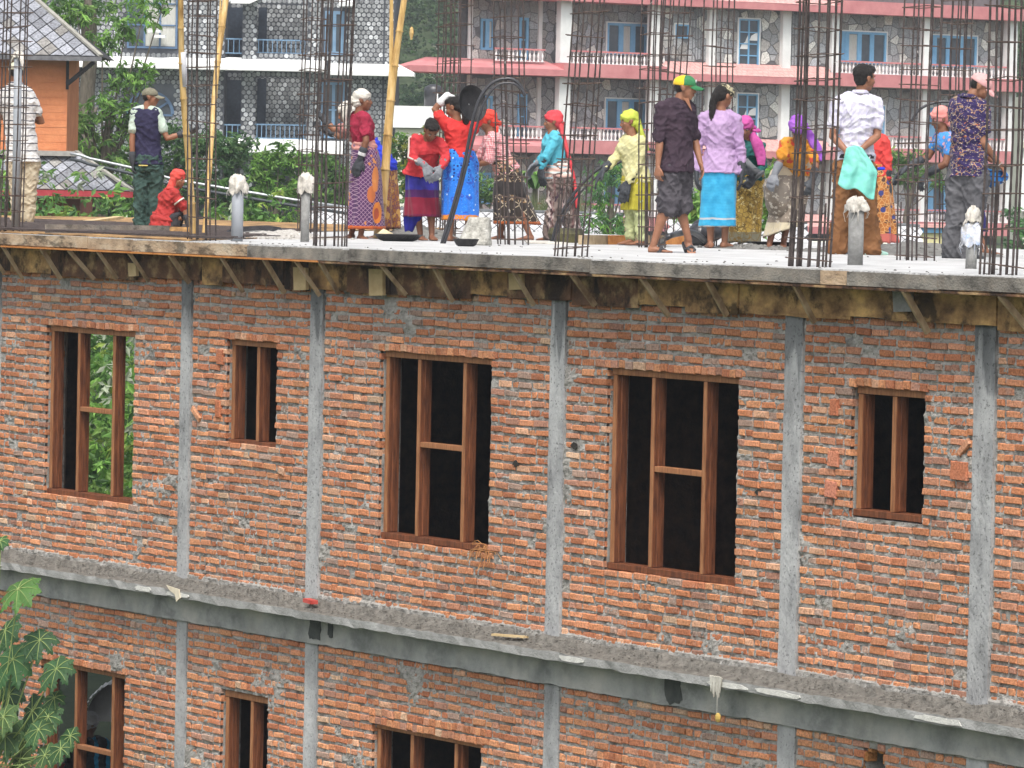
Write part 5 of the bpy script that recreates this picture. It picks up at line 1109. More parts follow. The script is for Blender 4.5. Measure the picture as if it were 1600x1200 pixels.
# 11 man walking
Q = person('p11', 'man walking right in dark shirt, grey shorts, sandals and yellow and green cap', 322, 348, 'm', 1.02, skin=SKIN, headpitch=4, footL=290, tipL=34, footR=350, tipR=0, hipyaw=325, curlR=.55, curlL=.3)
top(Q, mat('aubergine_shirt', (.022, .012, .022), (.052, .032, .046), scale=6, bump=.3), .022, .0, 'half', wr=.010, seed=11, wide=.016); collar(Q, MATS['aubergine_shirt'])
trousers(Q, mat('charcoal_shorts', (.040, .036, .044), (.085, .078, .088), scale=6, bump=.3), -.86, .018, .12, name='shorts', rr=(.10, .098, .095, .09), seed=11, wr=.014, cuff=True)
b = MB(); c = Q['nk']+Q['bodyf']*.082+V(0, 0, .03); b.add([tuple(c+V(0, 0, .0)+Q['shl']*.032), tuple(c+V(0, 0, 0)-Q['shl']*.032), tuple(c+V(0, 0, -.125)+Q['bodyf']*.075)], [(0, 1, 2)]); b.build('open_neckline', SKIN, Q['root'])
hair(Q, under=True); M_yg = pattern('yellow_green_cap', (.62, .36, .015), (.72, .46, .03), []); capp(Q, M_yg, mat('green_visor', (.02, .13, .05), (.045, .20, .08)))
H, ax, hk = HX(Q); b = MB(); rings(b, [(H(.018, 0, .020+.098*t), ax[1], ax[0], rl*hk, rf*hk) for t, rf, rl in ((0, .083, .0865), (.3, .082, .0865), (.55, .073, .079), (.78, .053, .060), (.93, .028, .036), (.99, .01, .012))], 24)
remesh(b, 'cap_front_panel', MATS['green_visor'], Q['root'], .007, 2)
b = MB(); eball(b, H(.098, 0, .066), ax, (.006, .018, .018), 10, 6); b.build('cap_badge', M_gloveW, Q['root'])
sandals(Q)
b = MB(); limb(b, [(H(.088, .016, -.047), .004), (H(.092, 0, -.044), .005), (H(.088, -.016, -.047), .004)], 6); b.build('moustache', M_hair, Q['root'], smooth=True)
# 12 lilac jumper
Q = person('p12', 'woman from behind in lilac jumper and turquoise blue wrap skirt, black ponytail', 90, 35, 'f', 1.0, skin=SKIN, headpitch=28, gloveL=True, gloveR=True, footL=100, footR=40)
top(Q, mat('lilac_jumper', (.32, .21, .37), (.43, .30, .48), scale=4, bump=.25), .022, -.03, 'long', name='jumper', wr=.008, seed=12, wide=.02)
M_tb = pattern('turquoise_wrap', (.02, .24, .44), (.05, .36, .58), [('band', (.285, .305), (.38, .42, .44)), ('hstripe', (.03, .12, .25), (.02, .18, .36)), ('band', (0, .225), (.42, .40, .38))], bump=.5, bscale=45)
skirt(Q, M_tb, (-.0, .0, .215), .188, .14, amp=.007, seed=12, folds=5, lean=-.004, t0=.1, e0=-.012)
M_hp = pattern('hair_bandana', (.02, .018, .016), (.05, .045, .03), [('blobs', (30, .52, 3), (.42, .38, .24))], bump=.4)
hair(Q, bun=((-.105, 0, .0), (.035, .04, .045)), tail=[((-.09, 0, .02), .045), ((-.10, .0, -.05), .044), ((-.082, .01, -.14), .040), ((-.045, .0, -.24), .030), ((-.01, 0, -.31), .016)])
H, ax, hk = HX(Q); b = MB(); eball(b, H(-.01, 0, .062), ax, (.102*hk, .088*hk, .068*hk)); remesh(b, 'bandana', M_hp, Q['root'], .008, 1, lambda c: .005*noise.noise(c*50)); scf = None
glove(Q, 'L', M_glove, 1.3, .25, (0, 0, -1)); glove(Q, 'R', M_glove, 1.1, .2, (-.05, 0, -1))
# 13 magenta scarf
Q = person('p13', 'woman in magenta headscarf and teal cardigan facing the camera, yellow brown skirt', 262, 258, 'f', .96, skin=SKIN, headpitch=22, gloveL=True, gloveR=True)
top(Q, mat('teal_cardigan', (.008, .065, .062), (.02, .12, .11), scale=6, bump=.3), .024, .04, 'long', name='cardigan', wr=.009, seed=13)
M_yb = pattern('stained_yellow', (.24, .15, .03), (.42, .29, .07), [('blobs', (18, .60, 4), (.12, .08, .02)), ('blobs', (26, .62, 3), (.55, .46, .22)), ('band', (0, .16), (.17, .16, .11)), ('edges', (20, .05), (.16, .10, .03))], bump=.7, bscale=40)
skirt(Q, M_yb, (-.02, .0, .05), .16, .15, amp=.016, seed=13, t0=.2)
hd = Q['hd']; hair(Q, under=True); M_mg = mat('magenta_scarf', (.34, .045, .20), (.48, .09, .30), scale=6, bump=.3)
scarf(Q, M_mg, vol=1.02, knot=(-.05, .085, -.02), tails=([(hd+V(.075, .02, -.03), .03, .02), (hd+V(.12, .0, -.02), .035, .018), (hd+V(.15, 0, -.045), .02, .012)], [(hd+V(.07, .02, -.06), .045, .03), (hd+V(.12, -.02, -.16), .06, .03), (hd+V(.165, -.03, -.28), .05, .022), (hd+V(.17, -.04, -.38), .035, .016)]))
b = MB(); b.tube([(-.03, -.30, .88), (.03, -.34, .82), (.11, -.37, .75)], [.035, .033, .032], 14); b.tube([(.11, -.37, .75), (.125, -.375, .735)], [.055, .058], 18); glove(Q, 'L', M_glove, 1.2, .6); glove(Q, 'R', M_glove, 1.2, .6)
b.build('held_pipe', mat('held_pipe_grey', (.08, .085, .09), (.15, .16, .17)), Q['root'], smooth=True)
# 14 purple scarf, bending
Q = person('p14', 'woman in purple headscarf and orange blouse bending behind the thick rebar cage', 262, 262, 'f', 1.0, skin=SKIND, headpitch=58, gloveL=True, gloveR=True)
top(Q, pattern('orange_blouse', (.50, .20, .02), (.62, .28, .04), [('blobs', (11, .6, 2), (.5, .06, .03))]), .022, .05, 'short', name='blouse', wr=.008, seed=14)
M_be = pattern('cement_beige', (.14, .115, .09), (.24, .20, .16), [('band', (.0, .27), (.48, .42, .30)), ('spot', (-.1, .62, .13, .16), (.19, .165, .14)), ('blobs', (26, .58, 5), (.42, .38, .32)), ('band', (.74, .95), (.46, .40, .29))], bump=.6, bscale=45)
skirt(Q, M_be, (-.03, .02, .17), .165, .15, amp=.014, seed=14, mid=(.03, 0, .0), lean=.06)
b = MB(); limb(b, [(V(-.02, -.02, .74), .12), (V(-.06, -.04, .62), .15), (V(-.04, -.02, .45), .14)]); remesh(b, 'apron_fold', M_be, Q['root'], .011, 3, lambda c: .012*noise.noise(c*12))
hair(Q, under=True); hd = Q['hd']; scarf(Q, mat('purple_scarf', (.20, .05, .36), (.34, .12, .52), scale=6, bump=.3), vol=1.05, knot=(-.06, .07, -.03), tails=([(hd+V(.07, .02, 0), .035, .025), (hd+V(.13, .05, -.08), .05, .02), (hd+V(.20, .06, -.2), .045, .02), (hd+V(.24, .06, -.32), .03, .015)],))
glove(Q, 'L', M_glove, 1.2, .5); glove(Q, 'R', M_gloveG, 1.2, .5)
# 15 checked shirt man
Q = person('p15', 'man from behind in white plaid shirt and brown trousers, hands behind his back', 90, 28, 'm', 1.06, skin=SKIN, headpitch=6, hdirL=(.6, -.05, -.35), hdirR=(-.6, -.1, -.3), curlL=.6, curlR=.6, footL=110, footR=40)
M_pd = pattern('white_plaid', (.50, .49, .55), (.62, .61, .65), [('vstripe', (.072, .42, .38), (.42, .40, .56)), ('hstripe', (.066, .42, .38), (.42, .40, .56)), ('vstripe', (.036, .14, .4), (.38, .34, .55))], bump=.2, scale=4)
top(Q, M_pd, .024, .04, 'short', wr=.010, seed=15); collar(Q, MATS['white_plaid'])
trousers(Q, mat('rust_brown_trousers', (.145, .062, .022), (.23, .105, .042), scale=5, bump=.25), 1.0, .016, .16, rr=(.108, .098, .086, .092), seed=15, wr=.012)
belt(Q, mat('black_belt', (.01, .01, .012), (.03, .03, .035), bump=.05, rough=.5), .10, .04, .030); hair(Q, vol=1.06); shoes(Q, mat('mint_canvas', (.30, .52, .45), (.45, .62, .55)), mat('white_sole', (.6, .58, .52), (.7, .68, .62)))
H, ax, hk = HX(Q)
M_mint = mat('mint_cloth', (.13, .46, .39), (.24, .60, .52), scale=5, bump=.6, bscale=18)
o_cl = MB(); nn, mm = 26, 34; p0 = Q['wR']+V(-.02, -.13, .03)
for (fr, to) in ((0, 1),):
    vs = []
    for j in range(mm+1):
        t = j/mm
        for i in range(nn+1):
            s = i/nn; wl = -.15-.02*t; wr_ = .01+.16*min(1, t*2.2); x = lerp(wl, wr_, s)
            z = -.46*t*(1-.28*(1-s)+.05*math.sin(s*9))+(.03*math.sin(s*3.1))*(1-t); 
            y = -.035*t+.022*math.sin(s*13+2*t)*min(1, t*2)+.014*noise.noise(Vector((s*6, t*6, 3)))
            vs.append((p0.x+x+.05*(1-t), p0.y+y-.015, p0.z+z))
    fs = [(j*(nn+1)+i, j*(nn+1)+i+1, (j+1)*(nn+1)+i+1, (j+1)*(nn+1)+i) for j in range(mm) for i in range(nn)]
    o_cl.add(vs, fs)
cl = o_cl.build('hanging_cloth', M_mint, None, smooth=True); cl.matrix_world = Q['root'].matrix_world.copy() if False else Matrix.Translation(Q['root'].location) @ Matrix.Rotation(Q['root'].rotation_euler.z, 4, 'Z')
s_ = cl.modifiers.new('s', 'SOLIDIFY'); s_.thickness = .006; tag(cl, 'mint green cloth held behind his back by the man in the plaid shirt', 'cloth')
# 16 red sleeve person behind
Q = person('p16', 'woman in red sleeves and orange printed skirt mostly hidden behind the plaid shirt', 185, 190, 'f', 1.0, skin=SKIND, headpitch=25, gloveL=True)
top(Q, mat('vermilion_top', (.48, .03, .03), (.62, .07, .06), scale=6, bump=.25), .024, .06, 'long', wr=.009, seed=16)
M_op = pattern('orange_print', (.34, .12, .03), (.46, .18, .05), [('blobs', (14, .56, 4), (.10, .05, .04)), ('edges', (24, .08), (.55, .3, .12)), ('dots', (9, .25, .9), (.05, .06, .2)), ('band', (0, .18), (.45, .12, .10))])
skirt(Q, M_op, (.03, 0, .09), .15, .16, seed=16); sash(Q, M_blueS, .2, .27, .035); hair(Q, under=True); scarf(Q, mat('wine_scarf', (.12, .01, .04), (.2, .02, .08))); glove(Q, 'L', M_glove, 1.3, .3, (.1, 0, -1))
# 17 pink headwrap
Q = person('p17', 'woman in salmon headwrap and blue blouse reaching left into the rebar', 190, 195, 'f', .99, skin=SKIND, headpitch=18, gloveL=True, gloveR=True, footL=10, footR=180)
top(Q, pattern('blue_blouse', (.03, .16, .46), (.07, .28, .62), [('dots', (16, .28, .9), (.45, .25, .3)), ('dots', (23, .2, .9), (.5, .42, .1))]), .018, .1, 'cap', name='blouse', wr=.007, seed=17)
skirt(Q, mat('indigo_skirt', (.016, .014, .075), (.04, .035, .15), scale=6, bump=.2), (.03, 0, .23), .17, .19, seed=17, amp=.014)
hd = Q['hd']; hair(Q, under=True); scarf(Q, mat('salmon_wrap', (.58, .19, .17), (.74, .32, .29), scale=5, bump=.3), vol=1.05, tails=([(hd+V(.07, -.04, -.03), .05, .03), (hd+V(.11, -.05, -.09), .04, .03)],))
glove(Q, 'R', M_glove, 1.7, .3, (-.75, 0, -.5)); glove(Q, 'L', M_glove, 1.25, .4, (-.55, 0, -.75))
# 18 pink cap man
Q = person('p18', 'man in pink cap, navy patterned shirt and grey trousers with head bowed', 58, 350, 'm', 1.06, skin=SKIN, headpitch=32, footL=80, footR=30, curlR=.5, gloveL=True)
M_ns = pattern('navy_brushed', (.016, .012, .045), (.045, .03, .11), [('edges', (19, .05), (.30, .19, .11)), ('blobs', (12, .50, 4), (.025, .016, .07)), ('blobs', (42, .63, 3), (.38, .33, .26)), ('blobs', (15, .66, 2), (.34, .12, .05))], bump=.2, stretch=(1, 1, 2.2))
top(Q, M_ns, .030, -.04, 'short', wr=.010, seed=18, wide=.014); collar(Q, M_ns)
trousers(Q, mat('grey_trousers', (.055, .055, .06), (.11, .11, .12), scale=5, bump=.25), 1.0, .020, .14, rr=(.112, .105, .092, .095), seed=18, wr=.013)
hair(Q, under=True); capp(Q, mat('pink_cap', (.50, .25, .25), (.62, .36, .35), scale=10, bump=.2)); shoes(Q, M_sole, M_sole)
# blue sack he carries
b = MB(); w = Vector(PEOPLE['p18'][1]['wR']); limb(b, [(w+V(-.13, .12, -.09), .05), (w+V(-.04, .10, -.15), .085), (w+V(.05, .12, -.12), .06)], 14)
o = remesh(b, 'blue_bag', pattern('blue_striped_bag', (.01, .09, .32), (.03, .2, .5), [('hstripe', (.05, .3, .9), (.02, .03, .10))]), None, .01, 2, lambda c: .010*noise.noise(c*16)); o.matrix_world = Matrix.Translation(PEOPLE['p18'][0]) @ Matrix.Rotation(math.atan2(math.cos(TH), math.sin(TH)), 4, 'Z')
tag(o, 'dark blue striped bag carried in front of the man in the pink cap', 'bag')
# 19, 20 people behind the lower left window
Q = person('p19', 'person in white headcloth and black top seen through the lower left window', 60, 40, 'm', 1.0, skin=SKIND, headpitch=20)
top(Q, pattern('black_blue_top', (.008, .01, .015), (.02, .03, .04), [('vstripe', (.16, .3), (.01, .22, .42))]), .03, -.1, 'long', wr=.01, seed=19); trousers(Q, MATS['black_trousers'], .97, .02); hair(Q, under=True)
hd = Q['hd']; scarf(Q, mat('white_headcloth', (.55, .55, .6), (.78, .78, .82), scale=6), vol=1.1, tails=([(hd+V(-.05, -.07, .02), .07, .03), (hd+V(-.10, -.09, -.1), .07, .025), (hd+V(-.13, -.09, -.2), .04, .015)],))
Q = person('p20', 'person in a red hooded top behind papaya leaves in the lower left window', 90, 90, 'f', .95, skin=SKIND, headpitch=20)
top(Q, M_red, .03, -.1, 'long', seed=20); trousers(Q, MATS['black_trousers'], .97, .02); hair(Q, under=True); scarf(Q, MATS['coral_red_hood'], vol=1.2, hood=True)
M_hose = mat('black_hose', (.012, .012, .016), (.03, .03, .036), scale=10, bump=.1, rough=.35, spec=.6)
def spline(P, n=10):
    P = [Vector(p) for p in P]; Q2 = [2*P[0]-P[1]]+P+[2*P[-1]-P[-2]]; out = []
    for i in range(1, len(Q2)-2):
        a, b, c, d = Q2[i-1:i+3]
        for j in range(n):
            t = j/n; out.append(.5*((2*b)+(c-a)*t+(2*a-5*b+4*c-d)*t*t+(3*b-a-3*c+d)*t**3))
    out.append(P[-1]); return out
def hose(P, r, label, mt=None):
    o = MB().tube(spline(P), r, 10).build('hose', mt or M_hose, smooth=True); tag(o, label, 'hose', 'black hoses and cables'); return o
hose([(-6.455, 2.934, 6.496), (-6.416, 3.020, 6.819), (-6.372, 3.123, 7.273), (-6.345, 3.199, 7.715), (-6.312, 3.269, 7.955), (-6.251, 3.376, 8.096), (-6.168, 3.509, 8.130), (-6.115, 3.588, 8.070), (-6.083, 3.630, 7.964)], .017, 'thick black hose arching high in front of the woman in the scarlet tee')
hose([(-6.399, 2.929, 6.485), (-6.355, 3.026, 6.851), (-6.313, 3.123, 7.286), (-6.275, 3.215, 7.703), (-6.247, 3.274, 7.905), (-6.193, 3.370, 8.058), (-6.114, 3.498, 8.086), (-6.064, 3.572, 8.025), (-6.045, 3.598, 7.975)], .012, 'thinner black hose doubling the inside of the high arch')
hose([(-7.309, 4.768, 6.504), (-7.284, 4.823, 6.733), (-7.216, 4.951, 6.996), (-7.105, 5.144, 7.241), (-6.973, 5.364, 7.408), (-6.855, 5.557, 7.478), (-6.788, 5.661, 7.468)], .016, 'upper black hose curving low past the woman in yellow')
hose([(-7.211, 4.735, 6.506), (-7.183, 4.797, 6.734), (-7.113, 4.924, 6.971), (-7.008, 5.105, 7.189), (-6.880, 5.320, 7.350), (-6.769, 5.501, 7.425), (-6.703, 5.605, 7.422)], .011, 'lower black hose curving low past the woman in yellow')
hose([(-2.998, 6.059, 7.773), (-2.964, 6.121, 7.885), (-2.904, 6.220, 7.948), (-2.830, 6.339, 7.970), (-2.769, 6.432, 7.929), (-2.747, 6.452, 7.721), (-3.212, 6.794, 7.109), (-3.526, 7.003, 6.509)], .014, 'black cable loop above the salmon headwrap')
hose([(-8.207, 6.712, 6.500), (-6.195, 5.410, 6.586), (-6.294, 5.631, 6.632), (-6.539, 5.993, 6.638), (-7.256, 6.687, 6.500)], .030, 'fat black hose lying on the slab behind the walking man')
b = MB(); c = Vector((-7.154, 6.481, 6.500))
for k, (a, e) in enumerate((((0, 0), .13), ((.10, .06), .10), ((-.08, .1), .11))): b.ball((c.x+a[0], c.y+a[1], c.z+.11+.03*k), (.15, .13, e), 14, 9)
b.tube([c+V(-.2, 0, .05), c+V(.0, .1, .2), c+V(.2, .2, .12)], .05, 10)
o = b.build('vibrator_motor', M_hose, smooth=True); tag(o, 'dark concrete vibrator motor on the slab behind the walking man', 'machine')
# shallow iron pans
M_iron = mat('pan_iron', (.012, .012, .014), (.045, .043, .045), scale=12, bump=.3, rough=.5, metal=.4)
def pan(loc, r, rot, label, h=.07, fill=True):
    root = empty('mixing_pan', loc, 0, label, 'pan', 'shallow iron cement pans'); root.rotation_euler = rot
    n = 32; prof = [(.01, .004), (r*.55, 0), (r*.8, h*.35), (r, h), (r*1.03, h*1.02), (r*1.03, h*.94), (r*.98, h*.85), (r*.8, h*.3-.006), (r*.5, -.008), (.01, -.006)]
    vs = [(q*math.cos(2*math.pi*j/n), q*math.sin(2*math.pi*j/n), z) for q, z in prof for j in range(n)]
    b = MB(); b.add(vs, [(i*n+j, i*n+(j+1) % n, (i+1)*n+(j+1) % n, (i+1)*n+j) for i in range(len(prof)-1) for j in range(n)]); b.build('dish', M_iron, root, smooth=True)
    if fill:
        b = MB(); b.ball((0, 0, h*.3), (r*.72, r*.72, h*.55), 18, 7); o = b.build('cement_fill', M_wet, root, smooth=True)
    return root
pan((-7.734, 4.011, 7.895), .185, (R(80), R(12), R(98)), 'black iron pan held up at the head by the woman in the scarlet tee', .06, False)
pan((-7.572, 3.106, 6.500), .24, (0, 0, 0), 'black iron pan on the slab beside the purple lattice skirt')
pan((-4.726, 2.144, 6.500), .12, (0, 0, 0), 'black iron pan in front of the caked cement bucket')
pan((-5.551, 6.254, 6.500), .25, (0, 0, 0), 'black iron pan at the feet of the bending woman in purple headscarf')
pan((-9.003, 2.264, 6.500), .28, (R(8), R(6), 0), 'dark pan tilted on the deck behind the pipe with the cream cloth')
# upturned cement-caked bucket, tray and dark tub
M_caked = mat('cement_caked', (.16, .16, .14), (.38, .37, .33), scale=14, bump=1, bscale=50, c=(.52, .51, .47), dist=.02)
b = MB(); n = 30; vs = []
for i in range(13):
    t = i/12
    for j in range(n):
        u = 2*math.pi*j/n; q = lerp(.17, .105, t)*(1+.08*noise.noise(Vector((math.cos(u)*2.4, math.sin(u)*2.4, t*4)))); cx, cy = math.cos(u), math.sin(u)
        m_ = max(abs(cx), abs(cy))**.4; vs.append((cx*q/m_+.05*t, cy*q/m_, .27*t+.012*noise.noise(Vector((cx*3, cy*3, 4)))))
b.add(vs, [(i*n+j, i*n+(j+1) % n, (i+1)*n+(j+1) % n, (i+1)*n+j) for i in range(12) for j in range(n)]+[tuple(12*n+j for j in range(n)), tuple(range(n))[::-1]])
o = b.build('caked_bucket', M_caked, loc=(-5.615, 2.789, 6.500), rot=(0, 0, R(57)), smooth=True); tag(o, 'upturned bucket caked in grey cement between the blue skirt and the dark brown skirt', 'bucket')
b = MB(); b.bar((-.22, 0, .02), (.22, .02, .0), .30, .012); o = b.build('metal_tray', M_clothW, loc=(-7.123, 4.595, 6.500), rot=(R(4), 0, R(60))); tag(o, 'flat pale tray lying on the slab near the foot of the dark brown skirt', 'tray')
b = MB(); b.tube([(0, 0, 0), (0, 0, .09), (0, 0, .15)], [.16, .19, .17], 24); o = b.build('black_tub', mat('tub_mix', (.03, .03, .03), (.13, .12, .05), scale=9, bump=.3), loc=(-8.232, 5.535, 6.500)); tag(o, 'dark round tub behind the loose printed trousers', 'tub')
# heaps of wet concrete, each a mass
def heap(loc, rx, ry, h, seed, label, mt=None):
    b = MB(); n, m = 40, 14; vs = []
    for i in range(m+1):
        t = i/m
        for j in range(n):
            u = 2*math.pi*j/n; q = t*(1+.25*noise.noise(Vector((math.cos(u)*1.5, math.sin(u)*1.5, seed)))); x, y = q*rx*math.cos(u), q*ry*math.sin(u)
            vs.append((x, y, h*(1-t)**.9*(1+.3*noise.noise(Vector((x*6, y*6, seed))))+.022*noise.noise(Vector((x*25, y*25, seed)))*(1-t**4)-.004))
    b.add(vs, [(i*n+j, i*n+(j+1) % n, (i+1)*n+(j+1) % n, (i+1)*n+j) for i in range(m) for j in range(n)])
    rg = random.Random(seed)
    for k in range(70):
        u = rg.uniform(0, 6.28); q = rg.uniform(.3, 1.15); s = rg.uniform(.008, .026); b.ball((q*rx*math.cos(u), q*ry*math.sin(u), max(.004, h*(1-q)*.9)), (s*1.3, s, s), 6, 4)
    o = b.build('concrete_heap', mt or M_wet, loc=loc); tag(o, label, 'concrete', kind='stuff'); return o
heap((-9.658, 4.580, 6.500), .42, .5, .17, 1, 'heap of wet grey concrete at the feet of the bending woman')
heap((-2.999, 6.158, 6.500), .9, .8, .13, 2, 'spread heap of wet concrete around the rebar before the salmon headwrap')
heap((-4.050, 6.073, 6.500), .5, .5, .08, 5, 'low spill of concrete behind the frayed caked pipe')
heap((-8.321, 2.190, 6.500), .45, .7, .09, 3, 'pale gravel heap behind the two cloth topped pipes', mat('pale_gravel', (.30, .28, .25), (.55, .53, .5), scale=30, bump=.8))
heap((-5.415, 5.963, 6.500), .7, .4, .05, 6, 'dark wet concrete spill by the stained yellow brown skirt')
b = MB(); rg = random.Random(5)
for k in range(150):
    X = rg.uniform(-6, 8.5); Y = rg.choice([rg.uniform(-.2, .3), rg.uniform(0, 8)]); s = rg.uniform(.004, .013); b.ball((X, Y, ROOF+.002), (s*1.4, s, s*.8), 6, 4)
tag(b.build('slab_crumbs', M_wet), 'scattered crumbs of concrete over the white slab', 'crumbs', kind='stuff')
tag(MB().tube([(-8.162, 3.233, 6.522), (-8.136, 3.277, 6.562), (-8.093, 3.343, 6.537)], [.05, .06, .04], 10).build('cement_bag', mat('bag_cream2', (.5, .42, .25), (.66, .58, .4)), smooth=True), 'crumpled cream cement bag behind the purple lattice skirt', 'bag')
# the unpoured left part of the deck: mesh of rods over shuttering
deck = MB().prism([(-27, -.19), (-5.9, -.19), (-8.2, 1.9), (-12.3, 4.0), (-19, 10.9), (-27, 10.9)], 6.502, 6.512, axis='z').build('shutter_deck', M_ply); tag(deck, 'brown plywood shutter deck under the rebar mat at the left', 'decking')
root = empty('rebar_mat', (0, 0, 0), 0, 'flat mat of rebar rods laid on the left part of the roof', 'rebar mat')
for k in range(26): ribbed([(-26, -.12+k*.2+rnd.uniform(-.02, .02), 6.535), (-5.4-k*.2*1.35+rnd.uniform(-.3, .4), -.12+k*.2, 6.535)], .006).build('rebar_rod', M_rebar, root)
for k in range(70): MB().tube([(-5.6-k*.28, -.2, 6.548), (-5.6-k*.28+rnd.uniform(-.04, .04), min(5.1, .1+k*.2), 6.548)], .006, 5).build('rebar_rod', M_rebar, root)
# boards at the back of the deck
def board(p, q, w, h, label, mt):
    o = MB().bar(p, q, w, h).build('timber_board', mt); tag(o, label, 'board', 'boards lying about the roof'); return o
board((-9.329, 0.056, 6.500), (-9.598, 1.604, 6.500), .04, .20, 'long grey shutter board on edge behind the left rebar mat', M_edge)
board((-9.131, 1.365, 6.500), (-8.864, 1.462, 6.500), .04, .19, 'short brown shutter board next to the long grey one', M_ply)
board((-15.507, 3.038, 6.465), (-20.308, 6.690, 6.571), .12, .035, 'loose splintered plank tilted up to the right at the left of the roof', M_plyP)
board((-18.761, 5.383, 6.471), (-21.950, 7.831, 6.493), .14, .04, 'dark plank under the tilted plank', M_plyD)
board((-9.858, 2.610, 6.500), (-9.464, 3.070, 6.500), .05, .06, 'thin brown batten behind the cloth topped pipes', M_ply)
for xa, xb, mt, tx in ((908, 948, M_brace, 'brown board end left of the woman in yellow'), (949, 978, M_orangewood, 'bright orange board behind the woman in yellow'), (990, 1034, M_brace, 'brown board behind the upright rebar cage'), (1040, 1066, M_orangewood, 'orange board end between the legs of the walking man'), (1068, 1080, M_brace, 'short board stub by the black hose')):
    pass
board((-6.967, 4.887, 6.545), (-7.208, 5.363, 6.545), .04, .10, 'brown board end left of the woman in yellow', M_brace)
board((-7.220, 5.386, 6.545), (-7.393, 5.729, 6.545), .04, .10, 'bright orange board behind the woman in yellow', M_orangewood)
board((-7.465, 5.871, 6.545), (-7.734, 6.402, 6.545), .04, .10, 'brown board behind the upright rebar cage', M_brace)
board((-7.771, 6.475, 6.545), (-7.932, 6.794, 6.545), .04, .10, 'orange board end between the legs of the walking man', M_orangewood)
board((-7.945, 6.818, 6.545), (-8.020, 6.967, 6.545), .04, .10, 'short board stub by the black hose', M_brace)
bamboo((-7.328, 0.620, 6.509), (-6.967, 0.242, 8.873), .036, .026, 'straight bamboo pole left of the first rebar cage, with a grey paper patch', patch=(.62, .76))
bamboo((-8.153, 1.188, 6.498), (-8.749, 1.737, 8.964), .020, .034, 'split bamboo pole leaning right behind the first rebar cage', split=True)
bamboo((-9.257, 3.863, 6.500), (-9.252, 4.128, 9.016), .052, .032, 'thick yellow bamboo pole beside the blue shawl', split=True)
b = MB(); rings(b, [(V(0, 0, -.07), V(1, 0, 0), V(0, 1, 0), .01, .01), (V(0, 0, 0), V(1, 0, 0), V(0, 1, 0), .035, .02), (V(0, 0, .05), V(1, 0, 0), V(0, 1, 0), .02, .02), (V(0, 0, .07), V(1, 0, 0), V(0, 1, 0), .005, .005)], 10)
o = b.build('dry_leaf_bundle', M_bam, loc=(-10.737, 5.127, 8.691)); tag(o, 'dry yellow husk hanging on the slim rebar by the bamboo', 'husk')
# ------------------------------------------------------------------ background, seen beyond the roof
YAW = math.atan2(math.cos(TH), math.sin(TH))
CAMP = Vector((36.445, -23.365, 0))
def W(u, D, z): p = CAMP+RT0*u+FW0*D; return Vector((p.x, p.y, z))
M_glass = mat('window_glass', (.03, .045, .06), (.07, .09, .11), scale=2, bump=0, rough=.12, spec=.8)
M_curt = mat('pale_curtain', (.40, .40, .36), (.58, .58, .54), scale=14, bump=.3, stretch=(6, 6, .3))
M_blue = mat('blue_paint', (.13, .33, .55), (.19, .43, .66), scale=3, bump=.1, rough=.6)
M_blueD = mat('blue_grey_paint', (.065, .12, .21), (.11, .19, .31), scale=3, bump=.1, rough=.6)
M_blueR = mat('rail_blue', (.12, .22, .34), (.18, .29, .42), scale=3, bump=.1)
M_white = mat('white_paint', (.66, .67, .66), (.80, .81, .80), scale=1.2, bump=.1)
M_cream = mat('cream_paint', (.56, .56, .46), (.68, .68, .58), scale=1.2, bump=.1)
M_pinkF = mat('faded_red_fascia', (.46, .16, .17), (.60, .25, .25), scale=1.5, bump=.15)
M_tile = mat('pink_roof_tile', (.52, .26, .24), (.68, .40, .37), scale=6, bump=.3)
M_stone = tint_mat('crazy_stone', dirt=(.3, .3, .3), dirt_amt=.2, scale=4)
M_joint = mat('stone_joint', (.09, .09, .095), (.15, .15, .155), scale=5)
M_disc = tint_mat('round_stone', dirt=(.3, .3, .3), dirt_amt=.2, scale=6)
M_discbg = mat('disc_wall_mortar', (.045, .05, .06), (.08, .085, .10), scale=3)
M_slate = tint_mat('grey_slate', dirt=(.30, .29, .26), dirt_amt=.25, scale=5, rough=.55)
M_roofdk = mat('roof_underlay', (.02, .02, .022), (.05, .05, .055), scale=3)

# crazy paving: polygons from jittered points
def clip(poly, p, n):
    out = []
    for i in range(len(poly)):
        a, b = poly[i], poly[(i+1) % len(poly)]; da = (a[0]-p[0])*n[0]+(a[1]-p[1])*n[1]; db = (b[0]-p[0])*n[0]+(b[1]-p[1])*n[1]
        if da <= 0: out.append(a)
        if da*db < 0: t = da/(da-db); out.append((a[0]+(b[0]-a[0])*t, a[1]+(b[1]-a[1])*t))
    return out
def crazy(x0, x1, z0, z1, cell, rg, gap=.022):
    nx = max(1, int((x1-x0)/cell)); nz = max(1, int((z1-z0)/cell)); P = {}
    for i in range(-1, nx+1):
        for j in range(-1, nz+1): P[i, j] = (x0+(i+.5+rg.uniform(-.42, .42))*(x1-x0)/nx, z0+(j+.5+rg.uniform(-.42, .42))*(z1-z0)/nz)
    cells = []
    for i in range(nx):
        for j in range(nz):
            c = P[i, j]; poly = [(x0, z0), (x1, z0), (x1, z1), (x0, z1)]
            for a in range(-2, 3):
                for b in range(-2, 3):
                    q = P.get((i+a, j+b))
                    if q is None or (a == 0 and b == 0): continue
                    dx, dz = q[0]-c[0], q[1]-c[1]; L = math.hypot(dx, dz) or 1; n = (dx/L, dz/L)
                    poly = clip(poly, ((c[0]+q[0])/2-n[0]*gap, (c[1]+q[1])/2-n[1]*gap), n)
                    if len(poly) < 3: break
                if len(poly) < 3: break
            if len(poly) >= 3: cells.append(poly)
    return cells
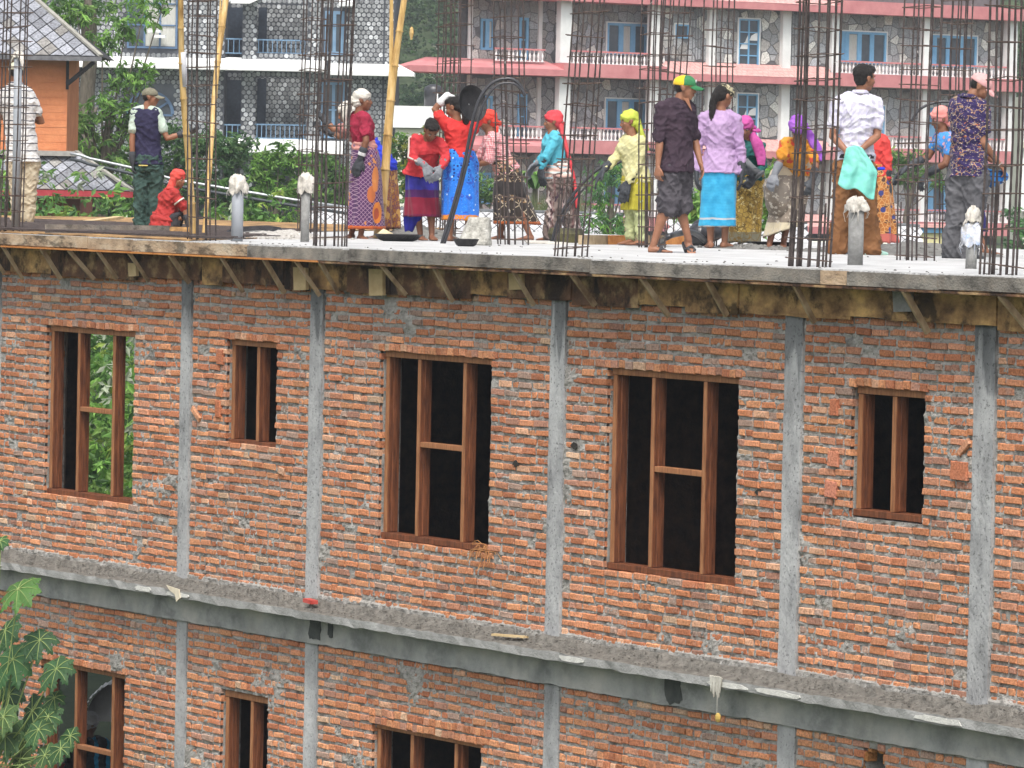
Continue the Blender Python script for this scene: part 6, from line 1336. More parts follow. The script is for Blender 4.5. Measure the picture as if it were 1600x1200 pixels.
STONES = []
def stone_wall(parent, x0, x1, z0, z1, y, rg, holes=(), cell=.42):
    """mortar plate with crazy stones set on it; holes are (x0,x1,z0,z1) openings"""
    b = MB(); xs = sorted(set([x0, x1]+[v for h in holes for v in h[:2]])); 
    for a, c in zip(xs[:-1], xs[1:]):
        mid = (a+c)/2; hs = sorted([(h[2], h[3]) for h in holes if h[0] <= mid <= h[1]]); z = z0
        for h0, h1 in hs:
            if h0 > z: b.box(a, c, y, y+.2, z, h0)
            z = h1
        if z < z1: b.box(a, c, y, y+.2, z, z1)
    b.build('wall_panel', M_joint, parent)
    for poly in crazy(x0+.01, x1-.01, z0, z1, cell, rg):
        cx = sum(p[0] for p in poly)/len(poly); cz = sum(p[1] for p in poly)/len(poly)
        if any(h[0]-.12 < cx < h[1]+.12 and h[2]-.12 < cz < h[3]+.12 for h in holes):
            for h in holes:
                if h[0] < cx < h[1] and h[2] < cz < h[3]: poly = None; break
                for p, n in (((h[0], 0), (1, 0)), ((h[1], 0), (-1, 0)), ((0, h[2]), (0, 1)), ((0, h[3]), (0, -1))):
                    if (cx-p[0])*n[0]+(cz-p[1])*n[1] < 0 and n[0] and h[2]-.2 < cz < h[3]+.2: poly = clip(poly, p, n)
                    elif (cx-p[0])*n[0]+(cz-p[1])*n[1] < 0 and n[1] and h[0] < cx < h[1]: poly = clip(poly, p, n)
                if len(poly) < 3: poly = None; break
            if poly is None: continue
        g = rg.uniform(.24, .44); t = rg.choice([(g*.95, g, g*1.06), (g*.97, g, g*1.02), (g*1.03, g, g*.95)]) if rg.random() < .9 else (.66, .66, .62)
        STONES.append((poly, y-.03, y-.0005, t, parent))

def window(parent, x0, x1, z0, z1, y, cols, rows=1, door=None, mt=None, curt=None, trim=True, glassmt=None, f=.07, m=.07):
    """recessed blue window: frame, mullions and panes; door = (xa, xb) solid leaf"""
    w = empty('window', (0, 0, 0), parent=parent); mt = mt or M_blue; b = MB()
    b.box(x0, x0+f, y-.05, y+.06, z0, z1); b.box(x1-f, x1, y-.05, y+.06, z0, z1); b.box(x0+f, x1-f, y-.05, y+.06, z1-f, z1); b.box(x0+f, x1-f, y-.05, y+.06, z0, z0+f)
    xa = x0+f
    if door:
        d = MB(); d.box(door[0], door[1], y-.02, y+.03, z0+f, z1-f)
        for k in range(2):
            for q in range(3):
                a = door[0]+.06+k*(door[1]-door[0]-.06)/2; e = a+(door[1]-door[0]-.18)/2; d.box(a, e, y-.035, y-.021, z0+f+.1+q*(z1-z0-.2)/3, z0+f+q*(z1-z0-.2)/3+(z1-z0-.2)/3-.06)
        d.build('door_leaf', mt, w); xa = door[1]
    n = len(cols) if isinstance(cols, (list, tuple)) else cols
    for i in range(n):
        a = xa+(x1-f-xa)*i/n; c = xa+(x1-f-xa)*(i+1)/n
        if i or door: b.box(a-m/2, a+m/2, y-.045, y+.05, z0+f, z1-f)
        for j in range(rows):
            za = z0+f+(z1-z0-2*f)*j/rows; zc = z0+f+(z1-z0-2*f)*(j+1)/rows
            if j: b.box(a+m/2, c-m/2, y-.042, y+.045, za-.025, za+.025)
            MB().box(a+.01, c-.01, y+.015, y+.03, za+.02, zc-.02).build('pane', (glassmt or M_glass) if not (curt and i in curt) else M_curt, w)
    b.build('frame', mt, w)
    if trim:
        t = MB(); e = .06; t.box(x0-e, x0-.002, y-.06, y+.05, z0-.02, z1+e); t.box(x1+.002, x1+e, y-.06, y+.05, z0-.02, z1+e); t.box(x0-.002, x1+.002, y-.06, y+.05, z1+.002, z1+e); t.build('trim', M_white, w)
    return w

# hotel -------------------------------------------------------------
HT = empty('pink_banded_hotel', (-155.316, 100.436, 0), R(91.67), 'large grey stone hotel with faded red floor bands, white balustrades and blue windows', 'building')
b = MB(); prof = [(.045, 0), (.045, .05), (.022, .10), (.05, .20), (.055, .27), (.028, .36), (.022, .42), (.045, .46), (.045, .50)]; n = 8
b.add([(r*math.cos(2*math.pi*j/n), r*math.sin(2*math.pi*j/n), z) for r, z in prof for j in range(n)], [(i*n+j, i*n+(j+1) % n, (i+1)*n+(j+1) % n, (i+1)*n+j) for i in range(len(prof)-1) for j in range(n)])
BAL = b.mesh('baluster', M_white, smooth=True)
rg = random.Random(21)
def balustrade(x0, x1, z, y, parent=None):
    o = MB().box(x0, x1, y-.07, y+.07, z+.53, z+.60).build('handrail', M_pinkF, HT); q = MB().box(x0, x1, y-.055, y+.055, z+.02, z+.045).build('rail_base', M_white, HT)
    k = int((x1-x0)/.21)
    for i in range(k): link_mesh('baluster', BAL, HT, (x0+(i+.5)*(x1-x0)/k, y, z+.04), None, (1, 1, .98))
Z = [9.02, 12.43, 15.78]; H0 = 5.62
floors = [H0, 9.02, 12.43]
RC = 1.2; SH = .81
MB().box(.3, 26, RC+.2, RC+8, 1.0, 18.5).build('inner_block', M_joint, HT); MB().box(-4.4, .29, RC+.22, RC+.8, 1.0, 18.5).build('inner_block', M_joint, HT)
for fi, z in enumerate(floors):
    zt = z+2.78
    # bays: A (-.36..5.0), C (15.2..20.4), D (20.4..25.5) recessed; B front
    winA = (2.25+SH, 4.45+SH, z+.52, z+1.93); winC = (15.26+SH-.75, 18.42+SH-.75, z+.50, z+1.97); winD = (20.7+SH-.75, 23.83+SH-.75, z+.50, z+1.97)
    stone_wall(HT, .25, 5.9, z+.02, zt, RC, rg, [winA]); window(HT, *winA[:2], winA[2], winA[3], RC-.02, 3, 1, None, curt=(1,), f=.11, m=.26)
    stone_wall(HT, 15.3, 20.9, z+.02, zt, RC*.45, rg, [winC]); window(HT, *winC[:2], winC[2], winC[3], RC*.45-.02, 3, 1, (winC[0]+.11, winC[0]+.85), curt=(2,) if fi % 2 else (0,), f=.11, m=.24)
    stone_wall(HT, 20.9, 25.6, z+.02, zt, RC*.45, rg, [winD]); window(HT, *winD[:2], winD[2], winD[3], RC*.45-.02, 3, 1, (winD[0]+.11, winD[0]+.6), curt=(1,) if fi % 2 else (), f=.11, m=.24)
    w1 = (6.05, 6.82, z+1.32, z+1.95); w2 = (9.62, 10.78, z+.06, z+2.32)
    stone_wall(HT, 5.06, 15.2, z+.30, zt, .12, rg, [w1, w2]); window(HT, *w1[:2], w1[2], w1[3], .10, 1, 1); window(HT, *w2[:2], w2[2], w2[3], .10, 2, 4)
    for (a, c, d) in ((9.72, 10.16, .95), (10.25, 10.7, 1.35), (10.0, 10.2, 1.25)):     # torn paper on the stair window
        MB().prism([(a, z+d), (c, z+d), (c, z+d+.40), (a+.1, z+d+.22)], .085, .095).build('paper_scrap', M_white, HT)
    for x0, x1 in ((-.36, .23), (4.60, 5.06), (7.81, 8.27), (11.98, 12.45), (14.81, 15.22), (20.24, 20.66), (25.27, 25.85)):
        MB().box(x0, x1, -.14, .22, z+.02, zt+.02).build('pillar', M_white, HT)
    for k in range(5): MB().tube([(6.98+k*.16, .0, z+.3), (6.98+k*.16, .0, zt)], .018, 5).build('grille_bar', M_joint, HT)
    for k in range(5): MB().tube([(12.6+k*.16, .0, z+.3), (12.6+k*.16, .0, zt)], .018, 5).build('grille_bar', M_joint, HT)
    # left wing
    wl = (-3.75, -3.05, z+.50, z+1.88); wd = (-1.7, -1.2, z+.02, z+2.0)
    stone_wall(HT, -4.3, .24, z+.02, zt, RC+.02, rg, [wl, wd]); window(HT, *wl[:2], wl[2], wl[3], RC, 2, 1, trim=False, curt=(1,), f=.1, m=.2); window(HT, *wd[:2], wd[2], wd[3], RC, 1, 2, trim=False, f=.12)
    for x in (-4.35, -.62): MB().box(x-.09, x+.09, RC-.15, RC-.02, z, zt).build('thin_pillar', M_white, HT)
    balustrade(-3.6, -.9, z, .3); balustrade(-.3, 5.5, z, -.02); balustrade(15.0, 20.2, z, -.02); balustrade(20.7, 25.8, z, -.02)
    # beam, fascia
    MB().box(-.36, 26, -.10, .3, zt+.025, zt+.38).build('white_beam', M_cream, HT)
for fi, z in enumerate(floors+[15.78]):
    if fi == 0: z0 = 5.0
    MB().box(-.4, 5.2, -.55, RC+.2, z-.59, z).build('fascia_band', M_pinkF, HT); MB().box(14.9, 26.0, -.55, RC+.2, z-.59, z).build('fascia_band', M_pinkF, HT)
    MB().box(5.21, 14.89, -.75, RC, z-.60, z-.28).build('fascia_band', M_pinkF, HT)
    for r in range(4):         # rows of tiles on the lean-to strip
        for k in range(33):
            x = 5.2+k*.295+(.14 if r % 2 else 0); zz = z-.28+.135*r; yy = -.75+.2*r
            if x > 14.7: continue
            MB().add([(x+.005, yy, zz), (x+.29, yy, zz), (x+.29, yy+.24, zz+.15), (x+.005, yy+.24, zz+.15), (x+.005, yy, zz-.03), (x+.29, yy, zz-.03)], [(0, 1, 2, 3), (4, 5, 1, 0)]) if False else None
    b = MB()
    for r in range(4):
        for k in range(33):
            x = 5.2+k*.295+(.14 if r % 2 else 0); zz = z-.28+.135*r; yy = -.75+.2*r
            if x > 14.62: continue
            b.add([(x+.008, yy, zz), (x+.287, yy, zz), (x+.287, yy+.24, zz+.15), (x+.008, yy+.24, zz+.15), (x+.008, yy, zz-.035), (x+.287, yy, zz-.035)], [(0, 1, 2, 3), (4, 5, 1, 0)])
    b.box(5.2, 14.9, -.7, RC, z-.30, z-.26); tag(b.build('awning_tiles', M_tile, HT), kind='stuff')
    # hipped awning over the left wing
    b = MB(); b.add([(-.4, -.55, z-.59), (-8.4, -.3, z-.59), (-.4, -.55, z-.30), (-8.4, -.3, z-.32), (-.4, 1.0, z+.12), (-6.6, 1.2, z+.10), (-.4, 2, z-.59), (-8.4, 2.5, z-.59)], [(0, 2, 3, 1), (2, 4, 5, 3), (3, 5, 7, 1), (0, 1, 7, 6), (4, 6, 7, 5)]); b.build('hipped_awning', M_pinkF, HT)
b = MB(); b.box(-2, 5.0, -.64, -.58, 16.2, 17.2); SG = b.build('banner', mat('banner_blue', (.02, .04, .30), (.03, .06, .4), bump=0), HT)
MB().box(-2, 5.0, -.655, -.642, 16.2, 16.25).build('banner_edge', M_white, HT)
STONES.sort(key=lambda s: -max(p[0] for p in s[0]))
for k, (poly, ya, yb, t, par) in enumerate(STONES):
    if k < 280: MB().prism(poly, ya, yb, tint=t).build('stone', M_stone, par)
b = MB()
for poly, ya, yb, t, par in STONES[280:]: b.prism(poly, ya, yb, tint=t)
tag(b.build('stone_facing', M_stone, HT), kind='stuff')

# round-stone house --------------------------------------------------
D2 = 195
RS = empty('round_stone_house', tuple(W(0, D2, 0)), YAW, 'blue windowed guest house faced with round grey stones under pale eaves, left of the hotel', 'building')
U = lambda x: (x-800)/8000*D2
ZZ = lambda x, y: 7.12-(y-284-.0205*(x-800))/8000*D2
discs = []
def disc_wall(xa, xb, ya, yb, d, holes=(), thick=.3):
    """xa..xb, ya..yb given in metres: wall with round stones, front at depth d"""
    b = MB(); xs = sorted(set([xa, xb]+[v for h in holes for v in h[:2] if xa < v < xb]))
    for a, c in zip(xs[:-1], xs[1:]):
        mid = (a+c)/2; hs = sorted([(h[2], h[3]) for h in holes if h[0] <= mid <= h[1]]); z = ya
        for h0, h1 in hs:
            if h0 > z: b.box(a, c, d, d+thick, z, h0)
            z = max(z, h1)
        if z < yb: b.box(a, c, d, d+thick, z, yb)
    b.build('wall', M_discbg, RS)
    p = .193; j = 0; z = ya+.1
    while z < yb-.05:
        x = xa+.1+(p/2 if j % 2 else 0)
        while x < xb-.05:
            if not any(h[0]-.09 < x < h[1]+.09 and h[2]-.09 < z < h[3]+.09 for h in holes): discs.append((x, z, d))
            x += p
        z += p*.866; j += 1
X = {k: U(k) for k in (60, 140, 150, 189, 190, 267, 255, 340, 370, 390, 403, 470, 497, 527, 606, 590)}
def rr(x0, x1, y0, y1): return (U(x0), U(x1), ZZ((x0+x1)/2, y1), ZZ((x0+x1)/2, y0))
wA = rr(189, 267, -30, 76); wB = rr(190, 262, 133, 178); dA = rr(497, 527, 18, 86); dB = rr(494, 531, 128, 216)
zt_, zm1, zm2, zb_ = ZZ(400, -40), ZZ(400, 90), ZZ(400, 108), ZZ(400, 300)
disc_wall(U(60), U(342), zm1-.1, zt_, 0, [wA]); disc_wall(U(60), U(342), zb_, zm2, 0, [wB])
disc_wall(U(368), U(390), zm1-.1, ZZ(380, 2), 0); disc_wall(U(368), U(390), zb_, zm2, 0)
disc_wall(U(342), U(472), ZZ(400, 88), ZZ(400, 6), 1.7); disc_wall(U(342), U(472), ZZ(400, 217), ZZ(400, 112), 1.7)
disc_wall(U(342), U(472), ZZ(400, 6), zt_, 0.02); disc_wall(U(390), U(472), ZZ(400, 120), zm2, 0.02)
disc_wall(U(470), U(606), zm1-.25, zt_, 0, [dA]); disc_wall(U(470), U(606), zb_, zm2, 0, [dB])
disc_wall(U(390), U(472), ZZ(400, 98), ZZ(400, 83), .02)
b = MB()
rg = random.Random(8)
for x, z, d in discs:
    g = rg.uniform(.20, .42)
    if rg.random() < .14: g = rg.uniform(.5, .66)
    r = .084*rg.uniform(.92, 1.05); n = 9
    b.add([(x+r*math.cos(6.283*k/n), d-.025, z+r*math.sin(6.283*k/n)) for k in range(n)]+[(x+r*1.05*math.cos(6.283*k/n), d-.001, z+r*1.05*math.sin(6.283*k/n)) for k in range(n)], [tuple(range(n))[::-1]]+[(k, (k+1) % n, (k+1) % n+n, k+n)[::-1] for k in range(n)], 0, (g*.93, g*.97, g))
tag(b.build('round_stones', M_disc, RS), kind='stuff')
MB().box(U(60), U(606), 2.0, 9, zb_-2, zt_).build('inner_block', M_discbg, RS)
MB().box(U(588), U(591), -.06, -.001, zb_, zt_).build('corner_dark_strip', M_discbg, RS)  # added dark strip, drawn for the dark line where the wall turns
for x0, x1, y0, y1 in ((390, 403, 10, 84), (342, 368, 10, 86), (390, 404, 122, 214), (342, 366, 124, 214)):
    a = rr(x0, x1, y0, y1); MB().box(a[0], a[1], 1.60, 1.69, a[2], a[3]).build('dark_doorway', mat('dark_blue_door', (.02, .028, .045), (.04, .055, .08)), RS)
w = window(RS, *wA[:2], wA[2], wA[3], -.02, 3, 3, curt=(1, 2), mt=M_blueD, trim=False)
for k in range(2):    # arched heads of the big window
    cx = lerp(wA[0], wA[1], .35+.4*k); b = MB()
    for q in range(10): a = math.pi*q/10; a2 = math.pi*(q+1)/10; b.bar((cx+.45*math.cos(a), -.09, wA[3]-.9+.5*math.sin(a)), (cx+.45*math.cos(a2), -.09, wA[3]-.9+.5*math.sin(a2)), .05, .09, up=(0, 1, 0))
    b.build('arch_bar', M_blueD, w)
b = MB(); cx = (wB[0]+wB[1])/2; rr_ = (wB[1]-wB[0])/2
MB().box(wB[0]-.1, wB[1]+.1, -.01, .05, wB[2]-2.2, wB[3]+.1).build('arched_window', M_glass, RS)
for q in range(14): a = math.pi*q/14; a2 = math.pi*(q+1)/14; b.bar((cx+rr_*math.cos(a), -.06, wB[2]+rr_*.95*math.sin(a)), (cx+rr_*math.cos(a2), -.06, wB[2]+rr_*.95*math.sin(a2)), .12, .12, up=(0, 1, 0))
for a in (.6, 1.57, 2.5): b.bar((cx, -.05, wB[2]), (cx+rr_*math.cos(a), -.05, wB[2]+rr_*.95*math.sin(a)), .08, .08, up=(0, 1, 0))
b.box(wB[0], wB[1], -.1, .0, wB[2]-.08, wB[2]); b.build('arch_frame', M_blueD, RS)
window(RS, *dA[:2], dA[2], dA[3], -.02, 2, 1, mt=M_blueR, trim=False, glassmt=M_glass, f=.12, m=.12); window(RS, *dB[:2], dB[2], dB[3], -.02, 2, 2, mt=M_blueR, f=.12, m=.12, trim=False)
def eave(x0, x1, y0, y1, out, hip=0, top=.38):
    """sloped white eave roof"""
    za, zb = ZZ((x0+x1)/2, y1), ZZ((x0+x1)/2, y1-6); zc = ZZ((x0+x1)/2, y0); a, c = U(x0), U(x1); b = MB()
    b.add([(a, -out, za), (c+hip, -out, za), (a, -out, zb), (c+hip, -out, zb), (a, .2, zc), (c, .2, zc), (a, .2, za), (c+hip, 1.0, za), (c+hip, 1.0, zb)], [(0, 1, 3, 2), (2, 3, 5, 4), (0, 6, 7, 1), (1, 7, 8, 3), (3, 8, 5)]); return b.build('eave_roof', M_white, RS)
eave(60, 500, 88, 109, 1.1); eave(505, 608, 97, 119, 1.0, .75); eave(330, 530, 216, 240, 1.2); eave(520, 545, -12, 12, 1.4)
b = MB(); a, c = U(352), U(398); b.add([(a, -1.2, ZZ(375, 0)), (c, -1.2, ZZ(375, 0)), ((a+c)/2+.5, -1.2, ZZ(375, -25)), (a, -1.2, ZZ(375, 8)), (c-.4, -1.2, ZZ(375, 8)), (a, 1, ZZ(375, 0)), (c, 1, ZZ(375, 0)), ((a+c)/2+.5, 1, ZZ(375, -25))], [(3, 4, 1, 0), (0, 1, 2), (1, 6, 7, 2), (0, 2, 7, 5)]); b.build('gable', M_white, RS)
for (x0, x1, y0, y1) in ((390, 470, 62, 84), (342, 368, 60, 84), (390, 470, 194, 217), (342, 368, 194, 217)):
    a = rr(x0, x1, y0, y1); rl = empty('balcony_railing', (0, 0, 0), parent=RS)
    MB().box(a[0], a[1], .1, .16, a[3]-.05, a[3]).build('top_rail', M_blueR, rl); MB().box(a[0], a[1], .1, .16, a[2], a[2]+.04).build('bottom_rail', M_blueR, rl)
    k = int((a[1]-a[0])/.17)
    for i in range(k): x = a[0]+(i+.5)*(a[1]-a[0])/k; MB().box(x-.014, x+.014, .115, .145, a[2]+.04, a[3]-.05).build('railing_bar', M_blueR, rl)
for q, (x, y) in enumerate(((228, 52), (236, 60))): MB().box(U(x)-.12, U(x)+.35, -.75, -.2, ZZ(x, y), ZZ(x, y)+.1).build('lamp_hood', M_white, RS)

# orange house with diamond slates -------------------------------------
D3 = 110
OH = empty('orange_slate_house', tuple(W(0, D3, 0)), YAW, 'orange brick house with diamond slate roofs at the far left', 'building')
U3 = lambda x: (x-800)/8000*D3
Z3 = lambda x, y: 7.12-(y-284-.0205*(x-800))/8000*D3
M_orw = mat('orange_wall', (.50, .17, .07), (.64, .25, .11), scale=2.5, bump=.3, detail=9)
M_rdw = mat('red_brown_wall', (.22, .07, .045), (.32, .11, .07), scale=2.5, bump=.3)
M_redf = mat('red_fascia', (.30, .03, .04), (.42, .06, .07), scale=3)
# wall courses proud by a few mm
xw0, xw1 = U3(-90), U3(97); b = MB(); b.box(xw0, xw1-.01, .01, 3, Z3(50, 300), Z3(50, 80)); b.build('wall', M_orw, OH)
zc = Z3(50, 245); rg = random.Random(2)
while zc < Z3(50, 92):
    MB().box(xw0, xw1, -.004-rg.random()*.01, .009, zc, zc+.155).build('wall_course', M_orw, OH); zc += .16
MB().box(U3(-90), U3(118), .3, 3.5, 2.0, Z3(50, 310)).build('lower_wall', M_rdw, OH)
MB().box(U3(52), U3(60), .22, .3, 2.0, Z3(50, 312)).build('wall_pilaster', M_rdw, OH)
def slates(p00, p10, ptop, right_cut, name, size, rows, tintf, maxi=300, left=-2.0):
    """diamond slates on the plane through eave points p00->p10 (u direction) and up to ptop; right_cut(t) gives the u limit at height fraction t"""
    p00, p10, ptop = Vector(p00), Vector(p10), Vector(ptop); eu = (p10-p00).normalized(); ev = (ptop-p00); ev = ev-eu*ev.dot(eu); Lv = ev.length; ev.normalize(); nn = eu.cross(ev).normalized()
    Lu = (p10-p00).length; dv = Lv/rows; out = []; hw = size/2
    if nn.y > 0: nn = -nn
    for r in range(rows+1):
        v = dv*r; k = 0; u = (hw if r % 2 else 0)
        while u < Lu:
            if u+hw*.3 <= right_cut(min(1, v/Lv)):
                g = tintf(); pts = []
                for a, c, lift in ((0, -dv*.93, .014), (hw*.90, 0, .008), (0, dv*.93, 0.002), (-hw*.90, 0, .008)):
                    uu = min(u+a, right_cut(min(1, max(0, (v+c)/Lv)))); vv = max(0, min(Lv, v+c)); pts.append(p00+eu*uu+ev*vv+nn*(.012+lift))
                bot = [p-nn*.010 for p in pts]; out.append((pts+bot, g))
            u += size
    return out
def sl_t():
    g = rg.uniform(.17, .34); return (g*.93, g*.97, g*1.08) if rg.random() < .85 else (g*.9, g*.87, g*.82)
SF = [(0, 1, 2, 3), (0, 4, 5, 1), (3, 7, 4, 0), (1, 5, 6, 2), (2, 6, 7, 3)]
def roof(parent, name, ex0, ex1, ey, ax, ay, out, up, eavefas, size, rows, fm, fh=.12):
    """hip roof face: eave ex0..ex1 at image row ey; apex ax, ay where hip starts"""
    ze = Z3(ex1, ey); zt = Z3(ax, ay); L = U3(ex1)-U3(ex0); back = up
    def cut(t): return (U3(ex1)-U3(ex0))-(U3(ex1)-U3(ax))*t
    b = MB(); b.add([(U3(ex0), -out, ze), (U3(ex1), -out, ze), (U3(ax), back-out, zt), (U3(ex0), back-out, zt), (U3(ex1), -out+2*back, ze)], [(0, 1, 2, 3), (1, 4, 2), (0, 4, 1)]); b.build(name, M_roofdk, parent)
    MB().box(U3(ex0), U3(ex1)+.02, -out-.05, -out-.005, ze-fh, ze-.005).build('fascia', fm, parent)
    S = slates((U3(ex0), -out, ze), (U3(ex1), -out, ze), (U3(ex0), back-out, zt), cut, 'slate', size, rows, sl_t)
    for k, (vv, g) in enumerate(S): MB().add([tuple(p) for p in vv], SF, 0, g).build('slate', M_slate, parent)
    MB().bar((U3(ex1), -out-.01, ze+.02), (U3(ax), back-out-.01, zt+.02), .10, .05).build('hip_capping', mat('hip_cap', (.24, .23, .20), (.36, .35, .31)), parent)
    return S
UR = empty('upper_roof', (0, 0, 0), parent=OH); LR = empty('lower_roof', (0, 0, 0), parent=OH)
roof(UR, 'roof_deck', -60, 152, 90, 38, -2, .55, 1.9, 0, .33, 9, mat('grey_fascia', (.10, .10, .11), (.17, .17, .18)), .10)
roof(LR, 'roof_deck', -60, 207, 299, 112, 238, 1.1, 1.2, 0, .30, 7, M_redf, .13)
b = MB(); b.bar((U3(97), -.1, Z3(97, 132)), (U3(140), -.4, Z3(140, 98)), .06, .08); b.bar((U3(97), -.03, Z3(97, 95)), (U3(97), -.03, Z3(97, 140)), .05, .06); b.build('eave_bracket', M_roofdk, OH)
MB().box(U3(-60), U3(113), -.28, .2, Z3(50, 243), Z3(50, 235)).build('flashing', mat('flashing', (.25, .24, .22), (.36, .34, .31)), OH)

# long low slate roof just beyond the slab ---------------------------------
LO = empty('low_slate_roofed_house', tuple(W(0, D3, 0)), YAW, 'long low house with pale slate roof right behind the construction roof', 'building')
segs = [(478, 325, 968, 337), (1040, 341, 1256, 351), (1378, 352, 1432, 356)]
pool = []
MB().box(U3(470), U3(1440), .4, 4, 1.5, Z3(900, 372)).build('wall', M_cream, LO)
for (xa, ya, xb, yb) in segs:
    zt0, zt1 = Z3(xa, ya), Z3(xb, yb); dz = 1.05; y1 = -1.9
    b = MB(); b.add([(U3(xa), 0, zt0), (U3(xb), 0, zt1), (U3(xb), y1, zt1-dz), (U3(xa), y1, zt0-dz)], [(0, 3, 2, 1)]); b.build('roof_deck', M_roofdk, LO)
    MB().tube([(U3(xa), .02, zt0+.03), (U3(xb), .02, zt1+.03)], .045, 8).build('ridge_pipe', mat('ridge_dark', (.08, .085, .09), (.16, .17, .18)), LO)
    pool += slates((U3(xa), y1, zt0-dz), (U3(xb), y1, zt1-dz), (U3(xa), 0, zt0), lambda t, L=U3(xb)-U3(xa): L, 's', .23, 11, lambda: (lambda g: (g, g*1.01, g*1.04))(rg.uniform(.38, .56)))
pool.sort(key=lambda s: -s[0][0].z)
for k, (vv, g) in enumerate(pool[:250]): MB().add([tuple(p) for p in vv], SF, 0, g).build('slate', M_slate, LO)
b = MB()
for vv, g in pool[250:]: b.add([tuple(p) for p in vv], SF, 0, g)
tag(b.build('slate_covering', M_slate, LO), kind='stuff')
# two long pipes sloping from the orange house
M_galv = mat('galvanised_pipe', (.34, .36, .38), (.5, .52, .54), scale=3, bump=.1, rough=.4, metal=.5)
pp = [(112, 240), (128, 243), (142, 248), (210, 263), (275, 281), (370, 297), (460, 312), (565, 327)]
for dy, r, mt, tx in ((0, .030, M_galv, 'bright galvanised pipe sloping from the orange house over the trees'), (9, .034, mat('dark_pipe', (.03, .035, .04), (.07, .08, .09), rough=.5), 'dark pipe running just below the bright galvanised pipe')):
    o = MB().tube([W(U3(x), D3-1.4, Z3(x, y+dy)) for x, y in pp], r, 8).build('service_pipe', mt, smooth=True); tag(o, tx, 'pipe')

# flat roof with black water tank, small houses at the right --------------------
def px3(x, y, D): return W((x-800)/8000*D, D, 7.12-(y-284-.0205*(x-800))/8000*D)
fr = empty('flat_roofed_house', tuple(W(0, 170, 0)), YAW, 'flat white roofed house between the stone house and the hotel', 'building')
UU = lambda x, D=170: (x-800)/8000*D
ZD = lambda x, y, D=170: 7.12-(y-284-.0205*(x-800))/8000*D
MB().box(UU(606), UU(715), 0, 5, ZD(650, 200), ZD(650, 166)).build('roof_parapet', M_white, fr); MB().box(UU(610), UU(712), .2, 5, 1.5, ZD(650, 201)).build('wall', M_cream, fr)
b = MB(); b.tube([(UU(667), 2, ZD(650, 168)), (UU(667), 2, ZD(650, 140)), (UU(667), 2, ZD(650, 134)), (UU(667), 2, ZD(650, 130))], [.32, .32, .30, .1], 20); b.build('water_tank', M_hose, fr, smooth=True)
MB().tube([(UU(673.5), 1, ZD(650, 168)), (UU(673.5), 1, ZD(650, 145))], .03, 6).build('vent_pipe', M_white, fr)
yh = empty('small_yellow_house', tuple(W(0, 150, 0)), YAW, 'small yellow house with a blue band low behind the right rebar cages', 'building')
U4 = lambda x: (x-800)/8000*150; Z4 = lambda x, y: ZD(x, y, 150)
MB().box(U4(1422), U4(1500), 0, 3, Z4(1450, 420), Z4(1450, 364)).build('wall', mat('yellow_wall', (.55, .50, .25), (.66, .62, .36)), yh)
MB().box(U4(1420), U4(1502), -.1, 3, Z4(1450, 363.5), Z4(1450, 356)).build('blue_band', M_blue, yh); MB().box(U4(1418), U4(1504), -.2, 3, Z4(1450, 355.5), Z4(1450, 351)).build('roof_edge', M_tile, yh)
ph = empty('pale_house', tuple(W(0, 190, 0)), YAW, 'pale house with white posts at the far right beside the hotel', 'building')
U5 = lambda x: (x-800)/8000*190; Z5 = lambda x, y: ZD(x, y, 190)
MB().box(U5(1592), U5(1700), 0, 5, Z5(1600, 400), Z5(1600, 150)).build('wall', M_cream, ph)
for x in (1591, 1604): MB().box(U5(x)-.1, U5(x)+.1, -.5, -.1, Z5(1600, 330), Z5(1600, 150)).build('post', M_white, ph)
for y in (150, 232): MB().box(U5(1586), U5(1700), -.7, 0, Z5(1600, y), Z5(1600, y-10)).build('roof_slab', M_cream, ph)
MB().box(U5(1594), U5(1602), -.05, .0, Z5(1600, 215), Z5(1600, 165)).build('window', M_glass, ph)

# ------------------------------------------------------------------ vegetation
def leaf_mat(name):
    mt, n, bs = new_mat(name); at = N(n, 'ShaderNodeAttribute', attribute_name='tint'); n.links.new(at.outputs['Color'], bs.inputs['Base Color'])
    bs.inputs['Roughness'].default_value = .55; bs.inputs['Specular IOR Level'].default_value = .3
    tr = N(n, 'ShaderNodeBsdfTranslucent'); mx = N(n, 'ShaderNodeMixShader'); mx.inputs[0].default_value = .3; out = [x for x in n.nodes if x.type == 'OUTPUT_MATERIAL'][0]
    hs = N(n, 'ShaderNodeHueSaturation'); hs.inputs['Value'].default_value = 1.9; n.links.new(at.outputs['Color'], hs.inputs['Color']); n.links.new(hs.outputs[0], tr.inputs[0])
    n.links.new(bs.outputs[0], mx.inputs[1]); n.links.new(tr.outputs[0], mx.inputs[2]); n.links.new(mx.outputs[0], out.inputs[0]); return mt
M_leaf = leaf_mat('leaf'); M_bark = mat('bark', (.07, .06, .045), (.16, .14, .11), scale=6, bump=.8, stretch=(3, 3, .6), bscale=20)
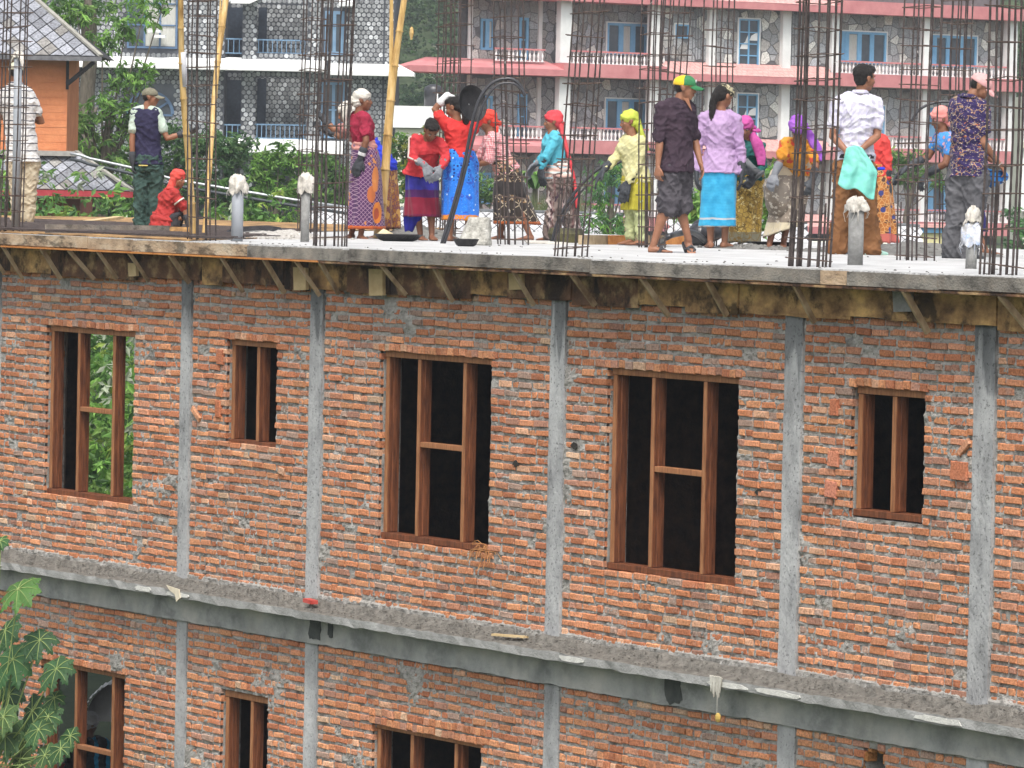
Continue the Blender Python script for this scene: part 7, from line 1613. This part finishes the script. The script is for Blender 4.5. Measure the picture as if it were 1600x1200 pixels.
def leaf_cloud(b, c, r, n, L, rg, cols, droop=.5, wid=.36):
    """leaves in small sprays through an uneven ball"""
    k = 0; c = Vector(c); sprays = max(1, n//9)
    for s in range(sprays):
        d = Vector((rg.gauss(0, 1), rg.gauss(0, 1), rg.gauss(0, 1))).normalized(); q = rg.random()**.45
        q *= 1+.35*noise.noise(d*2.1+c*.7); p = c+Vector((d.x*r[0], d.y*r[1], d.z*r[2]))*q
        tw = Vector((rg.gauss(0, 1), rg.gauss(0, 1), rg.gauss(0, .5))).normalized(); col = cols[rg.randrange(len(cols))]; kk = rg.uniform(.7, 1.3)
        for i in range(9):
            a = (tw+Vector((rg.gauss(0, .8), rg.gauss(0, .8), rg.gauss(0, .6)-droop))).normalized(); l = L*rg.uniform(.6, 1.2); o = p+tw*L*rg.uniform(-.8, .8)
            sd = a.cross(Vector((rg.gauss(0, 1), rg.gauss(0, 1), rg.gauss(0, 1)))).normalized()*l*wid*.5; up = a.cross(sd).normalized()*l*.06
            m1 = o+a*l*.45; e = o+a*l-up
            q2 = kk*rg.uniform(.85, 1.15); b.add([tuple(o), tuple(m1+sd+up), tuple(e), tuple(m1-sd+up)], [(0, 1, 2, 3)], 0, (col[0]*q2, col[1]*q2, col[2]*q2))
GA = [(.075, .155, .04), (.11, .22, .05), (.05, .11, .032), (.15, .25, .06)]
GB = [(.05, .115, .045), (.07, .15, .055), (.035, .08, .033), (.10, .18, .06)]
GC = [(.15, .30, .06), (.20, .36, .08), (.10, .22, .05), (.22, .30, .06)]
GD = [(.09, .20, .08), (.12, .26, .09), (.06, .14, .055)]
def tree(name, D, base, blobs, label, cat, cols, L=.14, dens=.8, group=None, trunk=True, droop=.5, wid=.36, seed=0, tr=.12):
    """base and blobs are (x, y[, r px]) at distance D, turned into metres here"""
    rg = random.Random(seed); s = 8000/D; bp = px3(base[0], base[1], D); root = empty(name, tuple(bp), 0, label, cat, group)
    b = MB(); cs = []
    for x, y, r in blobs:
        c = px3(x, y, D)+FW0*rg.uniform(-.5, .5)*r/s-bp; rm = r/s; cs.append((c, rm)); n = int(dens*rm*rm*4600*(.14/L)**1.5)
        leaf_cloud(b, c, (rm*1.05, rm*1.05, rm*.95), n, L, rg, cols, droop, wid)
    b.build('crown', M_leaf, root)
    if trunk:
        b = MB(); top = sum((c for c, r in cs), Vector((0, 0, 0)))/len(cs)
        mid = Vector((top.x*.3, top.y*.3, top.z*.45)); b.tube(spline([(0, 0, -.5), mid*.5+V(.05, 0, 0), mid, top], 5), [tr*(1.15-.045*i) for i in range(16)], 9)
        for c, r in cs: b.tube(spline([mid, mid.lerp(c, .5)+V(0, 0, -.1*r), c], 4), [tr*.22*(1-.09*i) for i in range(9)], 6)
        b.build('trunk', M_bark, root, smooth=True)
    return root
tree('mango_tree', 116, (150, 420), [(200, 122, 30), (222, 112, 16), (150, 70, 30), (185, 45, 28), (110, 20, 26), (75, 5, 26), (215, 15, 26), (160, 165, 34), (120, 185, 28), (195, 180, 26), (135, 235, 40), (180, 240, 38), (110, 290, 30), (160, 300, 42), (200, 300, 34), (150, 350, 40), (200, 350, 30), (110, 350, 26), (245, 5, 16)],
     'leafy mango like tree with pale new leaves beside the orange house', 'tree', GA+GC[:2], L=.21, dens=.62, seed=1, droop=.9, wid=.30, tr=.2)
b = MB(); o = empty('bare_trunk', tuple(px3(128, 260, 122)), 0, 'thick grey tree trunk rising behind the slate roof of the orange house', 'tree')
b.tube(spline([(0, 0, -3), (.05, 0, 0), (-.02, 0, 1.6), (.12, 0, 2.6), (.05, 0, 4.2)], 6), [.24-.004*i for i in range(25)], 10); b.tube(spline([(0, 0, 1.2), (-.2, .1, 2.2), (-.45, .1, 3.6)], 6), [.13-.004*i for i in range(13)], 8); b.tube([(.0, 0, .3), (.3, 0, 1.1), (.5, 0, 1.4)], [.1, .07, .03], 8)
b.build('trunk', M_bark, o, smooth=True)
b = MB(); leaf_cloud(b, (0, 0, 3.8), (1.2, .8, .5), 500, .2, random.Random(4), GA, .9); b.build('crown', M_leaf, o)
V_ = 'trees and shrubs behind the roof'
tree('shrub', 120, (275, 380), [(262, 215, 28), (290, 235, 34), (250, 260, 28), (300, 285, 40), (270, 320, 36), (240, 340, 30), (320, 220, 26)], 'dense dark green tree behind the boy in the navy vest', 'tree', GB+GA[:1], L=.17, seed=2, group=V_)
tree('shrub', 118, (345, 380), [(340, 230, 30), (360, 250, 26), (375, 225, 20), (335, 290, 36), (370, 300, 30), (350, 340, 36)], 'dark bushy tree right of the bamboo pole', 'tree', GB, L=.17, seed=3, group=V_)
tree('shrub', 112, (420, 390), [(405, 255, 24), (430, 240, 26), (452, 255, 24), (400, 290, 30), (440, 300, 34), (470, 290, 26), (390, 340, 36), (440, 350, 36), (480, 345, 26)], 'bright green bush behind the cloth topped pipes', 'bush', GA+GC[:2], L=.15, seed=4, group=V_)
tree('shrub', 125, (520, 390), [(500, 260, 28), (530, 275, 28), (515, 310, 30), (550, 320, 24)], 'green bush behind the dense rebar cage', 'bush', GA, L=.15, seed=5, group=V_)
tree('shrub', 125, (625, 400), [(620, 225, 24), (645, 240, 26), (625, 265, 26), (660, 215, 22), (640, 290, 28), (605, 300, 22), (655, 310, 24), (680, 250, 22)], 'yellow flecked green tree behind the royal blue shawl', 'tree', GA+[(.20, .22, .03)], L=.16, seed=6, group=V_)
tree('shrub', 150, (760, 400), [(740, 290, 26), (765, 300, 24), (705, 300, 26)], 'green bush between the blue skirt and the dark brown skirt', 'bush', GA, L=.16, seed=7, group=V_)
tree('shrub', 108, (945, 410), [(925, 285, 22), (950, 270, 26), (975, 262, 18), (935, 320, 26), (915, 345, 18), (965, 345, 22), (990, 300, 20), (945, 355, 22)], 'feathery light green tree left of the woman in yellow', 'tree', GD+GC[:1], L=.17, seed=8, droop=1.2, wid=.2, group=V_)
tree('shrub', 105, (1080, 400), [(1078, 315, 18), (1095, 325, 16), (1070, 335, 16), (1090, 340, 16), (1105, 300, 14)], 'bright lime green shrub between the walking man and the lilac jumper', 'bush', GC, L=.20, seed=9, wid=.6, group=V_, trunk=False)
tree('shrub', 105, (1200, 400), [(1185, 300, 20), (1200, 325, 20), (1218, 310, 18), (1190, 345, 16), (1205, 265, 16), (1215, 290, 12), (1215, 340, 14)], 'bright lime green shrub right of the teal cardigan', 'bush', GC, L=.20, seed=10, wid=.6, group=V_, trunk=False)
tree('shrub', 150, (1405, 380), [(1400, 245, 16), (1420, 250, 16), (1410, 275, 16), (1440, 270, 14), (1460, 285, 14)], 'green bush behind the rebar in front of the hotel', 'bush', GA, L=.18, seed=11, group=V_)
tree('shrub', 130, (1590, 420), [(1590, 350, 18), (1600, 370, 20), (1580, 385, 16), (1575, 330, 12)], 'green bush at the far right edge behind the cage', 'bush', GD, L=.16, seed=12, group=V_)
tree('pine_tree', 230, (655, 230), [(640, 160, 16), (660, 150, 14), (650, 180, 16), (630, 185, 14), (690, 150, 10)], 'dark pine crown left of the black water tank', 'tree', [(.018, .05, .025), (.025, .065, .03)], L=.3, seed=13, wid=.15, group=V_)
# broad strappy leaves (banana like) and tall grass
bn = empty('banana_plant', tuple(px3(830, 360, 130)), 0, 'broad bladed banana plant behind the turquoise top', 'plant'); rg = random.Random(6)
for k in range(16):
    a = rg.uniform(0, 6.28); l = rg.uniform(.9, 1.7); b = MB(); n = 8; vs = []
    for i in range(n+1):
        t = i/n; x = l*t*.75; z = 1.0+l*(1.2*t-1.15*t*t); w = .13*math.sin(math.pi*min(1, t*.94+.06))
        for s in (-1, 0, 1): vs.append((math.cos(a)*x-math.sin(a)*w*s, math.sin(a)*x+math.cos(a)*w*s, z+(.03 if s == 0 else 0)-.02))
    b.add(vs, [(i*3+j, i*3+j+1, i*3+j+4, i*3+j+3) for i in range(n) for j in range(2)], 0, rg.choice(GA+GC[:1])); b.build('leaf', M_leaf, bn, smooth=True)
MB().tube([(0, 0, -1.5), (0, 0, 1.1)], [.1, .07], 8).build('stem', M_bark, bn)
b = MB(); rg = random.Random(12)
for k in range(2600):
    x = rg.uniform(790, 905); p = px3(x, 372, rg.uniform(112, 118)); h = rg.uniform(.5, 1.1); a = rg.uniform(0, 6.28); d = V(math.cos(a), math.sin(a), 0); g = rg.uniform(.7, 1.3); c_ = rg.choice([(.10, .13, .05), (.16, .16, .08), (.07, .10, .04)])
    b.add([tuple(p-d*.012), tuple(p+d*.012), tuple(p+V(0, 0, h)+d*rg.uniform(-.3, .3))], [(0, 1, 2)], 0, tuple(q*g for q in c_))
tag(b.build('tall_grass', M_leaf), 'tall dry grass behind the turquoise top', 'grass', kind='stuff')
# wooded hillside, one mass
b = MB(); rg = random.Random(31)
for k in range(3400):
    x = rg.choice([rg.uniform(560, 760), rg.uniform(560, 760), rg.uniform(1540, 1680), rg.uniform(-100, 1700)]); D = rg.uniform(265, 640); u = (x-800)/8000*D; p = W(u, D, 0); z = ground_h(p.x, p.y)
    if 7.12-(-60-284)/8000*D < z: continue
    s = rg.uniform(1.0, 2.6)*D/420; leaf_cloud(b, (p.x, p.y, z+s*.7), (s, s, s*.9), 90, .32*D/420, rg, [(.03, .065, .025), (.045, .09, .03), (.06, .10, .035), (.025, .05, .02)], .2, .8)
tag(b.build('hillside_woods', M_leaf), 'hazy wooded hillside between the buildings', 'woods', kind='stuff')
# low undergrowth around the left window view and behind the house
b = MB(); rg = random.Random(41)
for k in range(150):
    Y = rg.uniform(11.8, 26); X = -8.5-1.9*Y+rg.uniform(-9, 6); h = rg.uniform(.6, 2.6)
    leaf_cloud(b, (X, Y, ground_h(X, Y)+h), (1.3, 1.3, h*1.2), 700, .20, rg, GA+GC+GA+[(.34, .38, .28)], .5, .40)
tag(b.build('garden_undergrowth', M_leaf), 'green undergrowth seen through the open left windows', 'undergrowth', kind='stuff')
# curved corrugated sheet shelter seen through the lower left window
sh = empty('corrugated_shelter', (-15.159, 3.600, 0.883), YAW, 'curved grey corrugated sheet shelter beyond the lower left window', 'shelter')
b = MB(); n, m = 24, 60; vs = []
for j in range(m+1):
    a = math.pi*j/m
    for i in range(n+1):
        x = i*.04; r = .52+.012*math.cos(a*70); vs.append((.5-r*math.cos(a), -x*.6+.6, r*math.sin(a)-.05))
b.add(vs, [(j*(n+1)+i, j*(n+1)+i+1, (j+1)*(n+1)+i+1, (j+1)*(n+1)+i) for j in range(m) for i in range(n)]); b.build('sheet', mat('corrugated_grey', (.50, .51, .52), (.66, .67, .68), scale=3, bump=.1, rough=.6), sh)
MB().prism([(.5-.50*math.cos(math.pi*k/20), .50*math.sin(math.pi*k/20)-.05) for k in range(21)], .55, .62).build('end_panel', mat('panel_grey', (.5, .51, .52), (.6, .61, .62)), sh)
# papaya plant before the wall -------------------------------------------------
pa = empty('papaya_plant', (-7.803, -1.400, 1.372), 0, 'papaya plant with large lobed leaves in front of the lower left window', 'plant')
PL = Vector((-7.803, -1.400, 1.372)); rg = random.Random(17)
M_vein = mat('leaf_vein', (.22, .30, .10), (.30, .38, .14), bump=0)
def papaya_leaf(c, r, nrm, spin, col):
    nrm = Vector(nrm).normalized(); a = nrm.cross(V(0, 0, 1)).normalized(); e = nrm.cross(a).normalized(); b = MB(); v = MB()
    lobes = 8; pts = []
    for k in range(lobes):
        ang = spin+(k-(lobes-1)/2)*R(42); Lr = r*(1-.09*abs(k-(lobes-1)/2))*rg.uniform(.9, 1.1); d = a*math.cos(ang)+e*math.sin(ang); s = nrm.cross(d)
        sag = lambda t: -V(0, 0, 1)*r*.32*t*t-nrm*0
        prof = [(0, 0.02), (.22, .12), (.42, .13), (.55, .09), (.60, .17), (.66, .10), (.75, .16), (.82, .07), (.90, .06), (1.0, 0)]
        L_, R_, M_ = [], [], []
        for t, w in prof:
            p = c+d*Lr*t+sag(t)-nrm*.01; M_.append(tuple(p+nrm*.006)); L_.append(tuple(p+s*w*Lr*2.0-nrm*.02*r+V(0, 0, -.15*w*Lr))); R_.append(tuple(p-s*w*Lr*2.0-nrm*.02*r+V(0, 0, -.15*w*Lr)))
        n = len(prof); q = rg.uniform(.85, 1.15); b.add(M_+L_+R_, [(i, i+1, n+i+1, n+i) for i in range(n-1)]+[(i+1, i, 2*n+i, 2*n+i+1) for i in range(n-1)], 0, tuple(x*q for x in col))
        v.tube([Vector(m)+nrm*.004 for m in M_[:8]], [.0035]*4+[.0022]*4, 4)
    o = b.build('leaf', M_leaf, pa, smooth=False); o.location = (0, 0, 0); v.build('leaf_vein', M_vein, o)
    # stalk
    MB().tube(spline([c-nrm*.01, c.lerp(V(.0, .2, 0), .5)+V(0, 0, -.06), V(.0, .15, -.3+rg.uniform(-.2, .5))], 6), .007, 6).build('leaf_stalk', M_vein, pa, smooth=True)
for (x, y, r, sp, c, nr, Y) in [(28, 920, 0.3, -1.6, (0.084, 0.186, 0.046), (0.2, -0.8, 0.75), (-7.140, -1.30, 3.152)),
    (20, 1030, 0.34, -1.4, (0.046, 0.121, 0.042), (0.25, -0.85, 0.5), (-7.421, -1.20, 2.451)),
    (62, 1000, 0.26, -0.9, (0.033, 0.08, 0.033), (0.5, -0.7, 0.5), (-7.060, -1.10, 2.664)),
    (88, 1045, 0.27, -0.9, (0.042, 0.102, 0.038), (0.3, -0.8, 0.6), (-6.221, -1.35, 2.473)),
    (8, 985, 0.28, -2.0, (0.042, 0.102, 0.038), (0.0, -0.9, 0.5), (-7.792, -1.10, 2.693)),
    (50, 1110, 0.27, -1.5, (0.028, 0.069, 0.028), (0.1, -0.9, 0.3), (-7.391, -1.00, 1.954)),
    (60, 1140, 0.22, -1.0, (0.046, 0.111, 0.038), (0.3, -0.8, 0.6), (-6.469, -1.40, 1.878)),
    (95, 1170, 0.18, -0.7, (0.038, 0.093, 0.033), (0.3, -0.8, 0.5), (-6.005, -1.40, 1.746)),
    (8, 1150, 0.32, -1.5, (0.051, 0.102, 0.038), (0.1, -0.9, 0.45), (-7.358, -1.30, 1.723)),
    (30, 1190, 0.28, -1.5, (0.055, 0.093, 0.033), (0.1, -0.9, 0.5), (-7.249, -1.20, 1.484)),
    (85, 1090, 0.16, -0.6, (0.038, 0.093, 0.033), (0.5, -0.7, 0.6), (-6.347, -1.30, 2.189)),
    (0, 845, 0.14, -1.2, (0.046, 0.121, 0.038), (0.2, -0.8, 0.7), (-7.535, -1.30, 3.582)),
    (75, 1120, 0.24, -1.1, (0.045, 0.105, 0.039), (0.3, -0.8, 0.4), (-7.054, -1.00, 1.926)),
    (35, 1150, 0.3, -1.3, (0.033, 0.083, 0.03), (0.1, -0.9, 0.2), (-7.782, -0.90, 1.663)),
    (110, 1150, 0.17, -0.6, (0.033, 0.09, 0.03), (0.4, -0.8, 0.4), (-6.201, -1.20, 1.837)),
    (0, 1060, 0.3, -1.8, (0.038, 0.09, 0.033), (0.0, -0.9, 0.3), (-8.283, -0.90, 2.175)),
    (5, 1120, 0.26, -1.6, (0.075, 0.135, 0.045), (0.1, -0.9, 0.5), (-7.206, -1.40, 1.926)),
    (70, 1180, 0.22, -1.0, (0.06, 0.12, 0.045), (0.2, -0.9, 0.5), (-6.329, -1.40, 1.651)),
    (14, 1085, 0.28, -1.8, (0.028, 0.065, 0.028), (0.1, -0.9, 0.3), (-8.084, -0.90, 2.038))]:
    papaya_leaf(Vector(Y)-PL, r, nr, sp, c)
MB().tube([(0, .2, -4.2), (0.02, .15, -1.5), (0, .2, .5)], [.07, .06, .04], 10).build('stem', M_bark, pa, smooth=True)

# haze ---------------------------------------------------------------------
pts = [W(-900, -90, 0), W(900, -90, 0), W(900, 700, 0), W(-900, 700, 0)]
b = MB(); zlo, zhi = -6, 190; b.add([(p.x, p.y, zlo) for p in pts]+[(p.x, p.y, zhi) for p in pts], [(0, 3, 2, 1), (4, 5, 6, 7), (0, 1, 5, 4), (1, 2, 6, 5), (2, 3, 7, 6), (3, 0, 4, 7)])
hz = b.build('haze', []); hm = bpy.data.materials.new('haze'); hm.use_nodes = True; hn = hm.node_tree; hn.nodes.clear(); ho = hn.nodes.new('ShaderNodeOutputMaterial'); hv = hn.nodes.new('ShaderNodeVolumePrincipled')
hv.inputs['Density'].default_value = .0004; hv.inputs['Color'].default_value = (.88, .93, 1, 1); hv.inputs['Anisotropy'].default_value = .1; hn.links.new(hv.outputs[0], ho.inputs['Volume']); hz.data.materials.append(hm); tag(hz, kind='stuff')
